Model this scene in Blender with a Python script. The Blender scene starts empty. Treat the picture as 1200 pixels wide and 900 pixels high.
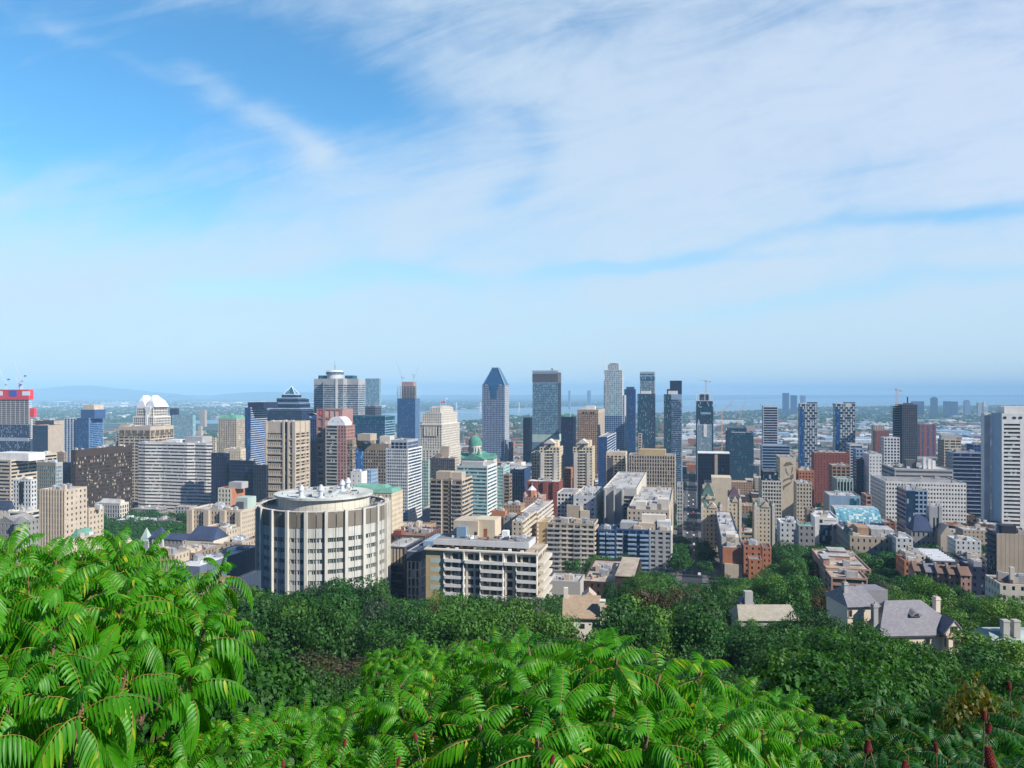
import bpy, math, random
import numpy as np
from mathutils import Vector, Matrix
R = math.radians
sc = bpy.context.scene
COL = sc.collection
rnd = random.Random(7)

# ---------------------------------------------------------------- camera
FOC, CPX, HOR, CZ = 906.0, 600.0, 460.0, 200.0      # view geometry in the photograph's 1200x900 frame
cd = bpy.data.cameras.new('camera'); cam = bpy.data.objects.new('camera', cd); COL.objects.link(cam)
cam.location = (0, 0, CZ); cam.rotation_euler = (R(90), 0, 0)
cd.sensor_width = 36; cd.lens = FOC/1200*36; cd.shift_y = (HOR-450)/1200
cd.clip_start = 0.1; cd.clip_end = 200000
sc.camera = cam

# ---------------------------------------------------------------- light and exposure
SUN_AZ = 55            # degrees from the -Y axis towards +X
SUN_EL = 36
az = R(SUN_AZ); el = R(SUN_EL)
sdir = Vector((math.sin(az)*math.cos(el), -math.cos(az)*math.cos(el), math.sin(el)))
sl = bpy.data.lights.new('sun', 'SUN'); sl.energy = 5.0; sl.angle = R(0.5); sl.color = (1, .95, .87)
so = bpy.data.objects.new('sun', sl); COL.objects.link(so); so.rotation_euler = sdir.to_track_quat('Z', 'Y').to_euler()
sc.view_settings.view_transform = 'Standard'; sc.view_settings.look = 'None'
sc.view_settings.gamma = 1; sc.view_settings.exposure = 0.36; sc.view_settings.use_curve_mapping = False
sc.cycles.use_denoising = True
sc.cycles.max_bounces = 6; sc.cycles.diffuse_bounces = 2; sc.cycles.glossy_bounces = 2
sc.cycles.transmission_bounces = 3; sc.cycles.volume_bounces = 2; sc.cycles.transparent_max_bounces = 4
sc.cycles.use_adaptive_sampling = True; sc.cycles.sample_clamp_indirect = 4

W = bpy.data.worlds.new('World'); sc.world = W; W.use_nodes = True
nt = W.node_tree; nt.nodes.clear()
class NT:
    """small helper to write node graphs as expressions"""
    def __init__(s, nt): s.nt = nt
    def n(s, typ, **kw):
        x = s.nt.nodes.new(typ)
        for k, v in kw.items(): setattr(x, k, v)
        return x
    def link(s, a, b): s.nt.links.new(a, b)
    def put(s, sock, v):
        if hasattr(v, 'is_output') or isinstance(v, bpy.types.NodeSocket): s.link(v, sock)
        else: sock.default_value = v
    def m(s, op, a, b=0.0, c=None, clamp=False):
        x = s.n('ShaderNodeMath', operation=op, use_clamp=clamp)
        s.put(x.inputs[0], a); s.put(x.inputs[1], b)
        if c is not None: s.put(x.inputs[2], c)
        return x.outputs[0]
    def vec(s, a, b, c):
        x = s.n('ShaderNodeCombineXYZ'); s.put(x.inputs[0], a); s.put(x.inputs[1], b); s.put(x.inputs[2], c); return x.outputs[0]
    def sep(s, v):
        x = s.n('ShaderNodeSeparateXYZ'); s.link(v, x.inputs[0]); return x.outputs
    def noise(s, v, scale, detail=3, rough=.55, dist=0.0, out=0):
        x = s.n('ShaderNodeTexNoise'); s.link(v, x.inputs['Vector']); x.inputs['Scale'].default_value = scale
        x.inputs['Detail'].default_value = detail; x.inputs['Roughness'].default_value = rough; x.inputs['Distortion'].default_value = dist
        return x.outputs[out]
    def ss(s, v, a, b, o0=0.0, o1=1.0):
        x = s.n('ShaderNodeMapRange', interpolation_type='SMOOTHSTEP')
        s.put(x.inputs['Value'], v)
        for k, q in (('From Min', a), ('From Max', b), ('To Min', o0), ('To Max', o1)): x.inputs[k].default_value = q
        return x.outputs[0]
    def mix(s, f, a, b, typ='MIX'):
        x = s.n('ShaderNodeMix', data_type='RGBA', blend_type=typ)
        s.put(x.inputs['Factor'], f)
        for i, v in ((6, a), (7, b)):
            if isinstance(v, (tuple, list)) and len(v) == 3: v = (*v, 1)
            s.put(x.inputs[i], v)
        return x.outputs[2]

def build_world():
    g = NT(nt)
    sky = g.n('ShaderNodeTexSky', sky_type='NISHITA'); sky.sun_disc = False
    sky.sun_elevation = el; sky.sun_rotation = R(180-SUN_AZ); sky.altitude = 200
    sky.air_density = 1.0; sky.dust_density = 0.3; sky.ozone_density = 3.0
    tc = g.n('ShaderNodeTexCoord').outputs['Generated']
    x, y, z = g.sep(tc)
    ya = g.m('MAXIMUM', g.m('ABSOLUTE', y), .25)
    s = g.m('DIVIDE', x, ya); t = g.m('DIVIDE', z, ya)          # direction on the sky: bearing and height tangents
    p = g.vec(s, t, 0.0)
    # slow warp so that no edge is straight
    wn = g.noise(p, 3.2, 3, .6, out=1)
    wx, wy, _ = g.sep(wn)
    s2 = g.m('ADD', s, g.m('MULTIPLY', g.m('SUBTRACT', wx, .5), .15))
    t2 = g.m('ADD', t, g.m('MULTIPLY', g.m('SUBTRACT', wy, .5), .085))
    dens = None
    def blob(px, py, rx, ry, deg, amp, pw=1.0):
        nonlocal dens
        cs, ct = (px-600)/906, (460-py)/906
        a = R(deg); ca, sa = math.cos(a), math.sin(a)
        ds = g.m('SUBTRACT', s2, cs); dt = g.m('SUBTRACT', t2, ct)
        u = g.m('MULTIPLY', g.m('ADD', g.m('MULTIPLY', ds, ca), g.m('MULTIPLY', dt, sa)), 906/rx)
        v = g.m('MULTIPLY', g.m('SUBTRACT', g.m('MULTIPLY', dt, ca), g.m('MULTIPLY', ds, sa)), 906/ry)
        r2 = g.m('ADD', g.m('MULTIPLY', u, u), g.m('MULTIPLY', v, v))
        e = g.m('MULTIPLY', g.m('EXPONENT', g.m('MULTIPLY', r2, -pw)), amp)
        dens = e if dens is None else g.m('ADD', dens, e)
    # gaps of blue (negative) and cirrus streaks (positive): px, py, radii, tilt
    blob(60, 110, 330, 150, -8, -.92)
    blob(430, 128, 130, 55, -12, -.62)
    blob(250, 60, 170, 60, -10, -.35)
    blob(60, 215, 190, 30, 4, .22); blob(250, 235, 110, 26, 10, -.45)
    blob(130, 68, 170, 12, -26, .30); blob(290, 135, 120, 14, -29, .38); blob(372, 185, 45, 26, -40, .35)
    blob(250, 100, 240, 30, -24, .12)
    blob(598, 226, 40, 18, 10, -.42); blob(625, 165, 26, 60, 20, -.2)
    blob(380, 330, 150, 14, 2, -.85); blob(490, 320, 60, 9, -6, -.4)
    blob(765, 300, 110, 8, 9, -.95); blob(1110, 252, 160, 11, 6, -.62); blob(900, 296, 70, 6, 0, -.45); blob(660, 316, 60, 8, 5, -.5)
    blob(960, 346, 320, 12, 7, -.62); blob(1150, 208, 50, 5, 3, -.2)
    blob(620, 30, 300, 40, 0, -.16); blob(930, 15, 120, 26, 0, -.22)
    blob(80, 345, 260, 40, 6, .15); blob(560, 235, 260, 60, 12, .2); blob(900, 130, 330, 90, 5, .16)
    # fine cirrus fibres: noise stretched along the drift of the cloud
    a = R(14)
    u = g.m('ADD', g.m('MULTIPLY', s, math.cos(a)), g.m('MULTIPLY', t, math.sin(a)))
    v = g.m('SUBTRACT', g.m('MULTIPLY', t, math.cos(a)), g.m('MULTIPLY', s, math.sin(a)))
    f1 = g.noise(g.vec(g.m('MULTIPLY', u, 2.2), g.m('MULTIPLY', v, 11.0), 3.0), 1.6, 8, .62, 1.1)
    f2 = g.noise(g.vec(u, g.m('MULTIPLY', v, 2.0), 9.0), 4.5, 7, .6, .6)
    f3 = g.noise(g.vec(u, g.m('MULTIPLY', v, 1.5), 5.0), 22.0, 4, .6, .4)
    fib = g.m('ADD', g.m('ADD', g.m('MULTIPLY', g.m('SUBTRACT', f1, .5), 1.0), g.m('MULTIPLY', g.m('SUBTRACT', f2, .5), 1.0)), g.m('MULTIPLY', g.m('SUBTRACT', f3, .5), .30))
    d = g.m('ADD', g.m('ADD', dens, fib), .80)
    d = g.ss(d, -.05, 1.1)
    low = g.ss(t, 0.0, .16, .55, 1.0)                # the veil thins to plain haze low down
    d = g.m('MULTIPLY', d, low)
    base = g.mix(1.0, sky.outputs[0], SKY_TINT, 'MULTIPLY')
    cloud = g.mix(g.ss(x, -.3, .9), CLOUD_A, CLOUD_B)
    col = g.mix(g.m('MULTIPLY', d, .86), base, cloud)
    col = g.mix(g.ss(t, .0, .34, .92, 0.0), col, HAZE_SKY)
    front = g.m('MULTIPLY', g.ss(y, -.15, .40), g.ss(z, .50, .85, 1.0, 0.0))     # the veil of cloud lies over the city; behind and overhead the clear sky is darkened to deepen the shading
    col = g.mix(front, g.mix(1.0, sky.outputs[0], (.17, .37, .68), 'MULTIPLY'), col)
    bg = g.n('ShaderNodeBackground'); g.link(col, bg.inputs[0]); bg.inputs[1].default_value = .12
    out = g.n('ShaderNodeOutputWorld'); g.link(bg.outputs[0], out.inputs[0])
SKY_TINT = (.64, 1.16, 1.30); CLOUD_A = (4.15, 5.1, 6.1); CLOUD_B = (4.75, 5.3, 6.4); HAZE_SKY = (4.1, 5.2, 6.1)
build_world()

# ---------------------------------------------------------------- materials
MATS = {}
def new_mat(name):
    m = bpy.data.materials.new(name); m.use_nodes = True
    g = NT(m.node_tree); b = m.node_tree.nodes['Principled BSDF']
    return m, g, b
def wall(name, c, rough=.85, stain=.27, scale=.12, streak=True):
    """painted / concrete / stone surface with wear that belongs to it"""
    if name in MATS: return MATS[name]
    m, g, b = new_mat(name)
    tc = g.n('ShaderNodeTexCoord').outputs['Object']
    x, y, z = g.sep(tc)
    n1 = g.noise(tc, scale, 4, .6)
    n2 = g.noise(g.vec(x, y, g.m('MULTIPLY', z, .12)), .9, 3, .6)
    f = g.m('ADD', g.m('MULTIPLY', g.m('SUBTRACT', n1, .5), 2*stain), g.m('MULTIPLY', g.m('SUBTRACT', n2, .5), 1.2*stain if streak else 0))
    f = g.m('ADD', f, 1.0)
    col = g.mix(1.0, (*c, 1), g.vec(f, f, f), 'MULTIPLY')
    g.link(col, b.inputs['Base Color']); b.inputs['Roughness'].default_value = rough
    MATS[name] = m; return m
def brick(name, c, c2=None):
    if name in MATS: return MATS[name]
    m, g, b = new_mat(name)
    tc = g.n('ShaderNodeTexCoord').outputs['Object']
    c2 = c2 or tuple(v*.72 for v in c)
    n1 = g.noise(tc, .35, 5, .65); n2 = g.noise(tc, 6.0, 2, .5)
    f = g.ss(g.m('ADD', g.m('MULTIPLY', n1, .7), g.m('MULTIPLY', n2, .3)), .35, .65)
    g.link(g.mix(f, c, c2), b.inputs['Base Color']); b.inputs['Roughness'].default_value = .9
    MATS[name] = m; return m
def glass(name, c, c2, blind=(.5, .5, .45), pb=.1, cell=(1.6, 3.6), rough=.12, metal=.0, spec=.7):
    """window glass: every pane its own tone, some with blinds drawn"""
    if name in MATS: return MATS[name]
    m, g, b = new_mat(name)
    tc = g.n('ShaderNodeTexCoord').outputs['Object']
    x, y, z = g.sep(tc)
    q = g.vec(g.m('FLOOR', g.m('DIVIDE', g.m('ADD', x, .013), cell[0])), g.m('FLOOR', g.m('DIVIDE', g.m('ADD', y, .013), cell[0])), g.m('FLOOR', g.m('DIVIDE', z, cell[1])))
    wn = g.n('ShaderNodeTexWhiteNoise', noise_dimensions='3D'); g.link(q, wn.inputs['Vector'])
    wn2 = g.n('ShaderNodeTexWhiteNoise', noise_dimensions='3D'); g.link(g.vec(g.sep(q)[2], g.sep(q)[0], g.m('ADD', g.sep(q)[1], 7.0)), wn2.inputs['Vector'])
    col = g.mix(wn.outputs[0], c, c2)
    col = g.mix(g.m('LESS_THAN', wn2.outputs[0], pb), col, blind)
    g.link(col, b.inputs['Base Color']); b.inputs['Roughness'].default_value = rough
    b.inputs['Metallic'].default_value = metal; b.inputs['Specular IOR Level'].default_value = spec
    MATS[name] = m; return m
def roofm(name, c):
    if name in MATS: return MATS[name]
    m, g, b = new_mat(name)
    tc = g.n('ShaderNodeTexCoord').outputs['Object']
    n1 = g.noise(tc, .09, 4, .6); n2 = g.noise(tc, .9, 3, .6); x, y, z = g.sep(tc)
    wn = g.n('ShaderNodeTexWhiteNoise', noise_dimensions='3D'); g.link(g.vec(g.m('FLOOR', g.m('DIVIDE', x, 5.3)), g.m('FLOOR', g.m('DIVIDE', y, 7.1)), 0.0), wn.inputs['Vector'])   # membrane sheets and patches
    f = g.m('ADD', .50, g.m('ADD', g.m('MULTIPLY', g.ss(n1, .35, .65), .40), g.m('ADD', g.m('MULTIPLY', n2, .22), g.m('MULTIPLY', wn.outputs[0], .28))))
    g.link(g.mix(1.0, (*c, 1), g.vec(f, f, f), 'MULTIPLY'), b.inputs['Base Color']); b.inputs['Roughness'].default_value = .95
    MATS[name] = m; return m
def shingle(name, c):
    if name in MATS: return MATS[name]
    m, g, b = new_mat(name); tc = g.n('ShaderNodeTexCoord').outputs['Object']; x, y, z = g.sep(tc)
    row = g.m('FLOOR', g.m('DIVIDE', z, .22)); wn = g.n('ShaderNodeTexWhiteNoise', noise_dimensions='3D')
    g.link(g.vec(g.m('FLOOR', g.m('ADD', g.m('DIVIDE', g.m('ADD', x, y), .45), g.m('MULTIPLY', row, .5))), row, 0.0), wn.inputs['Vector'])
    n = g.noise(tc, .5, 4, .6); f = g.m('ADD', .62, g.m('ADD', g.m('MULTIPLY', wn.outputs[0], .25), g.m('MULTIPLY', n, .5)))
    g.link(g.mix(1.0, (*c, 1), g.vec(f, f, f), 'MULTIPLY'), b.inputs['Base Color']); b.inputs['Roughness'].default_value = .8
    MATS[name] = m; return m
def plain(name, c, rough=.6, metal=0.0):
    if name in MATS: return MATS[name]
    m, g, b = new_mat(name)
    tc = g.n('ShaderNodeTexCoord').outputs['Object']
    n = g.noise(tc, 1.3, 3, .6); f = g.m('ADD', .88, g.m('MULTIPLY', n, .24))
    g.link(g.mix(1.0, (*c, 1), g.vec(f, f, f), 'MULTIPLY'), b.inputs['Base Color'])
    b.inputs['Roughness'].default_value = rough; b.inputs['Metallic'].default_value = metal
    MATS[name] = m; return m
def leafm(name, c1, c2, trans=.35, scale=.5, rough=.55, rndamp=.35):
    if name in MATS: return MATS[name]
    m, g, b = new_mat(name)
    tc = g.n('ShaderNodeTexCoord').outputs['Object']
    oi = g.n('ShaderNodeObjectInfo').outputs['Random']
    geo = g.n('ShaderNodeNewGeometry').outputs['Random Per Island']
    n = g.noise(tc, scale, 3, .6)
    f = g.m('ADD', g.m('MULTIPLY', g.ss(n, .35, .65), .5), g.m('MULTIPLY', geo, .5))
    col = g.mix(f, c1, c2)
    k = g.m('ADD', 1-rndamp/2, g.m('MULTIPLY', oi, rndamp))
    col = g.mix(1.0, col, g.vec(g.m('MULTIPLY', k, k), k, k), 'MULTIPLY')
    g.link(col, b.inputs['Base Color']); b.inputs['Roughness'].default_value = rough; b.inputs['Specular IOR Level'].default_value = .35
    tr = g.n('ShaderNodeBsdfTranslucent'); g.link(g.mix(1.0, col, (1.25, 1.25, .5, 1), 'MULTIPLY'), tr.inputs[0])
    mx = g.n('ShaderNodeMixShader'); mx.inputs[0].default_value = trans
    g.link(b.outputs[0], mx.inputs[1]); g.link(tr.outputs[0], mx.inputs[2])
    g.link(mx.outputs[0], m.node_tree.nodes['Material Output'].inputs[0])
    MATS[name] = m; return m

# ---------------------------------------------------------------- mesh builder
class MB:
    def __init__(s): s.v = []; s.f = []; s.mi = []; s.cur = 0
    def face(s, pts):
        k = len(s.v); s.v.extend([tuple(p) for p in pts]); s.f.append(tuple(range(k, k+len(pts)))); s.mi.append(s.cur)
    def box(s, x0, x1, y0, y1, z0, z1):
        if x1 < x0: x0, x1 = x1, x0
        if y1 < y0: y0, y1 = y1, y0
        k = len(s.v)
        s.v.extend([(x0,y0,z0),(x1,y0,z0),(x1,y1,z0),(x0,y1,z0),(x0,y0,z1),(x1,y0,z1),(x1,y1,z1),(x0,y1,z1)])
        for q in ((0,3,2,1),(4,5,6,7),(0,1,5,4),(1,2,6,5),(2,3,7,6),(3,0,4,7)):
            s.f.append(tuple(k+i for i in q)); s.mi.append(s.cur)
        return s
    def loft(s, rings, cap0=True, cap1=True, closed=True):
        """rings: list of equal-length point lists"""
        n = len(rings[0]); k = len(s.v)
        for r in rings: s.v.extend([tuple(p) for p in r])
        for i in range(len(rings)-1):
            for j in range(n if closed else n-1):
                a = k+i*n+j; b = k+i*n+(j+1) % n
                s.f.append((a, b, b+n, a+n)); s.mi.append(s.cur)
        if cap0: s.f.append(tuple(k+j for j in range(n))[::-1]); s.mi.append(s.cur)
        if cap1: s.f.append(tuple(k+(len(rings)-1)*n+j for j in range(n))); s.mi.append(s.cur)
        return s
    def prism(s, poly, z0, z1): return s.loft([[(x, y, z0) for x, y in poly], [(x, y, z1) for x, y in poly]])
    def frus(s, x0, x1, y0, y1, z0, X0, X1, Y0, Y1, z1):
        return s.loft([[(x0,y0,z0),(x1,y0,z0),(x1,y1,z0),(x0,y1,z0)], [(X0,Y0,z1),(X1,Y0,z1),(X1,Y1,z1),(X0,Y1,z1)]])
    def cyl(s, x, y, z0, z1, r0, r1=None, n=16):
        r1 = r0 if r1 is None else r1
        rg = lambda r, z: [(x+r*math.cos(2*math.pi*i/n), y+r*math.sin(2*math.pi*i/n), z) for i in range(n)]
        return s.loft([rg(r0, z0), rg(max(r1, 1e-3), z1)])
    def lathe(s, x, y, prof, n=16):
        return s.loft([[(x+r*math.cos(2*math.pi*i/n), y+r*math.sin(2*math.pi*i/n), z) for i in range(n)] for r, z in prof])
    def bar(s, a, b, w, n=4, w1=None):
        a = Vector(a); b = Vector(b); d = (b-a)
        if d.length < 1e-6: return s
        d.normalize(); up = Vector((0, 0, 1)) if abs(d.z) < .95 else Vector((1, 0, 0))
        e1 = d.cross(up).normalized(); e2 = d.cross(e1); w1 = w if w1 is None else w1
        rg = lambda c, q: [c+e1*q*math.cos(2*math.pi*(i+.5)/n)+e2*q*math.sin(2*math.pi*(i+.5)/n) for i in range(n)]
        return s.loft([rg(a, w*.707), rg(b, w1*.707)])
    def gable(s, x0, x1, y0, y1, z0, z1, axis='x', hip=0.0):
        """ridge roof; axis = direction of the ridge"""
        if axis == 'x':
            ym = (y0+y1)/2; a = (x0+hip, ym, z1); b = (x1-hip, ym, z1)
            s.face([(x0,y0,z0),(x1,y0,z0),b,a]); s.face([(x1,y1,z0),(x0,y1,z0),a,b])
            s.face([(x0,y1,z0),(x0,y0,z0),a]); s.face([(x1,y0,z0),(x1,y1,z0),b])
        else:
            xm = (x0+x1)/2; a = (xm, y0+hip, z1); b = (xm, y1-hip, z1)
            s.face([(x1,y0,z0),(x1,y1,z0),b,a]); s.face([(x0,y1,z0),(x0,y0,z0),a,b])
            s.face([(x0,y0,z0),(x1,y0,z0),a]); s.face([(x1,y1,z0),(x0,y1,z0),b])
        s.face([(x0,y0,z0),(x0,y1,z0),(x1,y1,z0),(x1,y0,z0)])
        return s
    def mesh(s, name, mats):
        me = bpy.data.meshes.new(name); me.from_pydata(s.v, [], s.f)
        mats = mats if isinstance(mats, (list, tuple)) else [mats]
        for m in mats: me.materials.append(m)
        if len(mats) > 1: me.polygons.foreach_set('material_index', s.mi)
        me.update(); return me
    def build(s, name, mats, parent=None, label=None):
        if not s.f: return None
        o = bpy.data.objects.new(name, s.mesh(name, mats)); COL.objects.link(o)
        if parent is not None: o.parent = parent
        if label: o['label'] = label
        return o
def tag(o, label=None, cat=None, group=None, kind=None):
    if label: o['label'] = label
    if cat: o['category'] = cat
    if group: o['group'] = group
    if kind: o['kind'] = kind
    return o
def empty(name, loc, rz=0.0):
    o = bpy.data.objects.new(name, None); o.empty_display_size = 2; COL.objects.link(o)
    o.location = loc; o.rotation_euler = (0, 0, rz); return o
def copy_tree(o, parent=None):
    c = o.copy(); COL.objects.link(c)
    if parent is not None: c.parent = parent
    for ch in o.children: copy_tree(ch, c)
    return c
_G = [(-50,200),(0,197),(6,195),(12,192),(20,187),(60,168),(120,149),(190,132),(300,113),(400,99),(500,86),(600,76),(800,62),(1200,50),(1600,36),(2400,20),(3500,10),(6000,8),(90000,8)]
_gx = [a for a, _ in _G]; _gy = [b for _, b in _G]
def gz(D): return float(np.interp(D, _gx, _gy))
def X_(px, D): return (px-CPX)/FOC*D
def Z_(py, D): return CZ-(py-HOR)/FOC*D
GRID = R(13.1)
# ---------------------------------------------------------------- palette
def pal():
    wall('beige', (.43,.35,.26)); wall('beige2', (.50,.42,.32)); wall('cream', (.58,.49,.35)); wall('white', (.72,.70,.65)); wall('white2', (.56,.57,.56))
    wall('ivory', (.60,.55,.46)); wall('grey', (.27,.26,.25)); wall('lgrey', (.38,.38,.37)); wall('dgrey', (.09,.09,.10)); wall('tan', (.27,.21,.155)); wall('olive', (.24,.21,.16))
    wall('brown', (.050,.030,.024)); wall('mauve', (.36,.20,.18)); wall('pink', (.62,.38,.30)); wall('navyp', (.012,.02,.06)); wall('slate', (.04,.06,.10)); wall('ochre', (.50,.36,.18))
    wall('lblue', (.26,.37,.48)); wall('char', (.018,.022,.035)); wall('steel', (.34,.38,.43)); wall('bluep', (.035,.09,.22)); wall('pgreen', (.40,.50,.44))
    brick('brick', (.28,.075,.05)); brick('orange', (.50,.20,.10)); brick('rust', (.34,.13,.07)); brick('dbrick', (.13,.07,.055)); brick('tbrick', (.42,.27,.17)); brick('pbrick', (.46,.28,.22))
    roofm('rgrey', (.25,.245,.24)); roofm('rlight', (.43,.42,.40)); roofm('rwhite', (.66,.66,.65)); roofm('rdark', (.12,.12,.13)); roofm('rtan', (.44,.36,.27)); roofm('rbrown', (.24,.15,.11)); roofm('rgreen', (.16,.36,.27))
    roofm('copper', (.09,.29,.21)); roofm('slateroof', (.22,.22,.26)); roofm('bluelead', (.04,.06,.12)); roofm('moss', (.25,.26,.08)); roofm('dcopper', (.07,.13,.11)); roofm('purple', (.10,.06,.08))
    glass('gdark', (.008,.012,.018), (.035,.042,.05), pb=.09); glass('gwarm', (.015,.012,.010), (.06,.05,.04), blind=(.42,.36,.28), pb=.14)
    glass('gnavy', (.005,.012,.05), (.010,.028,.095), pb=.03, blind=(.08,.12,.22), metal=.05, spec=.5); glass('gblue', (.008,.045,.17), (.02,.10,.27), pb=.05, blind=(.12,.28,.45), metal=.1, spec=.5)
    glass('gteal', (.006,.06,.10), (.015,.12,.17), pb=.08, blind=(.12,.32,.36), metal=.1, spec=.5); glass('glteal', (.18,.40,.42), (.32,.56,.54), pb=.15, blind=(.7,.78,.7), metal=.15)
    glass('gsea', (.010,.080,.125), (.045,.20,.26), pb=.16, blind=(.28,.50,.50), metal=.1); glass('gconst', (.003,.010,.06), (.008,.025,.10), pb=.14, blind=(.40,.46,.62)); glass('gnear', (.022,.026,.03), (.085,.09,.09), pb=.2, blind=(.42,.41,.37)); glass('gpale', (.08,.26,.34), (.20,.42,.46), pb=.2, blind=(.5,.6,.58)); glass('gsteel', (.03,.08,.15), (.07,.15,.24), pb=.1, metal=.3)
    glass('gtan', (.11,.085,.06), (.19,.15,.11), pb=.08, blind=(.35,.3,.22)); glass('gcop', (.03,.12,.24), (.035,.14,.28), pb=0, metal=.35, rough=.25); glass('gback', (.008,.025,.06),(.02,.06,.11), pb=.12, blind=(.35,.42,.45))
    plain('metal', (.45,.46,.48), .45, .5); plain('wmetal', (.75,.76,.77), .4); plain('red', (.78,.035,.045), .5); plain('bsign', (.03,.08,.45), .5); plain('yellow', (.6,.35,.05)); plain('cranew', (.72,.72,.74), .5); plain('craner', (.55,.10,.07), .5)
    plain('craney', (.65,.32,.12), .5); plain('dark', (.03,.03,.035), .7); plain('bwhite', (.85,.86,.86), .5); plain('hvac', (.55,.58,.60), .5); plain('bhvac', (.20,.32,.42), .5); plain('conc', (.42,.40,.37), .9)  # the bright white of flags and banners is plain paint
pal(); M = MATS

# ---------------------------------------------------------------- facades
def obox(mb, O, e, s0, s1, d0, d1, z0, z1):
    """box along a facade: O corner, e unit direction, d = depth inwards (n is e turned clockwise)"""
    if s1-s0 < .01 or z1-z0 < .01: return
    nx, ny = -e[1], e[0]                       # inward normal
    k = len(mb.v)
    for z in (z0, z1):
        for (s, d) in ((s0,d0),(s1,d0),(s1,d1),(s0,d1)):
            mb.v.append((O[0]+e[0]*s+nx*d, O[1]+e[1]*s+ny*d, z))
    for q in ((0,3,2,1),(4,5,6,7),(0,1,5,4),(1,2,6,5),(2,3,7,6),(3,0,4,7)):
        mb.f.append(tuple(k+i for i in q)); mb.mi.append(mb.cur)
def lattice(mb, O, e, w, z0, ztop, fh, bw, pier, sp, t, mode, cap, seed=0):
    H = ztop-z0-cap; n = max(1, int(round(H/fh))); fh = H/n; nb = max(1, int(round(w/bw))); bw = w/nb
    if mode == 'blank':
        obox(mb, O, e, 0, w, 0, t, z0, ztop); return n, fh
    if mode == 'panel':                         # solid wall with faint vertical panel joints
        for i in range(nb): obox(mb, O, e, i*bw+.06, (i+1)*bw-.06, 0, t, z0, ztop)
        obox(mb, O, e, 0, w, .12, t, z0, ztop-.05); return n, fh
    if mode == 'few':                           # solid wall with a scatter of small windows: wall in strips
        pier = max(pier, .66); sp = max(sp, .54)
        ww = bw*(1-pier)
        for k in range(n):
            z = z0+k*fh; obox(mb, O, e, 0, w, 0, t, z, z+fh*sp)
            for i in range(nb):
                obox(mb, O, e, i*bw, i*bw+bw*pier/2, 0, t, z+fh*sp, z+fh); obox(mb, O, e, (i+1)*bw-bw*pier/2, (i+1)*bw, 0, t, z+fh*sp, z+fh)
        obox(mb, O, e, 0, w, 0, t, ztop-cap, ztop); return n, fh
    if cap > .05: obox(mb, O, e, 0, w, 0, t, ztop-cap, ztop)
    if mode in ('grid', 'bands', 'curtain', 'slabs'):
        for k in range(n):
            z = z0+k*fh
            obox(mb, O, e, 0, w, (-.55 if mode == 'slabs' else 0), t, z, z+fh*sp)
    if mode in ('grid', 'piers', 'curtain'):
        pw = pier*bw; pr = -.06 if mode != 'piers' else -.35
        for i in range(nb+1):
            c = i*bw; s0 = max(0, c-pw/2); s1 = min(w, c+pw/2)
            if i == 0: s1 = max(s1, min(w, .6 if mode != 'curtain' else pw))
            if i == nb: s0 = min(s0, w-(.6 if mode != 'curtain' else pw))
            obox(mb, O, e, s0, s1, pr, t, z0, ztop-.02 if cap > .05 else ztop)
    if mode == 'piers':
        for k in range(n):
            z = z0+k*fh; obox(mb, O, e, 0, w, .08, t, z, z+fh*sp)
    if mode == 'bands':
        for s0, s1 in ((0, .7), (w-.7, w)): obox(mb, O, e, s0, s1, -.04, t, z0, ztop-.02)
    if mode == 'checker':
        rr = random.Random(seed)
        for k in range(n):
            z = z0+k*fh; obox(mb, O, e, 0, w, 0, t, z, z+fh*.14)
            for i in range(nb):
                if (i+k) % 2 == 0 if rr.random() < .88 else rr.random() < .5: obox(mb, O, e, i*bw+bw*.1, i*bw+bw*.58, -.12, t, z+.1, z+fh*.9)
    return n, fh

LM = []         # landmarks: short name, footprint in grid coordinates, picture extent
def gridxy(x, y): c, s = math.cos(GRID), math.sin(GRID); return (x*c-y*s, x*s+y*c)
def ungrid(gx, gy): c, s = math.cos(GRID), math.sin(GRID); return (gx*c+gy*s, -gx*s+gy*c)

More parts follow.
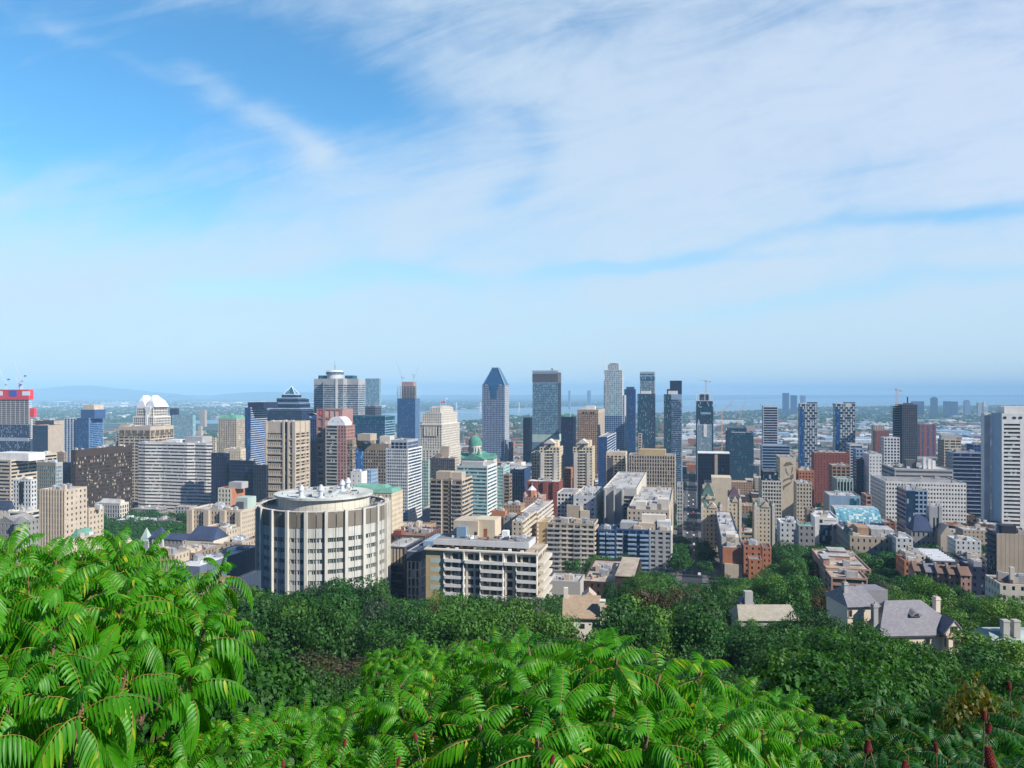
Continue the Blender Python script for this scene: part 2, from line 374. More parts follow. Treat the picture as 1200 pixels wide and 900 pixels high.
class Bld:
    """one building: an Empty at its front left corner; local x along the front, local y away, z up"""
    def __init__(s, name, short, label, x0, xm, x1, ytop, D, side='R', cat='building', rot=0.0, depth=None, width=None, group=None, base=None, lm=True):
        ph = GRID+R(rot); u = (math.cos(ph), -math.sin(ph)); v = (math.sin(ph), math.cos(ph))
        Xc, Yc = X_(xm, D), D
        k0, k1 = (x0-CPX)/FOC, (x1-CPX)/FOC
        if side == 'R':
            s.a = width or (Xc-k0*Yc)/(u[0]-k0*u[1])
            s.b = depth or (k1*Yc-Xc)/(v[0]-k1*v[1])
            O = (Xc-s.a*u[0], Yc-s.a*u[1])
        else:
            s.a = width or (k1*Yc-Xc)/(u[0]-k1*u[1])
            s.b = depth or (k0*Yc-Xc)/(v[0]-k0*v[1])
            O = (Xc, Yc)
        s.b = abs(s.b); s.b = min(max(s.b, 4), 140)
        s.u, s.v, s.O, s.D = u, v, O, D
        s.base = gz(D)-1.5 if base is None else base
        s.h = Z_(ytop, D)-s.base
        s.side = side; s.ph = ph
        s.th = empty(name, (O[0], O[1], s.base), -ph)
        tag(s.th, label, cat, group)
        s.t = .45
        if lm:
            g = [gridxy(*s.wxy(a, b)) for a, b in ((0,0),(s.a,0),(0,s.b),(s.a,s.b))]
            LM.append((short, min(p[0] for p in g), max(p[0] for p in g), min(p[1] for p in g), max(p[1] for p in g), min(x0,xm), max(x1,xm), ytop, D))
    def wxy(s, x, y): return (s.O[0]+s.u[0]*x+s.v[0]*y, s.O[1]+s.u[1]*x+s.v[1]*y)
    def fx(s, px, y=0.0):
        """local x of the point of the plane local-y = y that shows at column px"""
        k = (px-CPX)/FOC; X0, Y0 = s.O[0]+s.v[0]*y, s.O[1]+s.v[1]*y
        return (k*Y0-X0)/(s.u[0]-k*s.u[1])
    def fy(s, px, x=None):
        x = s.a if x is None else x
        k = (px-CPX)/FOC; X0, Y0 = s.O[0]+s.u[0]*x, s.O[1]+s.u[1]*x
        return (k*Y0-X0)/(s.v[0]-k*s.v[1])
    def fz(s, py, x=0.0, y=0.0):
        return Z_(py, s.wxy(x, y)[1])-s.base
    # ---- shell
    def shell(s, wm, gm, fh=3.8, bw=3.5, pier=.35, sp=.42, cap=1.2, mode='grid', smode=None, swm=None, roof='rgrey', per=None, z0=0.0, h=None, x0=0.0, x1=None, y0=0.0, y1=None, sbw=None, wname='wall', units=0, glz='window_row', lip=0.9, ssp=None, roofpart=True, parent=None):
        h = s.h if h is None else h; x1 = s.a if x1 is None else x1; y1 = s.b if y1 is None else y1
        smode = smode or mode; t = s.t; w = x1-x0; d = y1-y0
        par = parent or s.th
        mb = MB()
        n, f = lattice(mb, (x0, y0), (1, 0), w, z0, h, fh, bw, pier, sp, t, mode, cap, len(LM))
        for (o, e) in (((x1, y0+t), (0, 1)), ((x0, y1), (0, -1))):
            mb2 = MB() if (swm or smode in ('blank', 'panel')) else mb
            lattice(mb2, o, e, d-t, z0, h, fh, sbw or bw, pier, sp if ssp is None else ssp, t, smode, cap, len(LM)+5)
            if mb2 is not mb: mb2.build('side_wall', M[swm] if swm else M[wm], par)
        rb = mb if not (swm or mode in ('blank', 'panel') or smode in ('blank', 'panel')) else MB()
        obox(rb, (x1-t, y1), (-1, 0), 0, w-2*t, 0, t, z0, h-.03)
        if rb is not mb: rb.build('rear_wall', M[wm], par)
        mb.build(wname, M[wm] if isinstance(wm, str) else wm, par)
        G = M[gm]
        if per is None: per = f/s.D*906 > 3.6 and mode not in ('curtain', 'blank', 'panel')
        q0, q1, r0, r1 = x0+t*.8, x1-t*.8, y0+t*.8, y1-t
        def ring(m_, za, zb): m_.face([(q0,r0,za),(q1,r0,za),(q1,r0,zb),(q0,r0,zb)]); m_.face([(q1,r0,za),(q1,r1,za),(q1,r1,zb),(q1,r0,zb)]); m_.face([(q0,r1,za),(q0,r0,za),(q0,r0,zb),(q0,r1,zb)])
        if per:
            for k in range(n):
                m_ = MB(); ring(m_, z0+k*f, z0+(k+1)*f); m_.build(glz, G, par)
        else:
            m_ = MB(); ring(m_, z0, h-max(cap, .1)); m_.build('glazing', G, par)
        if roofpart:
            rz = h-min(lip, max(cap-.2, .1))
            m_ = MB(); m_.box(x0+t*.9, x1-t*.9, y0+t*.9, y1-t*.9, rz-.3, rz); m_.build('roof', M[roof], par)
        rr = random.Random(len(LM)*13+int(s.a))
        sm = 0 if (not roofpart or s.D > 1250 or w < 7 or d < 7) else min(14, 3+int(w*d/90)) if s.D < 700 else 2
        for k in range(sm):                     # small vents, hatches and pipes on the roof
            ux = rr.uniform(x0+1, x1-2); uy = rr.uniform(y0+1, y1-2); sx = rr.uniform(.35, 1.1); m_ = MB()
            if rr.random() < .3: m_.cyl(ux, uy, h-1.3, h+rr.uniform(.3, 1.2), sx*.5, sx*.4, 8)
            else: m_.box(ux, ux+sx, uy, uy+sx*rr.uniform(.7, 1.6), h-1.3, h+rr.uniform(0, .8))
            m_.build('roof_vent', M[rr.choice(['hvac','metal','lgrey','conc','dgrey','dgrey','rust'])], par)
        for k in range(units):
            ux = rr.uniform(x0+2, max(x0+2.1, x1-5)); uy = rr.uniform(y0+2, max(y0+2.1, y1-5)); sx = rr.uniform(1.5, 5); sy = rr.uniform(1.5, 4); sz = rr.uniform(.8, 2.6)
            m_ = MB(); m_.box(ux, ux+sx, uy, uy+sy, h-1.4, h+sz-.4); m_.box(ux+.2, ux+sx*.5, uy+.3, uy+sy-.3, h+sz-.4, h+sz)
            m_.build('roof_unit', M[rr.choice(['hvac','rlight','metal','lgrey','conc','beige2'])], par)
        s.n, s.f = n, f
        return s
    def box(s, name, mat, x0, x1, y0, y1, z0, z1, label=None, parent=None):
        m_ = MB(); m_.box(x0, x1, y0, y1, z0, z1); return m_.build(name, M[mat], parent or s.th, label)
    def pbox(s, name, mat, px0, px1, py, y0=2.0, y1=None, z0=None, label=None):
        """roof box given by the columns and the top row at which its front shows"""
        y1 = min(s.b-1, y0+12) if y1 is None else y1
        x0, x1 = s.fx(px0, y0), s.fx(px1, y0); z0 = s.h-1.2 if z0 is None else z0
        return s.box(name, mat, x0, x1, y0, y1, z0, s.fz(py, x0, y0), label)
def B(name, short, label, x0, xm, x1, ytop, D, side='R', wm='beige', gm='gdark', **kw):
    bk = {k: kw.pop(k) for k in ('cat','rot','depth','width','group','base','lm') if k in kw}
    return Bld(name, short, label, x0, xm, x1, ytop, D, side, **bk).shell(wm, gm, **kw)
# ================================================================ ground, river, hills
def ground_material():
    m, g, b = new_mat('ground')
    tc = g.n('ShaderNodeTexCoord').outputs['Object']; x, y, z = g.sep(tc)
    n1 = g.noise(tc, .012, 5, .6); n2 = g.noise(tc, .15, 4, .6); n3 = g.noise(g.vec(x, g.m('MULTIPLY', y, 2.5), 0.0), .0022, 8, .65)
    green = g.mix(n2, (.02,.035,.012), (.06,.075,.03)); city = g.mix(g.ss(n1, .4, .6), (.085,.085,.085), (.16,.15,.135))
    city = g.mix(g.ss(n2, .52, .6, 0, .6), city, (.05,.075,.035))
    far = g.mix(g.ss(n3, .46, .62), (.018,.035,.018), (.09,.10,.08))
    col = g.mix(g.ss(y, 380, 470), green, city); col = g.mix(g.ss(y, 2200, 3400), col, far)
    g.link(col, b.inputs['Base Color']); b.inputs['Roughness'].default_value = 1
    return m
ys = [-60, -20, 0, 3, 6, 9, 12, 16, 20, 30, 40, 60, 80, 100, 120, 150, 190, 240, 300, 350, 400, 450, 500, 550, 600, 700, 800, 1000, 1200, 1400, 1600, 2000, 2400, 3000, 3500, 4500, 6000, 9000, 15000, 30000, 60000]
m_ = MB(); xs = [-60000, -20000, -8000, -3000, -1500, -800, -400, -200, -100, -50, -20, 0, 20, 50, 100, 200, 400, 800, 1500, 3000, 8000, 20000, 60000]
for yv in ys:
    for xv in xs: m_.v.append((xv, yv, gz(max(yv, 0))))
nx = len(xs)
for j in range(len(ys)-1):
    for i in range(nx-1): k = j*nx+i; m_.f.append((k, k+1, k+1+nx, k+nx)); m_.mi.append(0)
tag(m_.build('ground', ground_material()), kind='structure')
def water_material():
    m, g, b = new_mat('water'); tc = g.n('ShaderNodeTexCoord').outputs['Object']
    n = g.noise(tc, .0012, 4, .6); g.link(g.mix(n, (.10,.20,.27), (.16,.27,.33)), b.inputs['Base Color'])
    b.inputs['Roughness'].default_value = .35; bp = g.n('ShaderNodeBump'); bp.inputs['Strength'].default_value = .25; g.link(g.noise(tc, .05, 4), bp.inputs['Height']); g.link(bp.outputs[0], b.inputs['Normal'])
    return m
def atz(px, py, zz=9.0): D = (CZ-zz)/((py-HOR)/FOC); return (X_(px, D), D)
far_ = [(-500, 499), (100, 497), (200, 494), (300, 490), (420, 486), (540, 480), (620, 478), (700, 476), (800, 469), (880, 468), (950, 467.2), (1100, 465.8), (1300, 465)]
near_ = [(1300, 475.5), (1160, 475), (1060, 475.5), (950, 477), (860, 482), (780, 484), (700, 486), (600, 487), (550, 493), (460, 497), (300, 503), (240, 505.5), (100, 506), (-500, 508)]
pts = [atz(*p) for p in near_]+[atz(*p) for p in far_[::-1]][::-1]
import mathutils
def poly_obj(name, pts, z, mat):
    tris = mathutils.geometry.tessellate_polygon([[Vector((x, y, 0)) for x, y in pts]])
    me = bpy.data.meshes.new(name); me.from_pydata([(x, y, z) for x, y in pts], [], [tuple(t) for t in tris]); me.materials.append(mat); me.update()
    if me.polygons[0].normal.z < 0: me.flip_normals()
    o = bpy.data.objects.new(name, me); COL.objects.link(o); tag(o, kind='structure'); return o
pts = [atz(*p) for p in near_]+[atz(*p) for p in far_]
poly_obj('river', pts, 9.0, water_material())
# low wooded island strip and the far hills
def ridge(name, prof, D, depth, mat):
    m_ = MB(); n = len(prof); rows = []
    for f, dd in ((0, 0), (.6, .25), (1, .5), (.5, .8), (0, 1)):
        rows.append([(X_(px, D), D+dd*depth, 8+(Z_(py, D)-8)*f) for px, py in prof])
    m_.loft(rows, cap0=False, cap1=False, closed=False); o = m_.build(name, mat); tag(o, kind='structure'); return o
farg = roofm('farhill', (.04,.07,.04))
ridge('hills', [(-120, 462), (-40, 458), (10, 455), (35, 452.5), (60, 451), (80, 451.5), (100, 454), (125, 456), (150, 459), (185, 462)], 23000, 3000, farg)
ridge('far_hills', [(240, 462), (265, 460), (290, 459), (330, 459.2), (360, 460.5), (400, 462)], 23500, 3000, farg)
# the long straight street and two cross streets
asp = roofm('asphalt', (.032,.034,.04)); walkm = roofm('pavement', (.13,.13,.125)); paint_ = plain('roadpaint', (.7,.7,.66))
def strip(name, gx0, gx1, gy0, gy1, lift, mat, step=40):
    """sheet following the slope; grid coordinates along the street grid"""
    m_ = MB(); n = max(1, int(abs(gy1-gy0)/step)); rows = []
    for i in range(n+1):
        gy = gy0+(gy1-gy0)*i/n; r = []
        for gx in (gx0, gx1): x, y = ungrid(gx, gy); r.append((x, y, gz(y)+lift))
        rows.append(r)
    m_.loft(rows, cap0=False, cap1=False, closed=False); o = m_.build(name, mat)
    if o.data.polygons[0].normal.z < 0: o.data.flip_normals()
    return tag(o, kind='structure')
strip('street', -5.5, 5.5, 430, 2600, .35, asp, 20); strip('pavement', -9, -5.5, 430, 2000, .5, walkm, 20); strip('pavement', 5.5, 9, 430, 2000, .5, walkm, 20)
for k in range(24): strip('road_marking', -.12, .12, 480+k*14, 485+k*14, .36, paint_, 5)
for gy in (545, 690, 850, 1010, 1180, 1360): 
    m_ = MB(); rows = []
    for i in range(61):
        gx = -900+i*30; r = []
        for q in (gy-6, gy+6): x, y = ungrid(gx, q); r.append((x, y, gz(y)+.34))
        rows.append(r)
    m_.loft(rows, cap0=False, cap1=False, closed=False); o = m_.build('cross_street', asp)
    if o.data.polygons[0].normal.z < 0: o.data.flip_normals()
    tag(o, kind='structure')
# ---- haze: one closed box of even air round everything
mh = bpy.data.materials.new('haze'); mh.use_nodes = True; nh = mh.node_tree; nh.nodes.clear()
pv = nh.nodes.new('ShaderNodeVolumePrincipled'); pv.inputs['Color'].default_value = (.42,.72,.97,1); pv.inputs['Density'].default_value = 7.6e-5; pv.inputs['Anisotropy'].default_value = -.25
om = nh.nodes.new('ShaderNodeOutputMaterial'); nh.links.new(pv.outputs[0], om.inputs['Volume'])
hb = MB(); hb.box(-24000, 24000, -800, 28000, -2, 432); o = hb.build('haze', mh); tag(o, 'pale blue haze over the city', kind='stuff')
# ================================================================ the skyline, from left to right
OT, AB, LB = 'office_tower', 'apartment_tower', 'low_building'
def crane(short, label, px, ybase, ytop, D, jib, cjib, mat='cranew', lat=.9, base=None):
    """luffing or hammerhead crane: mast column, jib tip and counter jib tip given in the picture at the crane's distance"""
    o = empty('tower_crane', (X_(px, D), D, Z_(ybase, D))); tag(o, label, 'crane')
    H = Z_(ytop, D)-Z_(ybase, D); w = 1.0; m_ = MB()
    for sx in (-w, w):
        for sy in (-w, w): m_.bar((sx, sy, 0), (sx, sy, H), .22*lat)
    k = 0; z = 0
    while z < H-2: m_.bar((-w, -w, z), (w, -w, z+2.5), .16*lat); m_.bar((w, -w, z), (w, w, z+2.5), .16*lat); z += 2.5
    m_.build('mast', M[mat], o)
    m_ = MB(); m_.box(-1.6, 1.6, -1.6, 1.6, H-1.0, H+1.6); m_.build('cab', M['metal'], o)
    def tip(p): return Vector((X_(p[0], D)-X_(px, D), 0, Z_(p[1], D)-Z_(ybase, D)))
    for nm, p in (('jib', jib), ('counter_jib', cjib)):
        if p is None: continue
        q = tip(p); m_ = MB(); a = Vector((0, 0, H)); d = q-a; L = d.length; nn = max(3, int(L/3)); up = Vector((0, 0, 1.5)) if abs(d.x) > abs(d.z) else Vector((1.5, 0, 0))
        m_.bar(a+Vector((0, -.7, 0)), q, .26*lat); m_.bar(a+Vector((0, .7, 0)), q, .26*lat); m_.bar(a+up, q, .26*lat)
        for i in range(nn):
            f = i/nn; g2 = (i+1)/nn; m_.bar(a+d*f, a+d*g2+up*(1-g2), .15*lat)
        m_.build(nm, M[mat], o)
        if nm == 'counter_jib':
            m_ = MB(); c = q; m_.box(c.x-1.8, c.x+1.8, -1.2, 1.2, c.z-2.2, c.z+.3); m_.build('counterweight', M['bsign' if mat == 'cranew' else 'conc'], o)
    return o
def text(s, txt, px, py, hpx, mat, y=-.35, name='sign', face='F'):
    c = bpy.data.curves.new(name, 'FONT'); c.body = txt; c.size = hpx/906*s.D*1.35; c.extrude = .12; c.align_x = 'CENTER'; c.align_y = 'CENTER'
    c.materials.append(M[mat]); o = bpy.data.objects.new(name, c); COL.objects.link(o); bpy.context.view_layer.update()
    me = bpy.data.meshes.new_from_object(o); bpy.data.objects.remove(o); o = bpy.data.objects.new(name, me); COL.objects.link(o); o.parent = s.th
    o.location = (s.fx(px, y), y, s.fz(py, s.fx(px, y), y)); o.rotation_euler = (R(90), 0, 0); return o

# -- tower under construction with red screens, far left
b = Bld('unfinished_tower', 'unfinished tower with red screens', 'unfinished tower wrapped in red screens at the far left, cranes above', -9, 33.5, 38, 467, 1500)
b.shell('char', 'gconst', fh=4, bw=4, pier=.05, sp=.06, cap=.5, mode='curtain', h=b.fz(497), per=False, roofpart=False)
hz = b.fz(497); k = 0
while hz+k*4.0 < b.h-1:
    b.box('floor_slab', 'white', 0, b.a, 0, b.b, hz+k*4, hz+k*4+.7); k += 1
m_ = MB()
for i in range(9): m_.box(b.a*i/8-.4*(i > 0), b.a*i/8+.5, .4, 1.2, hz, b.h-1)
m_.build('column', M['conc'], b.th); b.box('core', 'mauve', b.a*.06, b.a*.94, 4, b.b-4, hz, b.h)
b.box('screen', 'red', -1.2, b.a+1.5, -1.2, b.b+1.2, b.fz(468), b.fz(456.5), 'red wraparound screen')
b.box('banner', 'bsign', b.fx(10.5, -1.5), b.fx(19.5, -1.5), -1.6, -1.3, b.fz(464.5), b.fz(457.5), 'blue banner')
for q in ((-4, 3), (26, 35)): b.box('banner', 'bwhite', b.fx(q[0], -1.5), b.fx(q[1], -1.5), -1.6, -1.3, b.fz(463.5), b.fz(458.5), 'white banner')
b.box('mid_band', 'steel', -.5, b.a+.3, -.5, 1, b.fz(516.5), b.fz(512.5))
b.box('hoist_cabin', 'red', b.a+.2, b.a+10.5, 2, 8, b.fz(488), b.fz(478))
b.box('hoist_mast', 'white', b.a, b.a+3.4, 3, 6, 0, b.fz(478))
m_ = MB()
for k in range(int(b.fz(488)/4)): m_.box(b.a-.2, b.a+6, 1.5, 10, k*4+4, k*4+4.6)
m_.build('balcony_strip', M['white'], b.th)
m_ = MB(); m_.bar((b.fx(19.4), 6, b.h), (b.fx(19.4), 6, b.fz(448)), .9); m_.build('climbing_mast', M['red'], b.th)
crane('c1', 'white luffing crane above the red screens, its jib leaning left', 26, 458, 447, 1505, (15.5, 421.5), (29.5, 440))
crane('c2', 'white luffing crane cut by the photo edge, above the red screens', 7, 457, 451, 1510, (-2, 429), (10, 444))
crane('c3', 'small thin white crane between the two larger luffing cranes', 23.5, 458, 452, 1520, (17.5, 441.5), (25, 450))

B(OT, 'indigo block', 'indigo glass office block with a pale beige end wall beside the unfinished tower', 38, 56, 75, 498.5, 1450, wm='navyp', gm='gnavy', fh=4, bw=6, pier=.1, sp=.3, mode='bands', swm='beige', smode='blank', cap=3)
B(OT, 'flat brown-topped block', 'brown topped office block rising behind the indigo glass block', 38, 63, 75, 493, 1540, wm='brown', gm='gnavy', mode='bands', cap=9, swm='beige', smode='blank')
b = B(AB, 'left blue condominium', 'blue glass condominium tower with white vertical stripe, left half of a joined pair', 75, 89, 90, 490, 1350, wm='white2', gm='gblue', mode='grid', fh=3.2, bw=7, pier=.25, sp=.15, cap=1, depth=25)
b = B(AB, 'crowned blue condominium', 'taller blue glass condominium tower with pale slab crown and teal side', 89.5, 104, 121, 490, 1340, wm='bluep', gm='gblue', mode='curtain', fh=3.2, bw=3, pier=.12, sp=.2, swm='lblue', smode='bands', cap=1)
x0 = b.fx(97, 4); b.box('penthouse', 'bluep', x0-4, x0+24, 4, b.b-4, b.h-1.2, b.fz(480)); b.box('crown', 'cream', x0, x0+22, 5, b.b-6, b.fz(480), b.fz(474.5)); b.box('crown', 'cream', x0, x0+3.5, 4.5, b.b-6, b.h-1, b.fz(480)-.05)
B(LB, 'stepped sand block', 'sand coloured stepped office block left of the twin peaked tower', 141, 152, 156, 497, 1250, wm='beige2', gm='gwarm', mode='few', cap=4, units=2)
B(LB, 'grey low block', 'grey low office block at the foot of the twin peaked tower', 136, 146, 150, 507, 1200, wm='lgrey', gm='gdark', mode='bands', units=2)

# -- twin peaked tower
b = Bld(OT, 'twin peaked tower', 'twin peaked postmodern tower with two white pyramidal gables', 156, 180, 200, 488, 1120)
b.shell('white', 'gtan', fh=3.8, bw=3.4, pier=.12, sp=.22, cap=2)
zt = b.fz(477); i = 3.2
b.shell('white', 'gtan', fh=3.8, bw=3.4, pier=.1, sp=.22, cap=2, z0=b.h, h=zt, x0=i, x1=b.a-i, y0=i, y1=b.b-i, wname='upper_wall')
zp = b.fz(463.3)
for (ax, bx) in ((i, b.a*.5+1.0), (b.a*.5+1.3, b.a-i+3)):
    m_ = MB(); w = bx-ax; d = (b.b-2*i)
    m_.loft([[(ax,i,zt),(bx,i,zt),(bx,i+d,zt),(ax,i+d,zt)], [(ax+w*.25,i+.6,zt+(zp-zt)*.5),(bx-w*.25,i+.6,zt+(zp-zt)*.5),(bx-w*.25,i+d-3,zt+(zp-zt)*.5),(ax+w*.25,i+d-3,zt+(zp-zt)*.5)],
             [(ax+w*.485,i+d*.16,zp),(bx-w*.485,i+d*.16,zp),(bx-w*.485,i+d*.5,zp),(ax+w*.485,i+d*.5,zp)]])
    m_.build('gable_roof', M['wmetal'], b.th)
    b.box('vent', 'dark', (ax+bx)/2-2, (ax+bx)/2-.9, i+.8+d*.12, i+3+d*.12, zt+(zp-zt)*.62, zt+(zp-zt)*.78)
m_ = MB(); cx = b.a*.66
for (w0, z0, z1) in ((5, zt-4, zt+.5), (3.6, zt-12, zt-4), (2.2, zt-30, zt-12), (1.2, 20, zt-30)): m_.box(cx-w0/1.0, cx+w0/1.0, -1.0 if z0 < b.h-4 else i-1.2, i+1, z0, z1)
m_.build('centre_spine', M['white'], b.th)

b = B(OT, 'beige office with picture windows', 'beige concrete office tower with a top row of large square windows', 139, 176, 203.5, 500, 960, wm='beige2', gm='gwarm', fh=3.9, bw=8, pier=.10, sp=.45, cap=9, units=3, mode='grid')
m_ = MB(); n = 5; w = b.a/n; z0, z1 = b.fz(511), b.fz(504)
for k in range(n): m_.box(k*w+w*.1, (k+1)*w-w*.08, -.1, .3, z0, z1)
n = 5; w = b.b/n
for k in range(n): m_.box(b.a-.3, b.a+.1, k*w+w*.1, (k+1)*w-w*.08, z0, z1)
m_.build('picture_window', M['gtan'], b.th)

# -- white zig-zag office
b = Bld(OT, 'white striped office', 'broad white office slab with folded facade and thin dark window stripes', 160.5, 239, 247.5, 519.5, 860)
n = 22; fh = (b.h-2.2)/n; t = .6
xs = [b.fx(p) for p in (160.5, 170, 188, 219, 227, 241, 247.5)]; ys = [1.8, 0, 2.2, 0, 2.4, .8, 2.2]
def zig(off): return [(x, y+off) for x, y in zip(xs, ys)]+[(b.a+.1-off, b.b), (off, b.b)]
for k in range(n):
    z = k*fh; m_ = MB(); m_.prism(zig(0), z, z+fh*.55); m_.build('floor_band', M['white'], b.th)
    m_ = MB(); m_.prism(zig(.5), z+fh*.55+.01, z+fh-.01); m_.build('window_row', M['gdark'], b.th)
m_ = MB(); m_.prism(zig(0), n*fh, b.h); m_.build('parapet', M['white'], b.th)
m_ = MB(); m_.prism(zig(-.02), b.h, b.h+.25); m_.build('roof', M['rlight'], b.th)
b.pbox('penthouse', 'white', 195, 211, 515, 6, 18, b.h); b.pbox('penthouse', 'lgrey', 217, 237, 511.5, 8, 26, b.h)
for q in ((168, 171), (204, 207), (228, 232)): b.pbox('roof_unit', 'hvac', q[0], q[1], 517, 4, 7, b.h)

B(AB, 'teal and navy pair', 'teal glass tower with white speckled middle strip in the hazy distance', 201, 226, 229.5, 486.5, 1750, wm='lblue', gm='glteal', mode='checker', fh=3.4, bw=3.5, cap=1, per=False)
B(OT, 'far navy tower', 'plain navy tower seen over the teal speckled tower', 199, 207, 210, 478.5, 2000, wm='navyp', gm='gnavy', mode='curtain', cap=1)
B(LB, 'far beige tower by water', 'lone beige tower standing by the river left of centre', 234, 240, 242.5, 480.5, 4300, wm='beige', gm='gdark', mode='few', cap=3)
B(LB, 'slim pale block', 'slim pale block standing before the strip of river', 232, 236, 237.5, 500, 1900, wm='ivory', gm='gdark', mode='grid', cap=2)
b = B(OT, 'green capped hotel', 'beige hotel tower capped with a pale green sloped roof', 256, 277, 287.5, 491, 1300, wm='beige2', gm='gdark', mode='grid', fh=3.2, bw=3.4, pier=.45, sp=.3, cap=1.5, units=0)
m_ = MB(); m_.frus(-.3, b.a+.3, -.3, b.b+.3, b.h, 3, b.a-3, 3, b.b-3, b.fz(486.5)); m_.build('cap_roof', M['rgreen'], b.th)
b.box('roof_unit', 'rgreen', b.a*.35, b.a*.6, 6, 14, b.fz(486.5), b.fz(484.5))
b = B(AB, 'white balcony tower', 'teal glass tower with white balcony slabs and dark blue corner', 287, 293.5, 313, 477.5, 1130, wm='bluep', gm='gblue', fh=3.2, bw=4, pier=.08, sp=.12, mode='curtain', swm='white2', smode='slabs', ssp=.25, cap=1.5)
b.pbox('penthouse', 'navyp', 290.5, 309, 471.5, 3, b.b-3)
B(LB, 'small cream block', 'small cream block with a raised box, above the navy glass offices', 262, 282, 288, 526, 1050, wm='cream', gm='gdark', mode='few', cap=4, units=3)
B(LB, 'thin cream block', 'thin cream block with ladder like windows beside the white striped office', 246, 252, 254, 513, 1250, wm='cream', gm='gwarm', mode='grid', cap=1.5)
b = B(OT, 'navy glass cube', 'navy glass office cube right of the white striped office', 247.5, 266, 269, 531, 830, wm='navyp', gm='gnavy', mode='curtain', fh=3.8, bw=2.4, pier=.08, sp=.12, cap=.6, roof='rdark', units=1)
B(OT, 'long navy office', 'long low navy glass office with sloping top behind the brick annex', 269, 297, 299, 540, 820, wm='char', gm='gnavy', mode='bands', fh=3.8, sp=.25, cap=.8, roof='rdark', units=2)
B(OT, 'short navy office', 'short navy office with bronze trim against the tall beige tower', 297, 312, 314, 545, 810, wm='char', gm='gnavy', mode='grid', fh=3.8, bw=3, cap=.8, roof='rtan', units=1)

# -- stepped glass tower with pyramid
b = Bld(OT, 'glass pyramid tower', 'dark blue stepped tower topped by a glass pyramid with white edges', 312.5, 354, 357, 481, 1380, depth=52)
b.shell('slate', 'gnavy', fh=3.8, bw=4, pier=.1, sp=.3, cap=1.5, mode='bands')
lv = [(478.5, .06), (472, .12), (466, .2), (462, .30)]; z0 = b.h
for py, f in lv:
    zz = b.fz(py); x0 = b.a*f; x1 = b.a*(1-f); y0 = b.b*f; y1 = b.b*(1-f)
    b.box('step', 'slate', x0, x1, y0, y1, z0, zz-1.1); m_ = MB(); m_.frus(x0-.2, x1+.2, y0-.2, y1+.2, zz-1.1, x0+1.5, x1-1.5, y0+1.5, y1-1.5, zz); m_.build('step_edge', M['lblue'], b.th)
    m_ = MB(); m_.box(x0-.12, x1+.12, y0-.12, y1+.12, z0+(zz-z0)*.25, z0+(zz-z0)*.62); m_.build('window_row', M['gnavy'], b.th); z0 = zz
x0, x1, y0, y1 = b.a*.34, b.a*.66, b.b*.34, b.b*.66; zz = b.fz(453); cx, cy = b.a/2, b.b/2
m_ = MB(); m_.loft([[(x0,y0,z0),(x1,y0,z0),(x1,y1,z0),(x0,y1,z0)], [(cx-.2,cy-.2,zz),(cx+.2,cy-.2,zz),(cx+.2,cy+.2,zz),(cx-.2,cy+.2,zz)]]); m_.build('pyramid', M['gsea'], b.th)
m_ = MB()
for q in ((x0,y0),(x1,y0),(x1,y1),(x0,y1)): m_.bar((q[0],q[1],z0), (cx,cy,zz+1), .9)
for p, q in (((x0,y0),(x1,y0)),((x1,y0),(x1,y1))): m_.bar((*p,z0), (*q,z0), .9)
m_.build('pyramid_edge', M['wmetal'], b.th)
B(OT, 'slim navy tower', 'slim plain navy tower between the glass pyramid and the cross shaped tower', 347, 359, 362, 467.5, 1750, wm='navyp', gm='gnavy', mode='curtain', cap=2)

# -- cross shaped aluminium tower
b = Bld(OT, 'cross shaped tower', 'silver cross shaped office tower with round rooftop room and mast', 363, 415.5, 423, 443.5, 1400, depth=62)
cap = b.h-b.fz(451); a = b.a; d = 62
arms = ((0, a*.42, 16, 46, ''), (a*.60, a, 16, 46, ''), (a*.30, a*.75, 0, 62, ''))
for (x0, x1, y0, y1, _) in arms:
    b.shell('steel2' if 'steel2' in M else 'lgrey', 'gsteel', fh=3.9, bw=50, pier=.0, sp=.42, cap=cap, mode='bands', x0=x0, x1=x1, y0=y0, y1=y1, per=False, wname='arm_wall', roof='rgrey')
m_ = MB(); m_.box(a*.58, a*.62, -.9, .2, 0, b.h); m_.build('corner_column', M['white'], b.th)
for q in ((373, 381), (404, 413)): b.pbox('penthouse', 'gteal', q[0], q[1], 440, 20, 40)
cx, cy = b.fx(392.5, 30), 30
m_ = MB(); m_.lathe(cx, cy, [(15, b.h-1), (15, b.fz(439, cx, cy)), (16.5, b.fz(438.5, cx, cy)), (16.5, b.fz(436, cx, cy)), (14.5, b.fz(435, cx, cy)), (13, b.fz(434, cx, cy)), (.5, b.fz(433.6, cx, cy))], 32); m_.build('rooftop_room', M['white2'], b.th)
m_ = MB(); m_.lathe(cx, cy, [(16.6, b.fz(438.2, cx, cy)), (16.7, b.fz(438.1, cx, cy)), (16.7, b.fz(436.3, cx, cy)), (16.6, b.fz(436.2, cx, cy))], 32); m_.build('window_row', M['gteal'], b.th)
m_ = MB(); m_.bar((cx, cy, b.fz(434, cx, cy)), (cx, cy, b.fz(428, cx, cy)), 1.3); m_.bar((cx, cy, b.fz(428, cx, cy)), (cx, cy, b.fz(423, cx, cy)), .6); m_.build('mast', M['metal'], b.th)
b = Bld(OT, 'half clad slim tower', 'slim half clad tower under construction right of the silver cross shaped tower', 428, 444.5, 446.5, 443.5, 2050)
b.shell('lblue', 'gpale', fh=4, bw=4, pier=.12, sp=.2, cap=.4, mode='grid', per=False); m_ = MB()
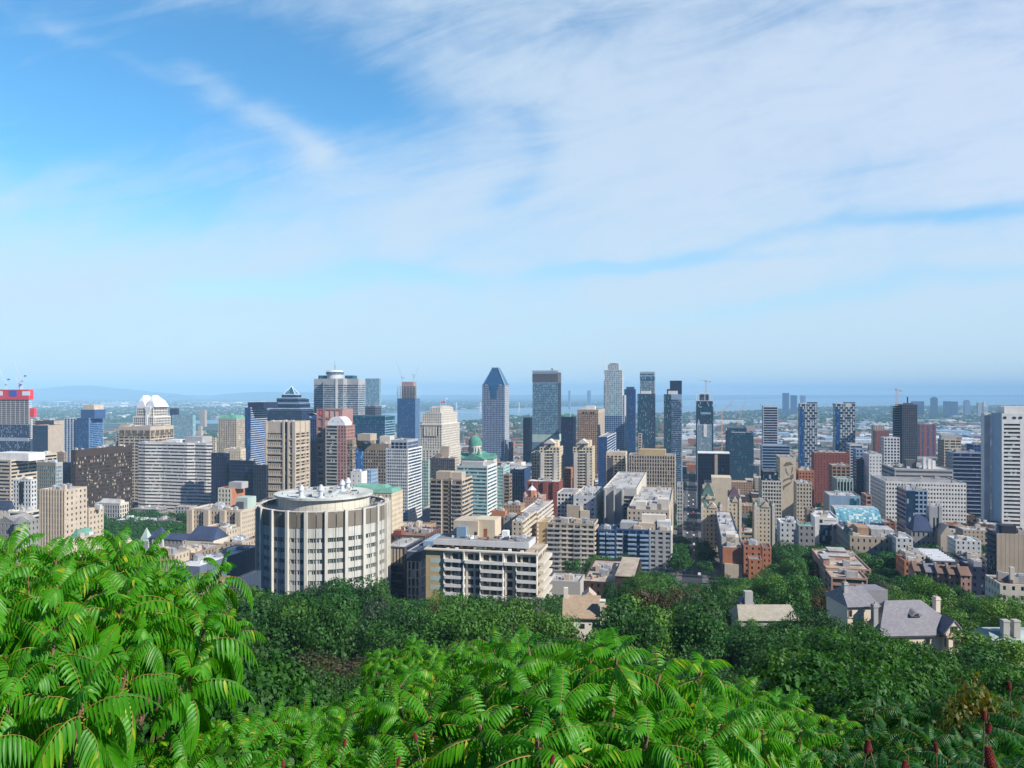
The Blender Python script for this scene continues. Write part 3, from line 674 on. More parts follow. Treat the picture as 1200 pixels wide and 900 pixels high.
for k in range(7): m_.bar((b.a*k/6, 1, b.h-1), (b.a*k/6, 1, b.h+3), .5)
m_.build('scaffold', M['cranew'], b.th)
B(LB, 'charcoal roof block', 'charcoal block with stepped roof at the foot of the slim half clad tower', 423, 440, 447, 476, 1650, wm='dgrey', gm='gnavy', mode='bands', cap=4, roof='rlight', units=3)

# -- tall beige tower left of centre
b = Bld(OT, 'tall tan tower', 'tall tan concrete office tower with deep horizontal bands and dark vertical slot', 311.5, 345, 362.5, 494, 850)
zc = b.fz(507.5); n = 12; fh = zc/n; t = .8; sx0, sx1 = b.fx(332), b.fx(336.5); s2, s3 = b.fx(343.2), b.a
m_ = MB(); m_.box(0, sx0, 0, t, zc, b.h); m_.box(s2-3.5, b.a, 0, t, zc, b.h); m_.box(b.a-t, b.a, t, b.b, zc, b.h); m_.box(0, t, t, b.b, zc, b.h); m_.box(t, b.a-t, b.b-t, b.b, zc, b.h)
for c in (0, sx0-.2, sx1+1.0, s2, b.a-.01): m_.box(c-.1, c+1.7, -1.3, t, 0, b.h+.3)
for c in (b.b*.35, b.b*.7, b.b-1.5): m_.box(b.a-t, b.a+1.0, c, c+1.5, 0, b.h+.3)
for k in range(n):
    z = k*fh
    for (q0, q1) in ((1.6, sx0-.2), (sx1+2.7-.0, s2)):
        m_.box(q0, q1, -.9, t, z+fh*.08, z+fh*.30); w = (q1-q0); nb = max(2, int(round(w/2.6)))
        m_.box(q0, q1, -.3, t, z+fh*.70, z+fh*.82)
        for i in range(nb+1): m_.box(q0+w*i/nb-.6*(i > 0), q0+w*i/nb+.6*(i < nb), -.3, t, z+fh*.302, z+fh*.698)
    m_.box(b.a-t, b.a+.6, 2, b.b, z+fh*.05, z+fh*.36); m_.box(b.a-t, b.a+.3, 2, b.b, z+fh*.62, z+fh*.74)
m_.build('wall', M['beige2'], b.th)
for k in range(n):
    m_ = MB(); z = k*fh; m_.face([(.3,.6,z),(b.a-.6,.6,z),(b.a-.6,.6,z+fh),(.3,.6,z+fh)]); m_.face([(b.a-.6,.6,z),(b.a-.6,b.b-.6,z),(b.a-.6,b.b-.6,z+fh),(b.a-.6,.6,z+fh)]); m_.build('window_row', M['gwarm'], b.th)
b.box('side_wall', 'beige2', 0, .25, .7, b.b, 0, zc-.01)
b.box('louvre', 'brown', sx0+1, b.a-1, .3, .75, zc, b.h-.5); b.box('roof', 'rgrey', .9, b.a-.9, .9, b.b-.9, b.h-1.5, b.h-1.2)
for k in range(5): b.box('roof_unit', 'hvac', 4+k*5.5, 7+k*5.5, 4+(k % 3)*4, 7+(k % 3)*4, b.h-1.2, b.h+1.2-(k % 2))

# -- blue sign tower + pink granite tower
b = B(OT, 'blue sign tower', 'narrow navy glass tower with white lettering near its rounded top', 359, 373, 376, 487, 960, wm='bluep', gm='gnavy', mode='curtain', fh=3.8, bw=2.5, pier=.1, sp=.15, cap=5, depth=22)
m_ = MB(); w = b.a
m_.loft([[(x, y, b.h-.5+3.2*math.sin(math.pi*min(1, max(0, x/w)))) for (x, y) in ((w*i/10, y0) for i in range(11))] for y0 in (.3, 20)], closed=False, cap0=False, cap1=False)
m_.prism([(.2,.2),(w-.2,.2),(w-.2,20),(.2,20)], b.h-1, b.h-.4); m_.build('curved_roof', M['steel'], b.th); text(b, 'M·', 364, 489.2, 2.6, 'bwhite')
b = Bld(OT, 'pink granite tower', 'pink granite office tower with a red round emblem at its top corner', 371, 401.5, 403, 479, 900, depth=28)
x1 = b.fx(381.3); n = 14; zc = b.fz(500); fh = zc/n
m_ = MB(); m_.box(0, b.a, .8, b.b, 0, b.h-.4)
m_.build('wall', M['mauve'], b.th)
m_ = MB()
for c0, c1 in ((0, 1.7), (x1-3.4, x1), (b.a-1.3, b.a)): m_.box(c0, c1, -.4, .8, 0, b.h)
for z0, z1 in ((b.h-1.6, b.h), (b.fz(490.8), b.fz(489.2)), (b.fz(500.8), b.fz(499.6))): m_.box(0, b.a, -.3, .8, z0, z1)
for c in (387, 393, 398.5): m_.box(b.fx(c)-.45, b.fx(c)+.45, -.25, .8, b.fz(490.8), b.h)
m_.build('frame', M['mauve'], b.th)
m_ = MB(); m_.box(x1+.1, b.a-1.4, .4, .9, b.fz(489), b.h-1.7); m_.box(x1+.1, b.a-1.4, .4, .9, zc, b.fz(491)); m_.build('pink_panel', M['pink'], b.th)
m_ = MB(); m_.box(1.8, x1-3.5, .4, .9, zc, b.h-1.7); m_.build('corner_panel', wall('pinkd', (.42,.22,.20)), b.th)
for k in range(n):
    m_ = MB(); m_.box(1.8, x1-3.5, .3, .9, k*fh+fh*.35, k*fh+fh*.8); m_.build('window_row', M['gdark'], b.th)
    m_ = MB(); m_.box(1.8, x1-3.5, -.2, .9, k*fh+fh*.05, k*fh+fh*.3); m_.build('balcony_ledge', M['pink'], b.th)
# the red emblem: a disc with a pale S-like stroke
cx, cz = b.fx(376), b.fz(484.2); r = 3.1
m_ = MB(); m_.loft([[(cx+r*math.cos(q*math.pi/12), yy, cz+r*math.sin(q*math.pi/12)) for q in range(24)] for yy in (.1, .38)]); m_.build('emblem', M['red'], b.th)
o = text(b, 'S', 376, 484.0, 4.0, 'pink', y=.05, name='emblem_letter')
b = Bld(OT, 'pink granite wing', 'lower pink and grey wing with white domed roof before the pink granite tower', 381.5, 405.5, 407.5, 498.5, 880, depth=24)
b.shell('lgrey', 'gdark', fh=3.9, bw=30, pier=.02, sp=.35, cap=.8, mode='bands', x1=b.fx(395.5)); b.shell('pinkd', 'gtan', fh=3.9, bw=4.2, pier=.25, sp=.3, cap=.8, x0=b.fx(395.5)+.02, wname='pink_wall')
m_ = MB(); x0, x1 = b.fx(383), b.fx(403.4); w = x1-x0; prof = [(0, 0), (0, .28), (.10, .62), (.22, .9), (.34, 1.0), (.66, 1.0), (.82, .8), (.95, .42), (1, .3), (1, 0)]; H = b.fz(488.3)-b.h
m_.loft([[(x0+p*w, yy, b.h-.2+q*H) for p, q in prof] for yy in (2, 20)]); m_.build('domed_roof', M['wmetal'], b.th)
for q in ((390, 492.5), (396, 493.5), (400.5, 492.5)): b.box('vent', 'hvac', b.fx(q[0], 1.7), b.fx(q[0]+1.3, 1.7), 1.6, 2.2, b.fz(q[1]+1.2), b.fz(q[1]))
# -- teal wide glass
b = B(OT, 'wide teal office', 'wide low teal glass office at the foot of the silver cross shaped tower', 400, 451, 463, 487.5, 1180, wm='bluep', gm='gteal', mode='curtain', fh=4, bw=3, pier=.08, sp=.3, cap=4.5, roof='rgrey', swm='lblue', smode='bands')
b.box('roof_band', 'gteal', -.3, b.a+.3, -.3, b.b, b.h-4.3, b.h-.6)
# -- brown-grey offices
b = B(OT, 'olive grid office', 'olive grey office block with an even grid of windows, boxy rooftop room', 391, 413, 425.5, 515.5, 880, wm='olive', gm='gdark', mode='grid', fh=3.7, bw=3.2, pier=.22, sp=.4, cap=4.5, units=2, swm='tan')
b.pbox('penthouse', 'beige', 419, 434, 508.5, 9, b.b-2)
b.box('glass_bay', 'gblue', b.a+.1, b.a+1.0, b.b*.3, b.b*.92, 3, b.fz(526, b.a, 0))
b = B(OT, 'tan flat office', 'tan office block with blank top band, right of the olive grid office', 425, 455.5, 460, 520, 900, wm='tan', gm='gdark', mode='grid', fh=3.7, bw=3.2, pier=.22, sp=.42, cap=8, units=2)
b.pbox('penthouse', 'ivory', 445, 457, 511, 6, 20); b.pbox('penthouse', 'beige', 434, 439, 515, 5, 14)
b = B(LB, 'small white tower block', 'small white tower block with blue flank rising behind the round building', 411, 423.5, 425, 553, 640, wm='white', gm='gdark', mode='few', sp=.6, pier=.8, bw=4, cap=3, depth=14)
for q in (413, 417, 420): b.pbox('roof_unit', 'hvac', q, q+2, 550, 2, 5)
B(LB, 'small blue glass block', 'small bright blue glass block beside the small white tower block', 425.3, 435, 436, 551, 650, wm='lblue', gm='gblue', mode='curtain', fh=3.3, bw=1.6, cap=.5, depth=14)

# -- white ribbed office
b = B(OT, 'pale blue office', 'pale blue and white banded office with bright right flank', 452, 478, 494.5, 526, 760, wm='white2', gm='gsteel', mode='grid', fh=3.1, bw=1.9, pier=.16, sp=.36, cap=1.4, per=True, units=0, swm='white', smode='bands')
b.shell('steel', 'gnavy', fh=4, bw=4, pier=.1, sp=.2, cap=2.5, z0=b.h-1, h=b.fz(515.5, 5, 3), x0=4, x1=b.a-2, y0=3, y1=b.b-6, wname='penthouse_wall', units=2)
B(OT, 'green tinted office', 'narrow pale green glass office between the pale blue office and brown tower', 488, 502, 504, 539, 830, wm='pgreen', gm='gsea', mode='grid', fh=3.4, bw=2, pier=.2, sp=.3, cap=1)

# -- stepped white insurance building
b = Bld(OT, 'stepped white tower', 'wide stepped white stone tower with columned upper tiers and three flagpoles', 491, 518, 540, 527, 1180)
def tier(x0, x1, y0, y1, z0, z1, **k): b.shell('ivory', 'gdark', x0=x0, x1=x1, y0=y0, y1=y1, z0=z0, h=z1, per=False, wname='tier_wall', **k)
A, D_ = b.a, b.b
tier(0, A, 0, D_, 0, b.h, fh=4, bw=5, pier=.55, sp=.35, cap=1.5)
tier(A*.02, A*.97, 2, D_-3, b.h, b.fz(498), fh=4, bw=4, pier=.5, sp=.38, cap=2)
b.box('cornice', 'ivory', -.6, A*.99, 1, D_-1, b.fz(498.3), b.fz(497.2))
tier(A*.08, A*.92, 6, D_-9, b.fz(497.2), b.fz(484), fh=4, bw=3.6, pier=.6, sp=.4, cap=1.5)
m_ = MB()
for k in range(9): x = A*.22+k*A*.065; m_.cyl(x, 1.2, b.fz(511), b.fz(500), .7, n=8)
m_.build('colonnade', M['ivory'], b.th)
b.box('window_row', 'gdark', A*.2, A*.8, 1.75, 2.1, b.fz(511), b.fz(500))
tier(A*.34, A*.80, 14, D_-18, b.fz(484), b.fz(478), fh=4, bw=4, pier=.6, sp=.5, cap=1)
m_ = MB(); m_.frus(A*.36, A*.78, 15, D_-20, b.fz(478), A*.45, A*.7, 20, D_-26, b.fz(476)); m_.build('top_roof', M['rlight'], b.th)
for q, yy in ((516.5, 470.5), (519, 470), (522.4, 466)):
    xx = b.fx(q, 20); m_ = MB(); m_.bar((xx, 20, b.fz(478)), (xx, 20, b.fz(yy)), .5); f = m_.build('flagpole', M['wmetal'], b.th)
    m_ = MB(); m_.box(xx+.1, xx+3.2, 19.9, 20.05, b.fz(yy+2.2), b.fz(yy+.2)); m_.build('flag', M['red' if q < 520 else 'bwhite'], f)
    
# -- half-built blue tower with two cranes
b = Bld(OT, 'half built blue tower', 'blue glass tower with open unfinished floors at its top under two cranes', 465.5, 486.5, 492, 467, 1950)
b.shell('bluep', 'gblue', fh=4, bw=4, pier=.06, sp=.12, cap=.3, mode='curtain', swm='lblue')
for k in range(8):
    z = b.h+k*4.0; o = (0, 0, -1.5, -1.5, 0, 0, 1, 1)[k]; b.box('floor_slab', 'conc', o, b.a-o, o, b.b-o, z+3.2, z+4.0)
    m_ = MB()
    for i in range(7): m_.box(b.a*i/6-1.2*(i == 6), b.a*i/6+1.1*(i < 6), .6, 1.6, z, z+3.2)
    m_.build('column', M['conc'], b.th)
b.box('core', 'mauve', b.a*.2, b.a*.85, b.b*.2, b.b*.8, b.h, b.fz(447.5))
crane('c4', 'thin pale crane on the left of the half built blue tower', 471, 448, 442.5, 1960, (464.5, 424), (473.5, 442.5), 'conc', 1.0)
crane('c5', 'thin pale crane on the right of the half built blue tower', 485, 452, 442, 1965, (491.5, 428), (484, 438.5), 'conc', 1.0)

# -- domed cathedral
D = 1330; o = empty('cathedral', (X_(553, D), D, gz(D)-1), -GRID); tag(o, 'green domed cathedral between the stepped white tower and the blue peaked tower', 'cathedral')
base = gz(D)-1; z = lambda py: Z_(py, D)-base
m_ = MB(); m_.box(-16, 24, -8, 60, 0, z(538)); m_.box(-30, 36, 10, 34, 0, z(538)); m_.build('wall', M['ivory'], o)
m_ = MB(); m_.gable(-17, 25, -9, 61, z(538), z(531), 'y'); m_.gable(-31, 37, 9, 35, z(538), z(532), 'x'); m_.build('roof', M['copper'], o)
m_ = MB(); m_.cyl(0, 20, z(534), z(522.5), 11.2, 11.2, 24); m_.build('drum', M['ivory'], o)
m_ = MB()
for k in range(16): q = 2*math.pi*k/16; m_.box(11.2*math.cos(q)-.6, 11.2*math.cos(q)+.6, 20+11.2*math.sin(q)-.6, 20+11.2*math.sin(q)+.6, z(530), z(524.5))
m_.build('drum_window', M['gdark'], o)
m_ = MB(); m_.lathe(0, 20, [(12, z(522.5)), (12, z(521.5))]+[(11.6*math.cos(t_), z(521.5)+(z(510.5)-z(521.5))*math.sin(t_)) for t_ in [R(a_) for a_ in (0, 15, 30, 45, 60, 75, 84)]], 24); m_.build('dome', M['copper'], o)
m_ = MB(); m_.cyl(0, 20, z(511), z(507), 1.7, 1.7, 10); m_.cyl(0, 20, z(507), z(504.5), 1.9, .2, 10); m_.bar((0,20,z(505)), (0,20,z(502.5)), .3); m_.build('lantern', M['copper'], o)
m_ = MB(); m_.lathe(12, 2, [(3, z(534)), (3, z(530)), (2.4, z(528)), (1, z(526.5)), (.2, z(525.5))], 12); m_.build('small_dome', M['copper'], o)
g = [gridxy(X_(553,D)+dx, D+dy) for dx, dy in ((-35,-12),(40,65))]; LM.append(('green domed cathedral', g[0][0], g[1][0], g[0][1]-15, g[1][1]+15, 541, 573, 505, D))

# -- blue peaked tower
b = Bld(OT, 'blue peaked tower', 'tall grey stone tower with blue copper peaked roof and notched front', 565, 591.5, 597, 451.5, 1650, depth=40)
a = b.a; d = b.b; b.shell('steel', 'gblue', fh=4, bw=3.4, pier=.20, sp=.20, cap=1, per=False, swm='white2', smode='grid', roof='rgrey')
nx0, nx1 = b.fx(575.5), b.fx(582)
b.box('glass_notch', 'gcop', nx0, nx1, -.6, .2, b.fz(467), b.h+.2); b.box('glass_notch', 'gcop', nx0-3.5, nx1+3.5, -.55, .2, b.fz(457), b.h+.1)
for s_ in (.12, .75): b.box('shoulder', 'lgrey', a*s_, a*(s_+.13), -.7, 5, b.h-.8, b.h+1.6)
zr = b.fz(431.5); m_ = MB(); m_.frus(-.3, a+.3, -.3, d+.3, b.h, a*.37, a*.66, d*.3, d*.72, zr); m_.build('peaked_roof', M['gcop'], b.th)
b.box('roof_top', 'lblue', a*.36, a*.67, d*.28, d*.74, zr, zr+2)
m_ = MB(); m_.bar((a, -.3, b.h), (a*.66, d*.3, zr), 1.6); m_.bar((a*.02, -.3, b.h), (a*.37, d*.3, zr), .8); m_.build('hip_trim', M['lblue'], b.th)
for (x0, x1, py) in ((-3, 0, 517), (a, a+4, 515)): b.shell('steel', 'gblue', fh=4, bw=3.4, pier=.24, sp=.2, cap=1, per=False, x0=x0, x1=x1, y0=-3, y1=d, h=b.fz(py), wname='wing_wall')
B(OT, 'navy annex', 'low navy block hugging the right side of the blue peaked tower', 596, 600, 601.5, 518, 1640, wm='navyp', gm='gnavy', mode='curtain', cap=1, lm=False)
B(OT, 'navy slab', 'plain navy slab tower on the left of the grey green glass tower', 613, 623.5, 625.5, 489.5, 1560, wm='navyp', gm='gnavy', mode='curtain', fh=3.8, bw=3, sp=.3, cap=1, roof='rtan')
b = B(OT, 'grey green glass tower', 'tall flat topped grey green glass tower with dark louvred top', 624, 653.5, 657.5, 434, 1480, wm='lblue', gm='gsea', mode='curtain', fh=3.4, bw=2.6, pier=.1, sp=.22, cap=25, per=False, roof='rdark', swm='slate')
b.box('louvre', 'dgrey', -.3, b.a+.3, -.3, b.b, b.fz(448), b.fz(438)); b.box('top_band', 'steel', -.35, b.a+.35, -.35, b.b, b.fz(436.5), b.fz(434.3)); b.box('louvre', 'pgreen', -.3, b.a+.3, -.3, b.b, b.fz(518), b.fz(509)); b.box('antenna', 'metal', b.a*.72, b.a*.8, 5, 9, b.h-1, b.fz(431.5))
b = B(OT, 'midnight glass tower', 'midnight blue glass tower with pale green roof tanks', 657.5, 672, 675, 488.5, 1250, wm='navyp', gm='gnavy', mode='curtain', fh=3.6, bw=2.4, pier=.1, sp=.1, cap=1.5, roof='rdark')
b.pbox('roof_tank', 'rgreen', 661, 668, 484.5, 4, 14)
b = B(OT, 'tan arched office', 'tan stone office tower with arched top windows and white penthouse', 676.5, 701, 708.5, 480, 1350, wm='tbrick' , gm='gwarm', mode='grid', fh=3.8, bw=3.4, pier=.42, sp=.36, cap=7, swm='beige2')
b.pbox('penthouse', 'white', 686, 697, 475.5, 6, 20)
m_ = MB()
for k in range(5): x = b.a*(.26+.12*k); m_.box(x, x+2.8, -.35, .2, b.fz(484.6), b.fz(482.4))
m_.build('arched_window', M['gwarm'], b.th)

# -- blue tower with spire
b = Bld(OT, 'spired glass tower', 'tallest pale green and blue gridded tower with a thin white spire', 708.5, 729, 731.5, 433.5, 1500, depth=40)
a, d = b.a, b.b; zl = b.fz(463)
b.shell('white2', 'gpale', fh=3.9, bw=4.2, pier=.24, sp=.24, cap=1.2, per=False, z0=b.fz(487), wname='upper_wall'); b.shell('lblue', 'gblue', fh=3.9, bw=4.2, pier=.18, sp=.2, cap=.1, per=False, h=b.fz(487), roofpart=False)
b.shell('white2', 'gpale', fh=3.9, bw=4.2, pier=.3, sp=.3, cap=1, per=False, z0=b.h, h=b.fz(427), x0=a*.17, x1=a*.80, y0=4, y1=d-6, wname='crown_wall')
b.box('crown_cap', 'slate', a*.28, a*.70, 6, d-9, b.fz(427), b.fz(425.8))
b.box('side_fin', 'navyp', -1.4, -.05, .5, d, 0, b.fz(446)); b.shell('white2', 'gblue', fh=3.9, bw=4, pier=.3, sp=.3, cap=.5, x0=a+.02, x1=a+4.5, y0=4, y1=d, h=zl, wname='wing_wall', per=False)
m_ = MB(); m_.bar((-.4, 3, b.h-10), (-.4, 3, b.fz(423)), 1.1, 6); m_.bar((-.4, 3, b.fz(423)), (-.4, 3, b.fz(410)), .8, 6, .25); m_.build('spire', M['wmetal'], b.th)
b = B(OT, 'royal blue tower', 'royal blue glass tower right of the spired gridded tower', 731.5, 744, 747, 456, 1650, wm='bluep', gm='gblue', mode='curtain', fh=3.8, bw=3, pier=.06, sp=.3, cap=1, depth=30)
b.pbox('penthouse', 'slate', 734, 743, 453.3, 4, 20)
b = B(AB, 'taller twin glass tower', 'taller rear tower of a dark green glass pair, striped glass head', 750, 767, 769.5, 435.5, 1560, wm='steel', gm='gsea', mode='curtain', fh=3.2, bw=3, pier=.15, sp=.25, cap=14, depth=28); b.box('head_band', 'gsteel', -.3, b.a+.3, -.3, b.b, b.fz(446), b.fz(438)); b.box('head_band', 'lblue', -.35, b.a+.35, -.35, b.b, b.fz(441), b.fz(439.8))
b = B(AB, 'front twin glass tower', 'front tower of the dark green glass pair with a white roof box', 747, 767, 771, 461.5, 1300, wm='slate', gm='gsea', mode='grid', fh=3.2, bw=3.2, pier=.22, sp=.22, cap=3, depth=28); b.pbox('penthouse', 'white', 751, 762.5, 458, 3, 14)
B(AB, 'navy rear tower', 'navy tower with stepped shoulder behind the teal striped tower', 785, 799, 800.5, 446, 1450, wm='navyp', gm='gnavy', mode='curtain', swm='lblue', smode='bands', fh=3.2, cap=2, depth=24)
B(AB, 'navy shoulder', 'low navy shoulder block on the left of the navy rear tower', 781.5, 785.5, 786, 456, 1440, wm='navyp', gm='gnavy', mode='curtain', cap=1, depth=20, lm=False)
b = Bld(AB, 'teal striped tower', 'teal glass apartment tower with white balcony stripes on its right half', 778, 799, 801, 462, 1290, depth=26)
xm = b.fx(786.5); b.shell('slate', 'gsea', fh=3.2, bw=2.6, pier=.15, sp=.22, cap=3, mode='curtain', x1=xm); b.shell('lblue', 'gsteel', fh=3.2, bw=6, pier=.05, sp=.2, cap=9, mode='slabs', x0=xm+.02, wname='balcony_wall'); b.pbox('penthouse', 'white', 783, 794, 458, 3, 14)
B('office_tower', 'stair tower', 'pale stair tower with small crane like mast before the twin glass pair', 748, 752, 753, 508, 1150, wm='beige2', gm='gwarm', mode='bands', cap=1, depth=8)

# -- unfinished tower with hammerhead crane
b = Bld('unfinished_tower', 'unfinished glass tower', 'unfinished dark glass tower with white open frame on top', 816, 836, 843, 477.5, 1380)
b.shell('slate', 'gteal', fh=3.8, bw=3.2, pier=.08, sp=.28, cap=.6, mode='curtain', swm='lblue')
x1 = b.fx(835.5); b.box('glass_bay', 'gback', 0, x1, 2, b.b-2, b.h, b.fz(470)); m_ = MB(); zt = b.fz(459.5)
for x in (0, x1*.5, x1-.9): m_.box(x, x+.9, 1, 1.9, b.fz(470), zt); m_.box(x, x+.9, b.b-6, b.b-5, b.fz(470), zt)
for z in (b.fz(470), zt-.9): m_.box(0, x1, 1, 1.9, z, z+.9); m_.box(x1-.9, x1, 1, b.b-5, z, z+.9); m_.box(0, .9, 1, b.b-5, z, z+.9)
m_.build('open_frame', M['wmetal'], b.th); b.box('core', 'dgrey', x1*.2, x1*.75, 5, 16, b.fz(470), b.fz(462)); b.box('curved_band', 'lblue', b.fx(821), b.fx(833), -.6, .1, b.fz(485.5), b.fz(483))
crane('c6', 'hammerhead crane standing on the unfinished dark glass tower', 827.2, 460, 446.6, 1385, (819, 445.6), (832, 446.8), 'conc', 1.1)
b = Bld(OT, 'art deco glass tower', 'pale glass tower with stepped shoulders before the unfinished dark glass tower', 817, 834, 835.5, 498, 1160, depth=22)
b.shell('steel', 'glteal', fh=3.6, bw=2.6, pier=.2, sp=.22, cap=1.5, mode='grid', per=False)
b.box('centre_strip', 'white', b.fx(824.5), b.fx(828.5), -.6, .2, b.fz(512), b.h+1); m_ = MB(); x = b.fx(818.8, 4); m_.frus(x-2.4, x+2.4, 2, 7, b.h-1, x-.3, x+.3, 4, 5, b.fz(491.5)); m_.build('spirelet', M['steel'], b.th)
crane('c7', 'orange crane leaning over the low glass office, lower left mast', 846, 531, 484, 1500, (864.5, 463), (843.5, 484), 'craney', 1.2)
crane('c8', 'distant orange crane with upright jib right of the leaning orange crane', 866, 500, 491, 2200, (874.5, 463), (863, 492), 'craney', 1.5)
b = B(OT, 'black box office', 'pair of black boxes with bright white roof and stone joint between', 818, 855, 857, 532, 900, wm='char', gm='gnavy', mode='piers', fh=4, bw=3, pier=.12, sp=.1, cap=.8, roof='rwhite', lip=.1, depth=26)
b.box('joint_panel', 'beige', b.fx(837.5), b.fx(841), -.6, .2, 0, b.h-1); b.box('roof_rim', 'white', -.3, b.a+.3, -.3, b.b, b.h, b.h+.9)
b = B(OT, 'stepped teal office', 'stepped teal glass office of medium height right of the leaning orange crane', 851.5, 883, 885, 507, 1170, wm='slate', gm='gteal', mode='curtain', fh=3.8, bw=3, pier=.06, sp=.3, cap=1, depth=34)
b.shell('slate', 'gteal', fh=3.8, bw=3, pier=.06, sp=.3, cap=1, mode='curtain', z0=b.h, h=b.fz(501.5), x0=2, x1=b.fx(875), y0=1, y1=b.b-4, wname='upper_wall'); b.box('white_strip', 'bwhite', b.fx(857), b.fx(874), .4, .9, b.fz(507.6), b.fz(506.2))
b = B(OT, 'striped charcoal tower', 'charcoal tower ruled with thin white floor lines', 893.5, 894.5, 911.5, 475.5, 1270, side='L', wm='white2', gm='gnavy', mode='bands', fh=4, bw=30, pier=.02, sp=.26, cap=2.5, depth=26)
B(OT, 'slate podium', 'wide slate podium with pale frames at the foot of the striped charcoal tower', 891.5, 893, 926, 522, 1210, side='L', wm='lblue', gm='gnavy', mode='bands', fh=4.4, sp=.3, cap=1.2, depth=30, roof='rgrey')
for (nm, lab, x0, xm, x1, yt, D, sw) in (('left checkered tower', 'left one of two tall checkered white and blue apartment towers', 935, 937.5, 958, 472.8, 1260, 0), ('right checkered tower', 'right one of two tall checkered white and blue apartment towers', 976, 979, 1002.5, 472.8, 1290, 1)):
    b = B(AB, nm, lab, x0, xm, x1, yt, D, side='L', wm='white2', gm='gback', mode='checker', fh=4.4, bw=4.0, sp=.2, cap=.8, depth=26)
    b.box('glass_bay', 'gblue', -.2, b.a*.22, -.25, .2, 0, b.h-9); b.box('roof_box', 'white', b.a*.1, b.a*.42, 1, 9, b.h-6, b.h+.8); b.box('roof_rim', 'slate', b.a*.45, b.a, .5, 12, b.h, b.h+2)
    if sw: b.box('roof_box', 'white', b.a*.5, b.a*.75, 0, 9, b.h-6, b.h+.6)
b = B(OT, 'red brick slab', 'long red brick slab with rows of small windows below the checkered towers', 951, 954, 996, 530, 960, side='L', wm='brick', gm='gwarm', mode='few', fh=3.4, bw=3.6, pier=.7, sp=.5, cap=3.5, roof='rlight', units=4, depth=24)
b = B(OT, 'brown panel block', 'brown block with pale window bays before the red brick slab', 973, 975, 996.5, 545, 860, side='L', wm='tbrick', gm='gwarm', mode='grid', fh=3.8, bw=4.5, pier=.3, sp=.3, cap=2, roof='rlight', units=3, depth=22)
b = B(OT, 'orange brick block', 'bright orange brick block right of the painted wall', 933, 936, 954, 551, 800, side='L', wm='orange', gm='gwarm', mode='grid', fh=3.3, bw=3, pier=.5, sp=.45, cap=2.5, roof='rlight', units=4, depth=22)
# -- painted wall block: a plain, generic figure in broad brown strokes
b = B(OT, 'painted wall block', 'cream apartment slab whose blank end wall carries a large brown line painting', 912.5, 914, 932.8, 536, 800, side='L', wm='cream', gm='gwarm', mode='blank', smode='grid', cap=1.5, depth=40, units=2, roof='rgrey')
m_ = MB(); c = lambda px, py: (b.fx(px), b.fz(py))
def blobm(pts, y=-.05):
    m_.loft([[(q[0], yy, q[1]) for q in (c(*p) for p in pts)] for yy in (y, y+.04)])
blobm([(917.5, 546), (921, 541.5), (926, 541), (930, 544.5), (925, 545.2), (920, 546.6)])
blobm([(920, 549), (921.2, 548.4), (922.5, 553), (925, 557), (923.5, 557), (921, 554)]); blobm([(928, 546.5), (929, 546.8), (929.2, 551), (926.8, 556), (927.6, 550)])
blobm([(916, 566), (919, 561.5), (924.5, 559.5), (929, 561), (924, 561.8), (919.5, 564)]); blobm([(917, 570), (923, 566), (929, 563), (926, 567), (920, 571), (918, 575)])
blobm([(925.5, 558), (929, 554.5), (930.5, 559), (927, 563)])
m_.build('wall_painting', wall('paint', (.20,.14,.10)), b.th)
b = B(OT, 'white grid office', 'white gridded modernist office with dark penthouse, below the painted wall', 890.5, 893, 916, 563, 710, side='L', wm='ivory', gm='gdark', mode='grid', fh=3.3, bw=2.4, pier=.28, sp=.38, cap=1.5, swm='pgreen', depth=34, roof='rgrey')
b.shell('char', 'gback', fh=6, bw=5, pier=.06, sp=.1, cap=.6, mode='curtain', z0=b.h-1, h=b.fz(552.5, 0, 2), x0=1, x1=b.a-3, y0=2, y1=22, wname='penthouse_wall', roof='rdark')
B(OT, 'striped slate office', 'slate office with white stripes and green roof edge behind the grey slab', 994, 996, 1011, 520, 1050, side='L', wm='white2', gm='gnavy', mode='bands', fh=3.8, sp=.35, cap=3, roof='rdark', depth=24)
B(LB, 'pale square window block', 'pale block with square windows right of the striped slate office', 1000, 1003, 1015.5, 526, 1000, side='L', wm='lblue', gm='gnavy', mode='grid', fh=4.5, bw=4.5, pier=.4, sp=.45, cap=1.5, depth=20)
B(OT, 'white block with shaded flank', 'white block with shaded blue flank and small dark windows, cluttered roof', 1010.5, 1018.5, 1033.5, 532, 930, side='L', wm='white', gm='gdark', mode='few', fh=4.2, bw=4, pier=.6, sp=.55, cap=3, units=7, roof='rlight')
B(LB, 'small navy block', 'small navy block with white roof between brick slab and white block', 1002, 1004, 1012, 538, 960, side='L', wm='navyp', gm='gnavy', mode='bands', cap=1, roof='rlight', depth=20)
b = B(OT, 'grey slab above hospital', 'long grey banded slab with crowded roof behind the white hospital block', 1033, 1048.5, 1117, 549, 800, side='L', wm='lgrey', gm='dgrey', mode='bands', fh=4.5, bw=9, sp=.5, cap=2, units=26, roof='rlight')
for k, q in enumerate((1082, 1088, 1093)): b.pbox('roof_tower', 'white', q, q+3.5, 536+k*2, 10+k*3, 14+k*3)
b.pbox('roof_house', 'dgrey', 1062, 1074, 539, 14, 26)
b = B(OT, 'white hospital block', 'long white block with tight rows of dark windows and blue shaded flank', 1020, 1038, 1132.5, 564, 750, side='L', wm='white', gm='gdark', mode='grid', fh=4.1, bw=2.6, pier=.42, sp=.55, cap=2, roof='rgrey', units=6, smode='grid', sbw=4)
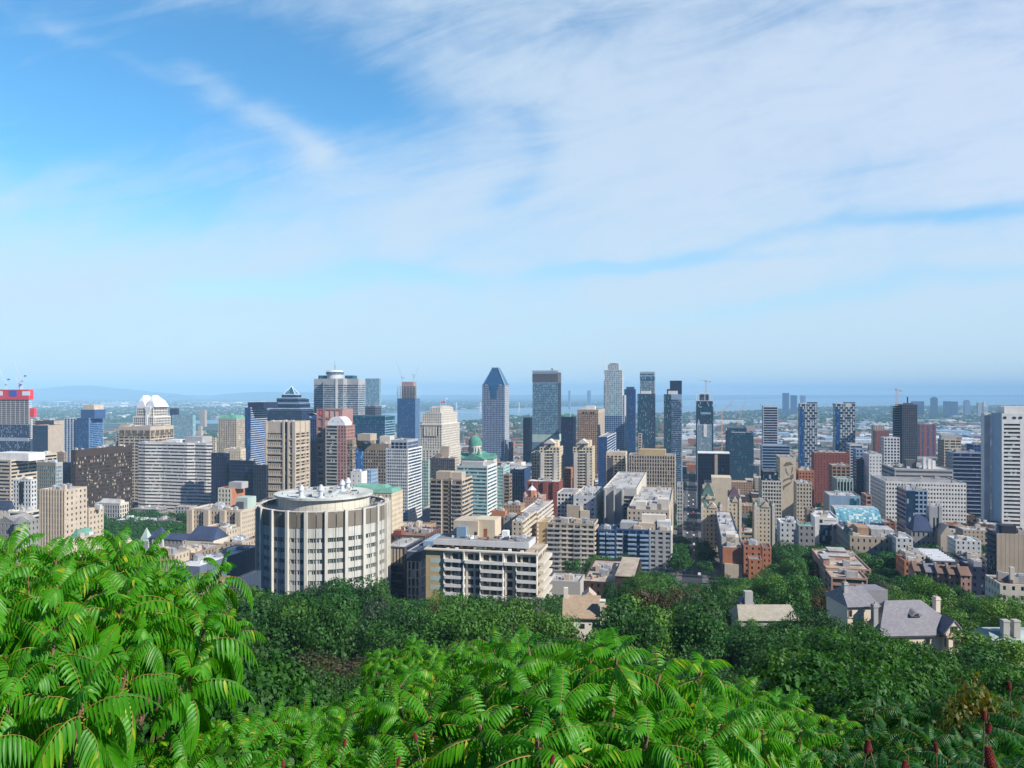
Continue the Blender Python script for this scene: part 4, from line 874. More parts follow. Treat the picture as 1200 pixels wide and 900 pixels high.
# -- dark tower with crane
b = Bld('unfinished_tower', 'dark gridded tower', 'dark gridded tower with bare floors on its left edge beneath a crane', 1049, 1057.5, 1075, 474, 1210, side='L')
b.shell('dgrey', 'gnavy', fh=3.7, bw=3, pier=.3, sp=.32, cap=1.5, mode='grid', swm='navyp', smode='blank', per=False)
for k in range(int(b.h/3.7)-8): b.box('floor_slab', 'conc', -12, -.2, 10, 28, k*3.7+35, k*3.7+35.6)
b.box('unfinished_core', 'navyp', -8, -.3, 12, 26, 0, b.h-3); m_ = MB(); x = b.fx(1064.7); m_.cyl(x, 6, b.h-1, b.fz(465), 1.0); m_.build('chimney', M['dark'], b.th); b.pbox('penthouse', 'dgrey', 1060, 1070, 472.3, 3, 12)
crane('c9', 'orange and white hammerhead crane over the dark gridded tower', 1051, 478, 456.5, 1225, (1037.5, 456.5), (1056, 457.3), 'craney', 1.1)
B(OT, 'white square grid block', 'white square gridded block left of the dark gridded tower', 1034, 1036, 1054.5, 512.5, 1110, side='L', wm='white', gm='gnavy', mode='grid', fh=4.4, bw=4.6, pier=.35, sp=.35, cap=1.5, depth=20, roof='rdark')
b = B(OT, 'stepped beige office', 'stepped beige office with pale penthouse right of the dark gridded tower', 1099, 1106.5, 1126.5, 515, 1060, side='L', wm='cream', gm='gdark', mode='grid', fh=3.9, bw=6.5, pier=.12, sp=.45, cap=1.2, roof='rtan', swm='tan')
b.pbox('penthouse', 'lgrey', 1103, 1121, 509.5, 4, 14)
B(LB, 'maroon slab', 'maroon and blue far slab behind the dark gridded tower', 1076, 1078, 1097, 497.5, 1950, side='L', wm='brick', gm='gblue', mode='grid', fh=4, bw=12, pier=.6, sp=.2, cap=2, depth=24)
B(LB, 'peach block', 'peach stone block on a maroon base left of the dark gridded tower', 1022, 1024, 1036, 498, 1700, side='L', wm='beige2', gm='gwarm', mode='grid', cap=2, depth=24)
B(LB, 'maroon base block', 'low maroon block below the peach stone block', 1024, 1026, 1042, 505, 1600, side='L', wm='brick', gm='gwarm', mode='few', cap=2, depth=24)
b = B(AB, 'dark terraced tower', 'dark apartment block with white balcony lines left of the white tower', 1114, 1117, 1153, 530, 820, side='L', wm='steel', gm='gnavy', mode='slabs', fh=4.1, bw=6, pier=.05, sp=.14, cap=1, roof='rdark', units=4, depth=26)
B(OT, 'blue rear slab', 'blue slab rising behind the dark apartment block with white balcony lines', 1138, 1141, 1157, 521, 900, side='L', wm='bluep', gm='gnavy', mode='curtain', cap=1, depth=24)
# -- white tower at right edge
b = Bld(AB, 'white right tower', 'tall white apartment tower with recessed balconies at the right edge', 1161.5, 1174, 1222, 484.5, 640, side='L')
b.shell('white', 'gdark', fh=3.35, bw=14, pier=.2, sp=.5, cap=8.5, mode='grid', swm='lblue', smode='panel', sbw=4, roof='rlight')  # white tower; the blue shade of its sides is put into their colour
m_ = MB(); n_ = int(b.a/14)+1
b.box('left_block', 'white2', b.fx(1153.5, 24), -.05, 24, 32, 0, b.h-.3); m_ = MB()
for q in (1178, 1189, 1196, 1204): m_.box(b.fx(q-1.8), b.fx(q+1.8), -.35, .1, b.fz(490.5), b.fz(488))
m_.build('attic_window', M['gdark'], b.th)
b.pbox('penthouse', 'white', 1177, 1210, 476.5, 4, 20)
b = B(AB, 'blank sand block', 'sand coloured block with blank panelled front and blue shaded balconies', 1155.5, 1168, 1230, 625, 420, side='L', wm='beige', gm='gdark', mode='panel', bw=2.2, fh=3.1, cap=.9, smode='slabs', swm='slate', roof='rgrey', units=4)  # blue shade on the balcony sides is painted in with slate
b.pbox('penthouse', 'char', 1174, 1191, 616, 4, 12)
b = Bld(OT, 'blue corner office', 'blue glass office with gridded wing before the white hospital block', 1051, 1062, 1087, 574, 600, side='L')
b.shell('lblue', 'gnavy', fh=3.4, bw=3.2, pier=.3, sp=.35, cap=1.2, mode='grid', swm='steel', smode='bands', roof='rgrey', units=7); b.box('glass_bay', 'gback', .3, b.fx(1072.5), -.8, .2, 0, b.h-.7)
# far towers by the lake
for i, (x0, x1, yt, D, wm, nm) in enumerate(((916.5, 924.8, 460.5, 6600, 'bluep', 'taller blue island tower, left of the two standing against the water'), (926, 934, 463.2, 6600, 'bluep', 'shorter blue island tower, right of the two standing against the water'), (937.5, 944, 463.5, 6700, 'lblue', 'pale blue far tower just above the left checkered tower'),
    (1068, 1083, 470.3, 6400, 'slate', 'wide low slab on the far shore right of the dark gridded tower'), (1091, 1099, 466.2, 6300, 'slate', 'tall rounded far tower alone on the far shore'), (1106, 1114, 470.2, 6300, 'slate', 'left half of a joined pair of far shore blocks'),
    (1114.5, 1122.5, 470.6, 6300, 'slate', 'right half of a joined pair of far shore blocks'), (1130, 1137, 470, 6300, 'lblue', 'narrow far shore tower with small pointed roof'), (1145.5, 1151, 471.5, 6000, 'white', 'white far tower left of a sloping white roofed block'), (1152, 1158, 476, 5600, 'white', 'low white far block with a sloping roof near the white right tower'),
    (666, 669, 457.6, 9000, 'lblue', 'left far suburban tower faint above the midnight glass tower'), (688, 693, 457.6, 9000, 'lblue', 'right far suburban tower faint above the tan arched office'))):
    b = B('distant_tower', 'far%d' % i, nm, x0, x1-.8 if x1 < 800 else x0+.8, x1, yt, D, side='R' if x1 < 800 else 'L', wm=wm, gm='gblue' if wm != 'white' else 'gdark', mode='bands', fh=6, sp=.5, cap=4, depth=40, lm=False, per=False)
    if i == 4: m_ = MB(); m_.cyl(b.a/2, 20, b.h-1, b.h+9, b.a*.42, b.a*.2, 12); m_.build('rounded_roof', M['slate'], b.th)
    if i == 7: m_ = MB(); m_.frus(0, b.a, 0, 40, b.h, b.a*.4, b.a*.6, 18, 22, b.h+9); m_.build('pointed_roof', M['slate'], b.th)
    if i == 9: m_ = MB(); m_.frus(0, b.a, 0, 40, b.h, 0, b.a*.3, 0, 40, b.h+30); m_.build('sloping_roof', M['rwhite'], b.th)

# ---- the middle: cream gabled twins, ribbed tower, chateau flats
for (nm, lab, x0, xm, x1, D) in (('left gabled tower', 'left one of two cream apartment towers with gabled tops', 632.5, 655.5, 660.5, 820), ('right gabled tower', 'right one of two cream apartment towers with gabled tops', 671.5, 694, 699, 820)):
    b = Bld(AB, nm, lab, x0, xm, x1, 524, D, depth=24)
    b.shell('cream', 'gdark', fh=3.1, bw=3.4, pier=.42, sp=.4, cap=1.2, per=True, swm='cream', mode='grid', roof='rtan')
    a = b.a; m_ = MB()
    for k in range(b.n): m_.box(a*.36, a*.66, -1.3, 0, k*b.f+.1, k*b.f+.25); 
    m_.build('balcony', M['white'], b.th)
    for s_ in (.05, .72): b.box('corner_bay', 'ivory', a*s_, a*(s_+.18), -1.0, -.07, 0, b.fz(530))
    m_ = MB(); m_.box(a*.22, a*.78, .5, 22, b.h-1, b.fz(519.5)); m_.box(a*.3, a*.85, 8, 22, b.h-1, b.fz(516.5)); m_.build('attic', M['cream'], b.th)
    m_ = MB(); m_.gable(a*.18, a*.82, -.6, 14, b.fz(519.6), b.fz(514.5), 'y'); m_.build('gable_roof', M['ivory'], b.th)
    m_ = MB(); m_.cyl(a*.5, -.5, b.fz(523.5), b.fz(521), 1.6, 1.6, 12); m_.build('round_window', M['gdark'], b.th)
b = B(LB, 'cream shoulder block', 'cream low block stepping down left of the left gabled tower', 623, 632, 633, 530, 850, wm='cream', gm='gdark', mode='grid', fh=3.2, bw=3, cap=1.5, depth=24, units=2)
B(LB, 'terracotta strip', 'narrow terracotta block between the two gabled towers', 661, 669, 670, 549, 860, wm='orange', gm='gdark', mode='grid', fh=3.4, bw=3, cap=1.5, depth=20)
B(LB, 'terracotta block', 'small terracotta block left of the left gabled tower', 644, 650, 651, 560, 870, wm='orange', gm='gdark', mode='grid', cap=1, depth=10, lm=False)
b = B(OT, 'blue wedge tower', 'blue shaded glass tower with stepped white top behind the right gabled tower', 701, 711.5, 722, 512, 1000, wm='bluep', gm='gblue', mode='curtain', fh=3.6, bw=2.4, sp=.2, cap=1.2, swm='white2', smode='bands')
b = B(AB, 'cream balcony tower', 'cream apartment tower with dark balconies left, right of the blue wedge tower', 710.5, 733, 740, 530, 840, wm='cream', gm='gdark', mode='grid', fh=3.1, bw=4.4, pier=.3, sp=.4, cap=4, units=4, roof='rlight', depth=22)
b.box('recess_shade', 'dgrey', 1, b.a*.35, -.1, .1, 2, b.h-6)  # flat dark panel: shade of the recessed balconies put into its colour
b = B(OT, 'ribbed beige tower', 'broad beige tower with close vertical ribs and ochre rooftop box', 737, 791, 793.5, 533.5, 800, wm='beige2', gm='gwarm', mode='piers', fh=3.9, bw=2.6, pier=.34, sp=.32, cap=1.4, depth=26, roof='rgrey')
b.pbox('penthouse', 'ochre', 749, 780, 526.5, 4, 18)
b = B(OT, 'slim street block', 'slim grey block with glass face on the left side of the long street', 793.5, 800, 802, 569, 690, wm='lgrey', gm='gsea', mode='grid', fh=3.4, bw=2.4, cap=1.5, depth=30)
b = B(LB, 'blank cream block', 'blank cream rear wall block behind the chateau flats', 820, 826, 857, 566, 780, side='L', wm='cream', gm='gwarm', mode='blank', cap=2, depth=30, roof='rlight', units=4)
b.box('upper_wall', 'cream', b.fx(834), b.a, 1, 28, b.h, b.fz(559.5))

def chateau(short, label, x0, x1, ytop, D, roofy, rm, tx, ybase_bld=None):
    b = Bld('chateau_flats', short, label, x0, x0+.7, x1, ytop, D, side='L', depth=16)
    b.shell('cream', 'gwarm', fh=3.3, bw=3.1, pier=.62, sp=.5, cap=2.0, mode='few', roof='rdark', per=True)
    a = b.a; m_ = MB()
    m_.gable(a*.30, a*.80, -.5, 8, b.h, b.fz(ytop-6), 'y'); m_.build('gable', M['cream'], b.th)
    for c0, c1 in ((-.4, 1.6), (a-1.6, a+.4)): m_.box(c0, c1, -.5, 1.4, 0, b.h+1.2)
    m_ = MB()
    for c0 in (-.4, a-1.6): m_.box(c0, c0+2, -.5, 1.4, 0, b.h+1.5); m_.frus(c0, c0+2, -.5, 1.4, b.h+1.5, c0+.9, c0+1.1, .3, .6, b.h+4)
    m_.build('turret', M['ivory'], b.th)
    m_ = MB(); m_.frus(-.2, a*.28, 1.2, 14, b.h, 1.5, a*.2, 5, 10, b.h+4.2); m_.frus(a*.80, a+.2, 1.2, 14, b.h, a*.86, a-1, 5, 10, b.h+3.6); m_.build('flank_roof', M['dcopper'], b.th)
    if roofy:
        b.shell('cream', 'gwarm', fh=3.3, bw=3.1, pier=.62, sp=.5, cap=1, mode='few', z0=0, h=b.fz(tx[2]), x0=b.fx(tx[0], 18), x1=b.fx(tx[1], 18), y0=18, y1=34, wname='rear_wall', roof='rdark')
        X0, X1 = b.fx(tx[0], 18), b.fx(tx[1], 18); zz = b.fz(tx[2], 0, 18); zt = b.fz(roofy, 0, 25); xm = (X0+X1)/2
        m_ = MB(); m_.frus(X0-.5, X1+.5, 17.5, 34.5, zz, xm-1, xm+1, 25, 27, zt); m_.build('steep_roof', M[rm], b.th)
        for dx in (X0+1, X1-2): b.box('chimney', 'cream', dx, dx+1.6, 30, 32, zz, zt-2)
        m_ = MB(); m_.gable(xm-2.4, xm+2.4, 16.8, 22, zz+.2, zz+4.5, 'y'); m_.build('dormer', M['cream'], b.th)
    return b
chateau('left chateau flats', 'left wing of the cream chateau flats with steep green roof behind', 821.5, 846, 595, 590, 566, 'dcopper', (822, 838, 585))
chateau('middle chateau flats', 'middle wing of the cream chateau flats with steep purple roof', 852, 868.5, 588, 630, 0, 'purple', None)
b = Bld('chateau_flats', 'purple roofed tower', 'tallest cream chateau tower under a steep dark purple roof', 853.5, 854.2, 867.5, 583, 650, side='L', depth=18)
b.shell('beige2', 'gwarm', fh=3.3, bw=3, pier=.6, sp=.5, cap=1, mode='few', roof='rdark', per=True); m_ = MB(); m_.frus(-.6, b.a+.6, -.6, 18.6, b.h, b.a*.45, b.a*.55, 8, 10, b.fz(570, 0, 9)); m_.build('steep_roof', M['purple'], b.th)
for x in (-.5, b.a-1): b.box('chimney', 'cream', x, x+1.4, 12, 14, b.h, b.fz(575))
chateau('right chateau flats', 'right wing of the cream chateau flats with green copper edged roof', 884, 907.5, 594, 590, 0, 'dcopper', None)
B('chateau_flats', 'shaded chateau wing', 'shaded cream connecting wing between middle and right chateau flats', 868, 884, 888, 588, 640, side='L', wm='beige', gm='gwarm', mode='few', smode='few', fh=3.3, bw=3, pier=.6, sp=.5, cap=2, roof='rgrey', units=3, width=12, depth=24)
# ================================================================ nearer buildings, left
b = B(OT, 'black banded office', 'white and black banded office slab with white rooftop house at the left edge', -10, 12, 43.5, 539, 700, wm='beige2', gm='gdark', mode='bands', fh=3.4, bw=20, sp=.48, cap=1.5, roof='rlight')
b.pbox('penthouse', 'white', -8, 33.5, 530.5, 5, b.b-6)
B(LB, 'cream terrace block', 'cream office block with stepped terraces behind the grey green office', 42, 52, 67, 532, 860, wm='cream', gm='gdark', mode='bands', fh=3.6, cap=2, units=4)
B(LB, 'brown sided block', 'small brown sided block beside the cream stepped terraces', 66, 75, 77, 530, 880, wm='tan', gm='gwarm', mode='few', cap=2, units=2)
B(OT, 'grey green office', 'grey green gridded office left of the dark brown slab', 44, 65, 73.5, 542, 760, wm='olive', gm='gsea', mode='grid', fh=3.5, bw=2.4, pier=.3, sp=.3, cap=4, swm='lgrey', units=4, roof='rlight')
B(OT, 'navy flank', 'navy glass office squeezed between the grey green office and dark brown slab', 73, 82, 84, 542, 830, wm='navyp', gm='gnavy', mode='curtain', cap=1, roof='rdark')
b = B(OT, 'dark brown slab', 'long dark brown metal clad office slab with many lit blinds', 83, 88.5, 155, 527.5, 800, wm='brown', gm='gwarm', mode='grid', fh=3.9, bw=3.6, pier=.10, sp=.38, cap=8, roof='rlight', units=9)
# white block with arch
b = B(OT, 'white arched block', 'white block with tall arched central bay and small dome', 15, 36, 43, 562.5, 590, wm='white2', gm='gdark', mode='grid', fh=3.3, bw=2.6, pier=.42, sp=.4, cap=1.2, units=1)
a = b.a; m_ = MB(); m_.box(a*.36, a*.60, -.2, .2, b.fz(590), b.fz(568.5)); m_.loft([[(a*.48+a*.16*math.cos(q*math.pi/8), yy, b.fz(568.5)+3.0*math.sin(q*math.pi/8)) for q in range(9)] for yy in (-.2, .2)]); m_.build('arched_window', M['gdark'], b.th)
m_ = MB(); m_.cyl(a*.5, 6, b.h-.9, b.h+1.8, 3.6, 3.0, 16); m_.build('dome', M['ivory'], b.th)
# big beige block
b = B(OT, 'ribbed beige block', 'beige college block with close ribbed front and small square side windows', 46.5, 76, 102, 574, 470, wm='beige2', gm='gdark', mode='piers', fh=3.5, bw=2.15, pier=.5, sp=.3, cap=1.4, smode='few', sbw=3.2, ssp=.5, roof='rlight', units=5)
B(LB, 'low beige wing', 'low beige wing right of the ribbed beige college block', 101, 104, 121.5, 596, 500, wm='beige2', gm='gdark', mode='few', fh=3.5, bw=3, cap=2, roof='rtan', units=2)
b = B('college_hall', 'pedimented hall', 'pale stone college hall with curved pediment and flat lead roof', 111, 140, 151, 590, 770, wm='lgrey', gm='gdark', mode='grid', fh=4, bw=3, pier=.4, sp=.25, cap=2.5, swm='ivory', roof='rgreen')
m_ = MB(); m_.gable(2, b.a-1, 2, b.b-2, b.h-1, b.h+3.5, 'x', 2); m_.build('hip_roof', M['rlight'], b.th); m_ = MB(); m_.cyl(b.a-3, b.b*.5, b.h-.5, b.h+2.4, 3, 2.6, 16); m_.build('curved_pediment', M['ivory'], b.th)
b = B('college_hall', 'turreted grey hall', 'grey turreted college hall with conical roof at the left edge', -8, 18, 46, 613, 420, wm='grey', gm='gdark', mode='few', fh=3.4, bw=2.6, cap=.8, roof='rgrey', units=0)
m_ = MB(); m_.gable(.5, b.a-.5, .5, b.b-1, b.h, b.h+3.2, 'y'); m_.build('pitched_roof', M['rgrey'], b.th)
x = b.fx(23); m_ = MB(); m_.cyl(x, 1, 0, b.h, 3.6, 3.6, 16); m_.build('turret', M['lgrey'], b.th); m_ = MB(); m_.cyl(x, 1, b.h, b.h+3.4, 4.2, .9, 16); m_.build('conical_roof', M['rgrey'], b.th)
b = B('college_hall', 'round lead roofed hall', 'low pale hall with curved terraces above the turreted grey hall', 10, 30, 47, 600, 500, wm='ivory', gm='gdark', mode='bands', fh=3, cap=1.2, roof='rlight', units=2)
m_ = MB(); m_.cyl(b.a*.7, 8, b.h-1, b.h+2, 4, 2, 16); m_.build('lead_dome', M['rlight'], b.th)
b = B('college_hall', 'dark roofed hall', 'small hall with navy pitched roof at the far left edge', -12, 10, 17, 597, 560, wm='ivory', gm='gdark', mode='few', cap=1, roof='rgrey'); m_ = MB(); m_.gable(-.5, b.a+.5, -.5, b.b, b.h, b.h+6, 'x'); m_.build('pitched_roof', M['bluelead'], b.th)
b = B('college_hall', 'green roofed block', 'beige windowed block with bright copper green roof above the sumac leaves', 62, 76, 116, 634, 340, wm='beige2', gm='gdark', mode='few', fh=3.2, bw=2.3, pier=.55, sp=.45, cap=1.2, roof='rlight', units=2)
m_ = MB(); m_.frus(1.2, b.a-1.2, b.b*.4, b.b-1, b.h-1, 2.5, b.a-2.5, b.b*.5, b.b-3, b.h+3); m_.build('copper_roof', M['rgreen'], b.th)
# orange/white annex, hospital block with bays
b = B(LB, 'brick and white annex', 'white fronted block with orange brick flank and grey rooftop box', 255.5, 270.5, 287, 572, 640, wm='ivory', gm='gwarm', mode='grid', fh=3.6, bw=3, pier=.45, sp=.4, cap=1.5, swm='orange', smode='blank', roof='rtan', units=2)
b.pbox('penthouse', 'lgrey', 268, 283, 565, 6, 16)
b = Bld('college_hall', 'bayed stone hall', 'wide sand stone hall with four recessed window bays below the tall tan tower', 222, 283, 304, 598, 480)
b.shell('beige2', 'gwarm', fh=3.0, bw=2.2, pier=.5, sp=.42, cap=1.6, mode='grid', per=True, roof='rlight', units=14, swm='beige2', smode='few')
m_ = MB(); a = b.a
for q in (222.6, 226, 242, 245, 261, 264, 279, 282.4): m_.box(b.fx(q)-.9, b.fx(q)+.9, -2.0, -.07, 0, b.h-.4)
m_.build('buttress', M['beige2'], b.th)
b.pbox('rooftop_kiosk', 'pgreen', 276, 290, 583, 10, 20, b.h-1); b.pbox('rooftop_room', 'dgrey', 277.5, 285, 588, 9, 12, b.h-1)
B(LB, 'tan roofed school', 'low block with tan roof among the campus trees', 205, 222, 231, 594, 815, wm='lgrey', gm='gdark', mode='grid', cap=1, roof='rtan')
B(LB, 'pale campus block', 'pale low block half hidden by the campus trees', 154, 186, 196, 597, 800, wm='grey', gm='gdark', mode='grid', fh=3.6, bw=2.6, cap=1, roof='rlight', units=2)
# gothic hall with dark roofs
b = Bld('gothic_hall', 'gothic hall', 'gothic stone hall with navy pitched roofs and stone spires', 168, 214, 246, 633, 400, depth=14)
b.shell('grey', 'gdark', fh=3.6, bw=2.4, pier=.5, sp=.4, cap=.6, mode='few', per=True, roof='rdark')
m_ = MB(); m_.gable(-.4, b.a+.4, -.4, b.b, b.h, b.fz(626), 'x'); m_.build('pitched_roof', M['bluelead'], b.th)
b2x = b.a; m_ = MB(); m_.box(b2x+.1, b2x+16, 3, 16, 0, b.h); m_.build('long_wing_wall', M['ivory'], b.th); m_ = MB(); m_.gable(b2x+.05, b2x+16.3, 2.6, 16.4, b.h, b.fz(617.5), 'x', 2); m_.build('long_wing_roof', M['bluelead'], b.th)
x0, x1 = b.fx(179.5), b.fx(192); m_ = MB(); m_.box(x0, x1, -1, 5, 0, b.fz(629.5)); m_.build('tower', M['ivory'], b.th); m_ = MB(); m_.frus(x0-.4, x1+.4, -1.4, 5.4, b.fz(629.5), (x0+x1)/2-.2, (x0+x1)/2+.2, 1.9, 2.1, b.fz(617.5)); m_.build('tower_roof', M['bluelead'], b.th)
for q in (181.5, 185.5, 189): b.box('tower_window', 'gdark', b.fx(q), b.fx(q+1.4), -1.06, -.9, b.fz(636), b.fz(632))
x0, x1 = b.fx(164), b.fx(175); m_ = MB(); m_.box(x0, x1, -1, 4, 0, b.fz(633.5)); m_.build('spire_base', M['lgrey'], b.th); m_ = MB(); m_.frus(x0+.3, x1-.3, -.7, 3.7, b.fz(633.5), (x0+x1)/2-.1, (x0+x1)/2+.1, 1.4, 1.6, b.fz(619)); m_.build('stone_spire', M['pgreen'], b.th)
b = B('gothic_hall', 'arcaded grey hall', 'low grey hall with arcade of windows and small stone cupola', 133, 160, 168, 643, 380, wm='grey', gm='gdark', mode='few', fh=3.4, bw=1.8, pier=.4, cap=.8, roof='rgrey'); m_ = MB(); x = b.fx(144.5); m_.cyl(x, 4, b.h-1, b.h+1.5, 2.4, 2.2, 10); m_.cyl(x, 4, b.h+1.5, b.h+4.5, 2.4, .2, 10); m_.build('cupola', M['beige2'], b.th)
# laboratory roofs
for (sh, lab, x0, xm, x1, yt, D, wm, rf, u) in (
  ('terrace row', 'cream terrace row with small dormers below the bayed stone hall', 245, 265, 281, 622, 440, 'beige2', 'rgrey', 5),
  ('cream yard block', 'cream two storey block with grey flat roof left of the round tower', 262, 284, 300, 636, 400, 'beige', 'rgrey', 8),
  ('sand yard block', 'sand coloured block with tan flat roof under the bayed stone hall', 240, 264, 277, 618, 460, 'beige2', 'rtan', 2),
  ('terracotta yard block', 'terracotta block with flat roof touching the round tower', 292, 300, 306, 630, 430, 'orange', 'rlight', 2),
  ('white roof lab', 'flat white roofed laboratory above the sumac leaves', 160, 205, 222, 650, 350, 'beige2', 'rlight', 4),
  ('striped wall lab', 'laboratory with ribbed steel wall and pale flat roof', 200, 228, 262, 648, 365, 'tan', 'rlight', 5)):
    B('laboratory', sh, lab, x0, xm, x1, yt, D, wm=wm, gm='gdark', mode='few', fh=3.3, bw=2.6, cap=1, roof=rf, units=u)
b = B('laboratory', 'big white roofed lab', 'large laboratory with blue grey shaded wall under a broad white roof', 204, 234, 304, 664, 300, wm=(wall('lab_shade', (.13,.17,.24)) and 'lab_shade'), gm='gdark', mode='panel', bw=2.4, cap=1, smode='panel', roof='rwhite', units=4, lip=.25)  # blue grey of these walls is their shade put into the colour
B('laboratory', 'dark roofed lab', 'low laboratory with dark green planted roof left of the round tower', 262, 270, 306, 683, 262, wm='slate', gm='gdark', mode='panel', bw=2.4, cap=1, smode='panel', roof='dcopper', units=0, lip=.3)
b = B('laboratory', 'moss roofed lab', 'low laboratory with a yellow green planted roof', 222, 236, 270, 688, 268, wm='tan', gm='gdark', mode='panel', bw=3, cap=1, roof='moss', smode='panel', lip=.35)

# ---- the round building
Dc = 324; rx = X_(380, Dc); base = 112; o = empty('round_building', (rx, Dc, base)); tag(o, 'round concrete medical tower with ribbed wall and flat disc roof', 'building')
zf = lambda py, dy=0: Z_(py, Dc+dy)-base
Rr = 26.8; zt = zf(600, -Rr); NB = 22; mech = 6.4; t0 = zt-mech; fh = 4.1; nf = int(t0/fh)
def ringp(r, n=NB*4): return [(r*math.cos(2*math.pi*i/n), r*math.sin(2*math.pi*i/n)) for i in range(n)]
def annulus(mb, r0, r1, z0, z1, n=NB*4): mb.loft([[(x, y, z) for x, y in ringp(r, n)] for r, z in ((r1, z0), (r1, z1), (r0, z1), (r0, z0), (r1, z0))], cap0=False, cap1=False)
def rbox(mb, ang, wid, r0, r1, z0, z1):
    c, s = math.cos(ang), math.sin(ang); k = len(mb.v)
    for z in (z0, z1):
        for (r, w) in ((r0,-wid/2),(r1,-wid/2),(r1,wid/2),(r0,wid/2)): mb.v.append((c*r-s*w, s*r+c*w, z))
    for q in ((0,3,2,1),(4,5,6,7),(0,1,5,4),(1,2,6,5),(2,3,7,6),(3,0,4,7)): mb.f.append(tuple(k+i for i in q)); mb.mi.append(0)
for i in range(NB):
    m_ = MB(); rbox(m_, 2*math.pi*(i+.5)/NB-.02, 1.15, Rr-1.0, Rr+.75, 0, zt+.3); m_.build('pilaster', wall('pil', (.55,.53,.46)), o)
for i in range(NB):
    for j, da in ((0, -.25), (1, .25)):
        m_ = MB(); rbox(m_, 2*math.pi*(i+da)/NB-.02, 3.45, Rr-.6, Rr-.3, t0+.05, zt-.25); m_.build('louvre_panel', wall('louv', (.19,.165,.13)), o)
for k in range(nf+1):
    z1 = t0-k*fh; m_ = MB(); annulus(m_, Rr-1.4, Rr-.5, z1-fh*.62-.0, z1-.0 if k == 0 else z1-.0)
    # spandrel takes the lower part of each storey, glass the top part
    m_ = MB(); annulus(m_, Rr-1.5, Rr-.45, z1-fh*.95, z1-fh*.36 if k else z1); m_.build('spandrel', wall('rspan', (.52,.52,.47)), o)
    if k: m_ = MB(); annulus(m_, Rr-1.5, Rr-.9, z1-fh*.36+.01, z1+fh*.05-.01); m_.build('window_row', glass('ground', (.03,.05,.05), (.16,.2,.18), pb=.35, blind=(.5,.52,.46), cell=(1.7, 4.1)), o)
    m_ = MB()
    for i in range(NB*2):
        rbox(m_, math.pi*(i+.0)/NB-.02, .22, Rr-1, Rr-.2, z1-fh*.95, z1)
        for da in (-.22, .22): rbox(m_, math.pi*(i+.5+da)/NB-.02, .10, Rr-1, Rr-.38, z1-fh*.95, z1)
    m_.build('mullion', M['lgrey'], o)
m_ = MB(); annulus(m_, Rr-1.6, Rr-.1, zt-.25, zt+.05); m_.build('parapet', M['ivory'], o)
m_ = MB(); m_.prism(ringp(Rr-1.5), zt-2.2, zt-1.7); m_.build('roof', M['rgrey'], o)
m_ = MB(); m_.prism(ringp(Rr-1.4), t0-30, t0-1); m_.build('inner_core', M['dgrey'], o)
pr = 18.6; pz = zf(586.5, -pr); m_ = MB(); m_.prism(ringp(pr, 64), zt-1.75, pz); m_.build('penthouse_wall', wall('drum', (.62,.58,.46), streak=False), o)
m_ = MB()
for i in range(40): rbox(m_, 2*math.pi*i/40, .12, pr-.1, pr+.06, zt-1.7, pz)
m_.build('panel_joint', M['lgrey'], o)
pz2 = pz+.9; m_ = MB(); m_.prism(ringp(pr+1.6, 64), pz, pz2); m_.build('disc_roof', roofm('discroof', (.56,.58,.52)), o)
for (px, py, r, h) in ((353, 583, 1.15, 4.6), (376, 583.5, 1.15, 4.8), (401, 575, 1.2, 4.2), (407.5, 573.5, 1.25, 4.6)):
    Dv = (CZ-base-pz2)/((py-HOR)/FOC); x, y = X_(px, Dv)-rx, Dv-Dc; k = math.hypot(x, y)
    if k > pr: x, y = x*pr/k*.9, y*pr/k*.9
    m_ = MB(); m_.cyl(x, y, pz2, pz2+.5, r*1.5, r*1.5, 14); m_.cyl(x, y, pz2+.5, pz2+h*.62, r*.8, r*.8, 14); m_.cyl(x, y, pz2+h*.62, pz2+h, r*1.15, r*.8, 14); v_ = m_.build('exhaust_stack', M['hvac'], o)
    m_ = MB(); m_.cyl(x, y, pz2+h, pz2+h+.5, r*.5, r*.5, 10); m_.build('stack_cap', M['hvac'], v_)
rr = random.Random(3)
for k in range(14):
    q = rr.uniform(0, 6.28); d = rr.uniform(3, 15); x, y = d*math.cos(q), d*math.sin(q); m_ = MB(); s_ = rr.uniform(.4, 1.3); m_.box(x-s_, x+s_, y-.5, y+.6, pz2, pz2+rr.uniform(.3, 1.1)); m_.build('roof_unit', M[rr.choice(['hvac', 'conc', 'dgrey'])], o)
for k in range(26):
    q = rr.uniform(-.5, 1.2); d = rr.uniform(20.3, 24.3); x, y = d*math.cos(q), d*math.sin(q); m_ = MB(); m_.box(x-.6, x+.7, y-.4, y+.5, zt-1.7, zt-rr.uniform(.2, .9)); m_.build('roof_unit', M[rr.choice(['hvac', 'dgrey', 'metal'])], o)
for i in range(34):
    q = rr.uniform(-3.1, 3.1); d = rr.uniform(2, 17.5); x, y = d*math.cos(q), d*math.sin(q); m_ = MB(); m_.cyl(x, y, pz2, pz2+rr.uniform(.25, .9), .16, .2, 8); m_.build('roof_vent', M[rr.choice(['dgrey', 'hvac', 'rust'])], o)
m_ = MB()
for i in range(48):
    q = 2*math.pi*i/48; q1 = 2*math.pi*(i+1)/48; c0 = ((Rr-.9)*math.cos(q), (Rr-.9)*math.sin(q)); c1 = ((Rr-.9)*math.cos(q1), (Rr-.9)*math.sin(q1)); m_.bar((*c0, zt), (*c0, zt+1.1), .07); m_.bar((*c0, zt+1.1), (*c1, zt+1.1), .06)
m_.build('railing', M['metal'], o)
